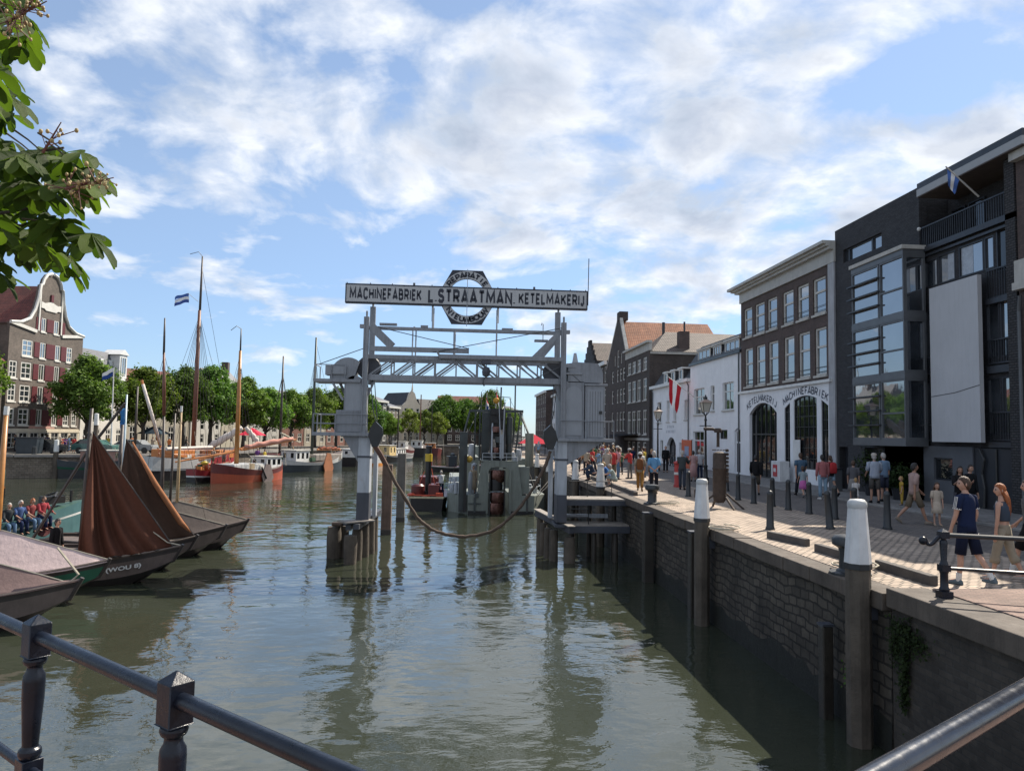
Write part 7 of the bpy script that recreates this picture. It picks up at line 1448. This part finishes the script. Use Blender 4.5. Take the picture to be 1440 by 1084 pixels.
# ================================================================ people
CLM={}
def cl(c,stripe=None):
    k=(tuple(c),stripe)
    if k not in CLM: CLM[k]=cloth('garment_%d'%len(CLM),tuple(c),.9,stripe)
    return CLM[k]
SKIN=[mat('skin_light',(.42,.24,.17),.5,.08,8),mat('skin_tan',(.33,.18,.12),.5,.08,8)]
M_EYE=mat('eye_dark',(.02,.015,.012),.3); M_LIP=mat('lip',(.30,.11,.09),.5)
HAIR={'brown':mat('hair_brown',(.06,.032,.018),.55,.35,25,bmp=.6),'black':mat('hair_black',(.014,.012,.012),.5,.3,25,bmp=.6),'red':mat('hair_red',(.30,.085,.02),.5,.4,22,bmp=.7),'grey':mat('hair_grey',(.36,.34,.32),.6,.25,25,bmp=.5),'blond':mat('hair_blond',(.35,.22,.09),.55,.3,25,bmp=.5),'bald':None}
def headmesh(m,c,fw,rt,up,k,nu=20,nv=14):
    """one closed head: skull, brow, eye sockets, nose, mouth and chin pushed out of an egg"""
    b=len(m.v)
    for j in range(nv+1):
        ph=-PI/2+PI*j/nv
        for i in range(nu):
            th=2*PI*i/nu; x,y,z=math.cos(ph)*math.sin(th),math.cos(ph)*math.cos(th),math.sin(ph)
            X,Y,Z=x*.073,y*.093,z*.118
            if z<0: X*=1-.30*(-z)**1.4; Y*=1-.12*(-z) if y>0 else 1-.45*(-z)**1.2
            if y>0:
                Y+=.026*math.exp(-(X/.014)**2-((Z+.018)/.026)**2)+.007*math.exp(-(X/.03)**2-((Z+.105)/.02)**2)-.007*math.exp(-((abs(X)-.03)/.014)**2-((Z-.012)/.013)**2)+.004*math.exp(-((Z-.036)/.012)**2)+.005*math.exp(-(X/.022)**2-((Z+.06)/.012)**2)
            m.v.append(tuple(c+(rt*X+fw*Y+up*Z)*k))
    for j in range(nv):
        for i in range(nu):
            i2=(i+1)%nu; ph=-PI/2+PI*(j+.5)/nv; th=2*PI*(i+.5)/nu; x,z=math.cos(ph)*math.sin(th)*.073,math.sin(ph)*.118; front=math.cos(th)>0
            mi=1 if front and .018<abs(x)<.042 and .0<z<.026 else 2 if front and abs(x)<.024 and -.075<z<-.05 else 0
            m.f.append([b+j*nu+i,b+j*nu+i2,b+(j+1)*nu+i2,b+(j+1)*nu+i]); m.m.append(mi)
    m.c=0
    for s in (-1,1): q=c+(rt*s*.075-fw*.008-up*.005)*k; m.ball(q,(.012*k,.02*k,.032*k),6,5)
def skinmesh(nodes,edges):
    me=bpy.data.meshes.new('skel'); bm=bmesh.new(); sl=bm.verts.layers.skin.verify(); vs=[]
    for i,(p,r) in enumerate(nodes):
        v=bm.verts.new(p); v[sl].radius=(r,r); v[sl].use_root=(i==0); vs.append(v)
    for a,b in edges: bm.edges.new((vs[a],vs[b]))
    bm.to_mesh(me); bm.free(); o=bpy.data.objects.new('skel',me); COL.objects.link(o)
    o.modifiers.new('k','SKIN'); s=o.modifiers.new('s','SUBSURF'); s.levels=1; s.render_levels=1
    r=bpy.data.meshes.new_from_object(o.evaluated_get(bpy.context.evaluated_depsgraph_get()))
    V=[v.co.copy() for v in r.vertices]; F=[list(p.vertices) for p in r.polygons]
    bpy.data.objects.remove(o); bpy.data.meshes.remove(me); bpy.data.meshes.remove(r); return V,F
POSES=dict(stand=dict(hl=.03,hr=-.03,kl=0,kr=0,al=.05,ar=-.03,el=.2,er=.15),walk=dict(hl=.42,hr=-.32,kl=.12,kr=.42,al=-.35,ar=.35,el=.35,er=.45),walk2=dict(hl=-.32,hr=.42,kl=.45,kr=.1,al=.35,ar=-.3,el=.4,er=.3),
 back=dict(hl=.04,hr=-.04,kl=0,kr=0,al=-.35,ar=-.35,el=-.0,er=0,hb=1),sit=dict(hl=1.5,hr=1.45,kl=1.5,kr=1.45,al=.5,ar=.45,el=.7,er=.8,lean=.12),crouch=dict(hl=2.0,hr=1.9,kl=2.3,kr=2.2,al=.9,ar=.8,el=.5,er=.6,lean=.4),
 phone=dict(hl=.05,hr=-.06,kl=0,kr=0,al=.75,ar=.7,el=1.2,er=1.3),hip=dict(hl=.06,hr=-.05,kl=.0,kr=.05,al=.1,ar=.2,el=.9,er=1.0))
def person(x,y,z,face,label,h=1.75,pose='stand',top=(.3,.3,.3),sleeve='short',bottom='trousers',bcol=(.03,.035,.06),hair='brown',hl='short',skin=0,shoe=(.05,.05,.055),group=None,turn=0,wid=1.0,hat=None,pack=None,dress=False,socks=None,stripe=None,detail=False,trim=None,belly=False,hold=None):
    p=dict(POSES[pose]) if isinstance(pose,str) else dict(pose); rz=math.atan2(-face[0],face[1])
    k=h/1.76; lean=p.get('lean',0.03); child=h<1.35; hk=k*(1.28 if child else 1.0)
    Ry=lambda v,a: V3((v.x,v.y*math.cos(a)+v.z*math.sin(a),v.z*math.cos(a)-v.y*math.sin(a)))
    pel=V3((0,0,.95)); J={}
    for s,n in ((-1,'l'),(1,'r')):
        hip=V3((s*.092*wid,0,.92)); a=p['h'+n]; kn=p['k'+n]; kne=hip+V3((s*.012,math.sin(a),-math.cos(a)))*.43; b=a-kn; ank=kne+V3((0,math.sin(b),-math.cos(b)))*.42; J['hip'+n],J['knee'+n],J['ank'+n]=hip,kne,ank; tl=max(-1.1,min(.0,b*.9)) if pose in('walk','walk2') else 0
        J['toe'+n]=ank+V3((s*.02,math.cos(tl)*.17,-.05+math.sin(tl)*.15)); J['heel'+n]=ank+V3((0,-.06*math.cos(tl),-.05-.06*math.sin(tl)))
    U=lambda v: pel+Ry(v-pel,lean)
    for s,n in ((-1,'l'),(1,'r')):
        sh_=U(V3((s*.175*wid,-.005,1.43))); a=p['a'+n]; e=p['e'+n]; ab=.13*wid
        el=sh_+V3((s*math.sin(ab),math.sin(a)*math.cos(ab),-math.cos(a)*math.cos(ab)))*.29
        if p.get('hb'): wr=V3((s*.05,-.17,1.0)); hd=V3((-s*.03,-.18,.93))
        else: wr=el+V3((-s*.03*e,math.sin(a+e),-math.cos(a+e)))*.25; hd=wr+V3((-s*.02,math.sin(a+e),-math.cos(a+e)))*.085
        J['sh'+n],J['el'+n],J['wr'+n],J['hd'+n]=sh_,el,wr,hd
    low=min(J['ankl'].z,J['ankr'].z)-.075; low=min(low,J['toel'].z-.03,J['toer'].z-.03)
    S=lambda v: V3((v.x*k,v.y*k,(v.z-low)*k))
    t=thing('person',label,'person',(x,y,z),rz,group)
    # --- body (one skin)
    N=[];E=[]
    def nn(v,r): N.append((S(v),r*k)); return len(N)-1
    a0=nn(pel,.105); a1=nn(U(V3((0,0,1.1))),.10); a2=nn(U(V3((0,0,1.3))),.115); a3=nn(U(V3((0,-.005,1.46))),.06); a4=nn(U(V3((0,.01,1.58))),.05); E+=[(a0,a1),(a1,a2),(a2,a3),(a3,a4)]
    for s,n in ((-1,'l'),(1,'r')):
        i=[nn(J['hip'+n]+V3((0,0,-.02)),.078),nn(J['knee'+n],.052),nn(J['knee'+n].lerp(J['ank'+n],.35)+V3((0,-.015,0)),.05),nn(J['ank'+n],.032),nn(J['toe'+n],.028)]; E+=[(a0,i[0])]+list(zip(i,i[1:]))
        d=(J['hd'+n]-J['wr'+n]).normalized()
        i=[nn(J['sh'+n],.052),nn(J['el'+n],.038),nn(J['el'+n].lerp(J['wr'+n],.4),.036),nn(J['wr'+n],.025),nn(J['hd'+n],.028)]; E+=[(a2,i[0])]+list(zip(i,i[1:]))
        side=d.cross(V3((1,0,0))); side=side.normalized() if side.length>.1 else V3((0,1,0))
        for f,ln in ((-1.5,.062),(-.5,.075),(.5,.072),(1.5,.055)):
            j1=nn(J['hd'+n]+side*(.013*f)+d*.03,.0095); j2=nn(J['hd'+n]+side*(.015*f)+d*(.03+ln*.5)+V3((-s*.008,0,0)),.0085); j3=nn(J['hd'+n]+side*(.014*f)+d*(.03+ln)+V3((-s*.024,0,0)),.007); E+=[(i[4],j1),(j1,j2),(j2,j3)]
        j1=nn(J['wr'+n].lerp(J['hd'+n],.6)+side*.035,.011); j2=nn(J['hd'+n]+side*.042+d*.03+V3((-s*.012,0,0)),.009); E+=[(i[3],j1),(j1,j2)]
    V,F=skinmesh(N,E); m=MB(); m.add(V,F)
    ca,sa=math.cos(turn),math.sin(turn); fw=Ry(V3((-sa,ca,0)),lean*.4); rt=V3((ca,sa,0)); up=rt.cross(fw)
    hc=S(U(V3((0,.02,1.655))))+up*(.02 if child else 0); headmesh(m,hc,fw,rt,up,hk)
    m.build('body',[SKIN[skin],M_EYE,M_LIP],t,True,smooth=3)
    # --- garments
    def ell(v,w,d,n=14):
        return [S(U(v))+V3((w*k*wid*math.cos(q),d*k*wid*math.sin(q)*1.0,0)) for q in [2*PI*i/n for i in range(n)]]
    def limb(m,pts,rs,n=10): m.tube([S(q) for q in pts],[r*k for r in rs],n)
    tm=cl(top,stripe); m=MB()
    z0=1.10 if belly else .89
    R_=[(z0,.168 if not belly else .14,.118 if not belly else .105),(1.0,.158,.115),(1.12,.148,.112),(1.25,.162,.12),(1.36,.178,.12),(1.43,.172,.10),(1.475,.115,.078),(1.50,.068,.062)]
    R_=[q for q in R_ if q[0]>=z0]
    if sleeve=='tank': R_=[q for q in R_ if q[0]<1.4]+[(1.41,.125,.095),(1.45,.10,.08)]
    if wid>1.05: R_=[(a,b,c*(1.18 if a<1.2 else 1.0)) for a,b,c in R_]
    m.loft([ell(V3((.006*math.sin(a*31),0,a)),b,c*(1+.03*math.sin(a*23))) for a,b,c in R_],cap=False)
    fr={'short':.62,'tank':0,'long':1.9,'half':.95}[sleeve]
    if fr:
        for n in 'lr':
            s_,e_,w_=J['sh'+n],J['el'+n],J['wr'+n]; s0=s_+V3((-.05 if n=='r' else .05,0,.0))
            if fr<=1: e2=s_.lerp(e_,fr); limb(m,[s0,s_,s_.lerp(e2,.5),e2],[.065,.068,.064,.064])
            else: limb(m,[s0,s_,s_.lerp(e_,.5),e_,e_.lerp(w_,.5),e_.lerp(w_,fr-1)],[.065,.068,.06,.055,.05,.042])
    o=m.build('shirt' if not dress else 'dress_top',tm,t,True,smooth=3,solid=.008)
    if trim:
        m=MB()
        for n in 'lr':
            s_,e_=J['sh'+n],J['el'+n]; sg=1 if n=='r' else -1; m.c=0
            for off in (-.022,0,.022): m.tube([S(s_.lerp(e_,f)+V3((sg*.069,off,.0 if f>0 else .01))) for f in (-.05,.25,.58)],.006*k,4)
            limb(m,[s_.lerp(e_,.58),s_.lerp(e_,.66)],[.067,.067])
        m.build('sleeve_trim',cl(trim),o,True)
    bm_=cl(bcol); m=MB()
    if dress or bottom=='skirt':
        zb={'long':.25}.get(bottom,.52); rr=[(1.02,.15,.112),(.92,.17,.125),(.75,.2,.16),(zb,.235,.20)]
        pts=[[S(V3((w*wid*math.cos(q)*(1+.06*math.sin(q*6)*(1.02-a)),d*wid*math.sin(q)*(1+.06*math.sin(q*6+1)*(1.02-a)),a)))-V3((0,0,0)) for q in [2*PI*i/24 for i in range(24)]] for a,w,d in rr]
        m.loft(pts,cap=False); m.build('skirt',bm_ if not dress else tm,t,True,smooth=3,solid=.008)
    else:
        m.loft([[S(V3((w*wid*math.cos(q),d*wid*math.sin(q),a))) for q in [2*PI*i/14 for i in range(14)]] for a,w,d in ((.84,.15,.11),(.9,.165,.118),(1.0,.155,.112),(1.03,.15,.108))],cap=True)
        f={'trousers':1.93,'shorts':.98,'short_shorts':.55,'capri':1.42}[bottom]
        for n in 'lr':
            hp,kn,an=J['hip'+n],J['knee'+n],J['ank'+n]
            if f<=1: limb(m,[hp+V3((0,0,.05)),hp.lerp(kn,.35),hp.lerp(kn,f)],[.092,.09,.088])
            else: g=f-1; w=.066 if bottom=='trousers' else .085; limb(m,[hp+V3((0,0,.05)),hp.lerp(kn,.4),kn.lerp(hp,.06),kn.lerp(an,.1),kn.lerp(an,g*.55),kn.lerp(an,g)],[.092,.086,.074,.072,w,w*.97])
        m.build(bottom if bottom!='short_shorts' else 'shorts',bm_,t,True,smooth=3)
    if socks:
        m=MB()
        for n in 'lr': limb(m,[J['ank'+n]+V3((0,0,-.02)),J['ank'+n].lerp(J['knee'+n],.28)],[.043,.047])
        m.build('socks',cl(socks),t,True,smooth=1)
    for n in 'lr':
        m=MB(); an,to,he=J['ank'+n],J['toe'+n],J['heel'+n]; ax=(to-he).normalized(); sd_=V3((1,0,0)); uu=sd_.cross(ax); rg=[]
        for f,w,hh in ((-.02,.026,.05),(.12,.038,.085),(.35,.042,.085),(.62,.047,.055),(.85,.045,.042),(1.08,.022,.022)):
            c=he.lerp(to,f)+uu*(-.012); rg.append([S(c+sd_*(w*math.cos(q))+uu*(max(0,math.sin(q))*hh+min(0,math.sin(q))*.02)) for q in [2*PI*i/10 for i in range(10)]])
        m.loft(rg); m.build('shoe',cl(shoe),t,True,smooth=1)
    hm=HAIR[hair]
    if hm:
        m=MB(); nu,nv=18,10; rowsH=[]
        for j in range(nv+1):
            row=[]
            for i in range(nu):
                th=2*PI*i/nu; fr_=math.cos(th); lo=-.15-.75*max(0,-fr_) if hl!='long' else -.1-.95*max(0,-fr_*1.0+.25); lo=max(lo,-.95); lo= lo if fr_<.35 else .42+ .12*fr_
                zz=1-(1-lo)*(j/nv); rr=math.sqrt(max(0,1-zz*zz)); q=1.075+.05*math.sin(th*5+j*1.3)*(j/nv)+.03*math.sin(th*11)
                row.append(hc+(rt*(rr*math.sin(th)*.079*q)+fw*(rr*math.cos(th)*.097*q-.006)+up*(zz*.128*q))*hk)
            rowsH.append(row)
        m.loft(rowsH,cap=True)
        if hl=='long':
            for q in range(9):
                a=-1.15+2.3*q/8; b0=hc+(rt*(.078*math.sin(a))-fw*(.085*math.cos(a))-up*.02)*hk; b1=b0-fw*.05*k-up*.16*k+rt*.02*math.sin(a)*k; b2=b1-up*.18*k+fw*(.015*math.sin(q*2.2))*k; b3=b2-up*(.12+.05*math.sin(q*3))*k+rt*.01*math.sin(q*5)*k; m.tube([b0,b1,b2,b3],[.03*k,.036*k,.03*k,.008*k],6)
        if hl=='bun': m.ball(hc-fw*.11*hk+up*.03*hk,(.05*hk,.05*hk,.05*hk),8,6); m.tube([hc-fw*.1*hk,hc-fw*.15*hk-up*.05*hk],.025*hk,6)
        if hl=='tail': m.tube([hc-fw*.1*hk+up*.02*hk,hc-fw*.16*hk-up*.08*hk,hc-fw*.15*hk-up*.2*hk],[.03*hk,.035*hk,.01*hk],6)
        m.build('hair',hm,t,True,smooth=3)
    if hat:
        m=MB(); fr_=[(.095,.0),(.09,.05),(.07,.085),(.02,.1)]; rg=[[hc+(rt*(r*math.cos(q))+fw*(r*1.18*math.sin(q))+up*(.055+zz))*hk for q in [2*PI*i/16 for i in range(16)]] for r,zz in fr_]; br=[[hc+(rt*(r*math.cos(q))+fw*(r*1.15*math.sin(q)+ (.05 if r>.1 and hat[1]=='cap' else 0))+up*.055)*hk for q in [2*PI*i/16 for i in range(16)]] for r in ((.1 if hat[1]=='cap' else .15),.09)]
        m.loft(rg); m.loft(br,cap=False); m.build('hat',cl(hat[0]),t,True,smooth=1,solid=.006)
    if pack:
        m=MB(); b=S(U(V3((0,-.2,1.25)))); m.loft([[b+V3((w*k*math.copysign(abs(math.cos(q))**.6,math.cos(q)),d*k*math.copysign(abs(math.sin(q))**.6,math.sin(q)),zz*k)) for q in [2*PI*i/16 for i in range(16)]] for zz,w,d in ((-.24,.11,.06),(-.2,.15,.085),(0,.155,.09),(.17,.14,.075),(.23,.08,.04))]); o=m.build('backpack',cl(pack),t,True,smooth=1)
        m=MB()
        for s in (-1,1): m.tube([S(U(V3((s*.09,-.13,1.45)))),S(U(V3((s*.1,.0,1.5)))),S(U(V3((s*.11,.13,1.36)))),S(U(V3((s*.13,.06,1.1))))],.018*k,5)
        m.build('strap',cl(pack),o,True)
    return t
NAV=(.012,.02,.055); DEN=(.09,.15,.24); KH=(.16,.13,.095); WH=(.55,.55,.54); BK=(.012,.012,.014); GR=(.14,.14,.145); OL=(.08,.085,.05)
# three people walking past the railing
person(8.72,12.05,2.5,(-.35,.94),'man in navy t-shirt with white sleeve stripes and dark shorts walking by the railing post',1.80,dict(hl=.14,hr=-.24,kl=.05,kr=.38,al=.12,ar=-.12,el=.25,er=.55),NAV,'short','shorts',(.008,.012,.03),'brown','short',0,(.10,.13,.15),turn=.95,socks=WH,trim=WH,detail=True)
t=thing('camera','small black camera held in the right hand of the man in navy','camera',(8.98,12.2,3.33)); MB().bx(8.93,9.03,12.16,12.24,3.26,3.35).build('camera_body',m_black,t,bev=.01); MB().lathe([(.03,-.03),(.035,.03)],(8.98,12.12,3.3),10,'y').build('lens',m_black,t)
person(9.68,12.45,2.5,(-.55,.83),'woman with long red hair in blue grey tank top and beige cargo trousers',1.68,dict(hl=.22,hr=-.22,kl=.05,kr=.25,al=.02,ar=.1,el=.12,er=.25),(.045,.06,.085),'tank','capri',(.26,.22,.165),'red','long',0,(.30,.28,.26),turn=.75,belly=True,detail=True)
person(10.45,12.75,2.5,(-.5,.86),'person with brown bun in grey t-shirt at the right picture edge',1.76,'walk',(.10,.105,.11),'short','shorts',BK,'brown','bun',0,(.03,.03,.035),turn=.6,socks=WH,pack=None,detail=True)
t=thing('shoulder_bag','olive shoulder bag carried by the person at the right edge','bag',(10.75,12.7,3.45)); MB().lathe([(.05,-.22),(.13,-.18),(.15,0),(.13,.18),(.05,.22)],(10.72,12.62,3.5),12,'x').build('bag',cl((.13,.13,.08)),t,smooth=1); m=MB(); m.tube([(10.6,12.62,3.6),(10.55,12.7,3.95),(10.4,12.8,3.98)],.015,5); m.build('strap',cl(BK),t)
# middle distance on the quay
P_=[
 (13.5,20.9,(1,-.12),'man in loose dusty pink shirt and khaki shorts striding to the right',1.8,'walk2',(.34,.24,.22),'half','shorts',KH,'black','short',1,(.2,.17,.14),{}),
 (14.0,20.6,(-.2,-1),'little girl in cream patterned dress beside the striding man',1.18,'stand',(.45,.38,.31),'half','skirt',(.45,.38,.31),'brown','long',0,(.3,.25,.2),dict(dress=True)),
 (15.0,21.0,(-.3,-1),'dark haired woman in black top looking at a phone behind the girl',1.68,'phone',BK,'half','trousers',(.05,.05,.06),'black','long',1,BK,{}),
 (15.6,21.4,(.2,-1),'person in black jacket standing behind the man in navy',1.72,'stand',(.015,.017,.02),'long','trousers',BK,'black','short',0,BK,{}),
 (15.9,27.0,(.25,1),'man with cap in blue and white striped shirt and grey shorts seen from behind',1.82,'hip',(.14,.19,.29),'half','shorts',(.09,.085,.08),'grey','short',0,BK,dict(wid=1.12,hat=((.42,.38,.33),'cap'),stripe=((.5,.52,.55),9.0))),
 (15.4,27.6,(.5,1),'woman in grey skirt left of the man in striped shirt',1.62,'stand',(.09,.09,.1),'half','skirt',(.2,.19,.185),'brown','short',0,BK,{}),
 (16.7,27.7,(-.2,1),'tall man in blue shirt right of the man in striped shirt',1.84,'stand',(.17,.25,.36),'half','shorts',(.04,.045,.07),'grey','short',0,BK,{}),
 (15.1,26.9,(.3,1),'toddler in white dress beside the group at the dark doorway',.98,'walk',(.52,.5,.49),'half','skirt',(.5,.48,.47),'blond','short',0,WH,dict(dress=True)),
 (16.4,26.1,(-1,.3),'small child in mustard yellow top at the group by the dark doorway',1.0,'stand',(.38,.25,.05),'short','trousers',(.36,.24,.05),'blond','short',0,GR,{}),
 (14.9,30.9,(.15,1),'broad man in blue t-shirt walking away next to the girl in pink skirt',1.85,'walk',(.06,.11,.17),'short','trousers',(.03,.035,.045),'brown','short',0,BK,dict(wid=1.08)),
 (14.6,30.1,(.1,1),'girl in pale blue top and bright pink skirt',1.28,'walk2',(.26,.32,.35),'short','skirt',(.48,.13,.36),'brown','short',0,GR,{}),
 (15.0,29.2,(.05,1),'man in faded red shirt and light blue jeans seen from behind',1.78,'stand',(.33,.12,.125),'long','trousers',(.20,.29,.38),'black','short',1,WH,dict(wid=1.05)),
 (15.7,29.9,(-.1,1),'woman in denim shorts with a red backpack',1.7,'walk',(.02,.02,.022),'short','short_shorts',(.26,.36,.45),'brown','tail',0,BK,dict(pack=(.42,.04,.045))),
 (12.9,30.9,(.5,1),'person in black jacket and light trousers before the arched gateway',1.74,'walk2',BK,'long','shorts',(.1,.09,.075),'black','short',0,BK,{}),
 (8.55,31.2,(.1,1),'man in light blue shirt with hands clasped behind his back',1.78,'back',(.12,.28,.48),'half','trousers',(.012,.013,.02),'grey','short',0,BK,dict(wid=1.08)),
 (8.3,32.6,(.3,1),'man in white sun hat and brown trousers with brown backpack',1.72,'walk',(.27,.24,.19),'half','trousers',(.24,.125,.035),'brown','short',0,KH,dict(pack=(.17,.07,.03),hat=((.6,.58,.54),'brim'))),
 (14.6,50.3,(-.3,-1),'man in black suit standing near the arched white house door',1.8,'stand',BK,'long','trousers',BK,'grey','short',0,BK,{}),
 (10.6,33.8,(.6,1),'grey haired man in dark green jacket with folded arms',1.78,'phone',(.05,.06,.065),'long','trousers',(.04,.05,.07),'grey','short',0,BK,dict(wid=1.05)),
 (13.3,40.4,(.2,1),'woman in red patterned long dress beside the man in white shirt',1.66,'stand',(.33,.13,.14),'half','long',(.33,.13,.14),'black','short',0,BK,dict(dress=True,stripe=((.5,.4,.38),7.0))),
 (13.8,40.8,(-.1,1),'man in white shirt and dark blue trousers',1.74,'stand',(.46,.48,.52),'short','trousers',(.025,.035,.07),'grey','short',0,BK,{}),
 (7.7,47.6,(-.6,-1),'quay worker in bright orange vest and black trousers',1.76,'walk',(.62,.10,.03),'short','trousers',BK,'brown','short',0,BK,{}),
 (7.75,36.6,(-1,.2),'crouching man in royal blue shirt and black apron at the quay edge',1.75,'crouch',(.04,.12,.32),'short','shorts',BK,'blond','short',0,KH,{}),
 (7.9,37.8,(.1,1),'man in beige shirt and light jeans behind the crouching man',1.76,'stand',(.36,.31,.26),'short','trousers',(.17,.26,.36),'grey','short',0,BK,{}),
 (7.6,39.9,(-1,-.1),'person in dark blue sitting on the quay edge with bent back',1.72,'crouch',(.03,.045,.08),'long','trousers',(.03,.045,.075),'brown','short',0,BK,dict(wid=1.1)),
 (7.75,35.2,(-1,0),'seated person in pale green top at the quay edge right of a white post',1.66,'crouch',(.3,.37,.36),'short','shorts',(.25,.3,.3),'grey','short',0,GR,{}),
]
for x,y,f,lb,h,po,tp,sl_,bt_,bc,hr,hl_,sk,sh_,kw in P_: person(x,y,2.5 if x<15.7 else 2.58,f,lb,h,po,tp,sl_,bt_,bc,hr,hl_,sk,sh_,**kw)
TOPS=[('white',WH),('black',BK),('red',(.42,.05,.05)),('orange',(.5,.16,.05)),('light blue',(.2,.3,.42)),('navy',NAV),('grey',GR),('beige',(.34,.29,.23)),('green',(.06,.13,.07)),('pink',(.48,.24,.25)),('yellow',(.45,.35,.06)),('purple',(.14,.06,.2))]
BOTS=[('dark trousers','trousers',(.02,.022,.03)),('blue jeans','trousers',DEN),('khaki shorts','shorts',KH),('grey trousers','trousers',GR)]
hs=['brown','grey','black','blond']
def crowd(spots,where,grp,z,seed,h0=1.7):
    rr=random.Random(seed); combos=[(a,b) for a in range(len(TOPS)) for b in range(len(BOTS))]; rr.shuffle(combos)
    for i,(x,y) in enumerate(spots):
        a,b=combos[i]; tn,tc=TOPS[a]; bn,bk,bc=BOTS[b]; an=rr.uniform(0,6.28); hc_=hs[i%4]
        person(x,y,z,(math.cos(an),math.sin(an)),'person in %s top and %s %s'%(tn,bn,where),h0+rr.uniform(-.1,.13),rr.choice(('stand','stand','walk','hip','phone')),tc,rr.choice(('short','half','long')),bk,bc,hc_,rr.choice(('short','short','long')),rr.choice((0,0,1)),group=grp,wid=rr.choice((1,1,1.08)),hat=((.5,.5,.48),'cap') if rr.random()<.2 else None)
rc2=random.Random(3)
cs=[(8.6,43.5),(9.3,45.0),(8.9,47.2),(9.9,44.2),(9.2,41.0),(10.6,46.6),(8.4,49.5),(9.6,50.5),(10.4,52.3),(11.2,49.6),(8.5,53.5),(11.9,54.6),(9.4,56.5),(10.7,58.0),(12.6,60.0),(13.8,63.5),(11.5,64.0),(9.0,61.5),(12.2,68.0),(14.3,70.0),(10.2,70.5),(8.8,67.0),(11.2,76.0),(13.0,80.0),(9.4,82.0),(8.6,75.0),(9.9,38.6),(10.9,40.3),(8.5,39.2),(9.2,42.4),(10.1,42.0),(8.2,45.6),(11.3,43.6),(10.2,48.4),(9.1,52.0),(8.3,57.5),(9.9,54.3),(11.6,57.0),(12.4,50.8),(10.9,61.8)]
crowd(cs,'in the crowd before the brick warehouse','crowd on the right quay',2.5,12)
q=[]
for px_ in (22,30,55,63,67,84,92,97,104,118,140,152,172,186,215,238,262): Yv=rc2.uniform(79,84) if px_<120 else rc2.uniform(84,92); v=at(px_,620,Yv); q.append((v.x,v.y))
crowd(q,'on the left quay behind the moored boats','crowd on the left quay',GZ,13)
dk=[]
for px_,Yv in ((222,74.5),(240,77),(259,79.5),(300,76),(315,75),(362,78),(372,79),(412,96),(470,101)): v=at(px_,640,Yv); dk.append((v.x,v.y))
crowd(dk,'on the deck of a moored barge','people on the moored barges',1.25,15)
# on the water
LZ=.92
def on(tobj,lx,ly,lz): return ROOTS[tobj]@V3((lx,ly,lz))
for lx,lz,f,lb,pose,tp,sl_,bc,hr,tn in ((6.25,1.0,(.85,-.5),'man in grey polo shirt standing in the green launch','hip',(.14,.14,.16),'short',BK,'black',-.9),(6.75,.55,(.8,-.6),'man in black fleece sitting on the side of the green launch','sit',(.03,.035,.04),'long',DEN,'grey',-.5),(7.15,.62,(.85,-.5),'big man in blue shirt sitting on the side of the green launch','sit',(.06,.10,.22),'half',NAV,'grey',.3),(7.58,.66,(.9,-.4),'person with red hair behind the boat spar in the green launch','sit',(.2,.05,.05),'short',DEN,'red',.2),(8.0,.72,(.9,-.4),'person in maroon and white top at the bow of the green launch','sit',(.25,.04,.05),'long',NAV,'brown',.2)):
    v=on(tl,lx,-1.2 if pose=='sit' else -.9,lz); person(v.x,v.y,v.z+(.12 if pose=='sit' else 0),f,lb,1.62,pose,tp,sl_,'trousers',bc,hr,'short',0,BK,group='men in the green launch',turn=tn,wid=1.08)
v=on(tcb,4.95,-.3,.3); person(v.x,v.y,v.z,(1,-.2),'dark haired person in black behind the sail of the WOU 8 boat',1.7,'stand',BK,'long','trousers',BK,'black','short',0,BK)
v=on(tg,1.5,-.85,.75); person(v.x,v.y,v.z,(-.5,1),'grey haired man in pale shirt leaning beside the tug funnel',1.7,'phone',(.45,.48,.5),'short','trousers',NAV,'grey','short',0,BK,wid=1.1)
person(1.28,47.3,1.15,(.2,-1),'crew member in long beige coat on the dredger foredeck',1.72,'stand',(.42,.34,.25),'long','long',(.42,.34,.25),'brown','short',0,BK,dress=True)
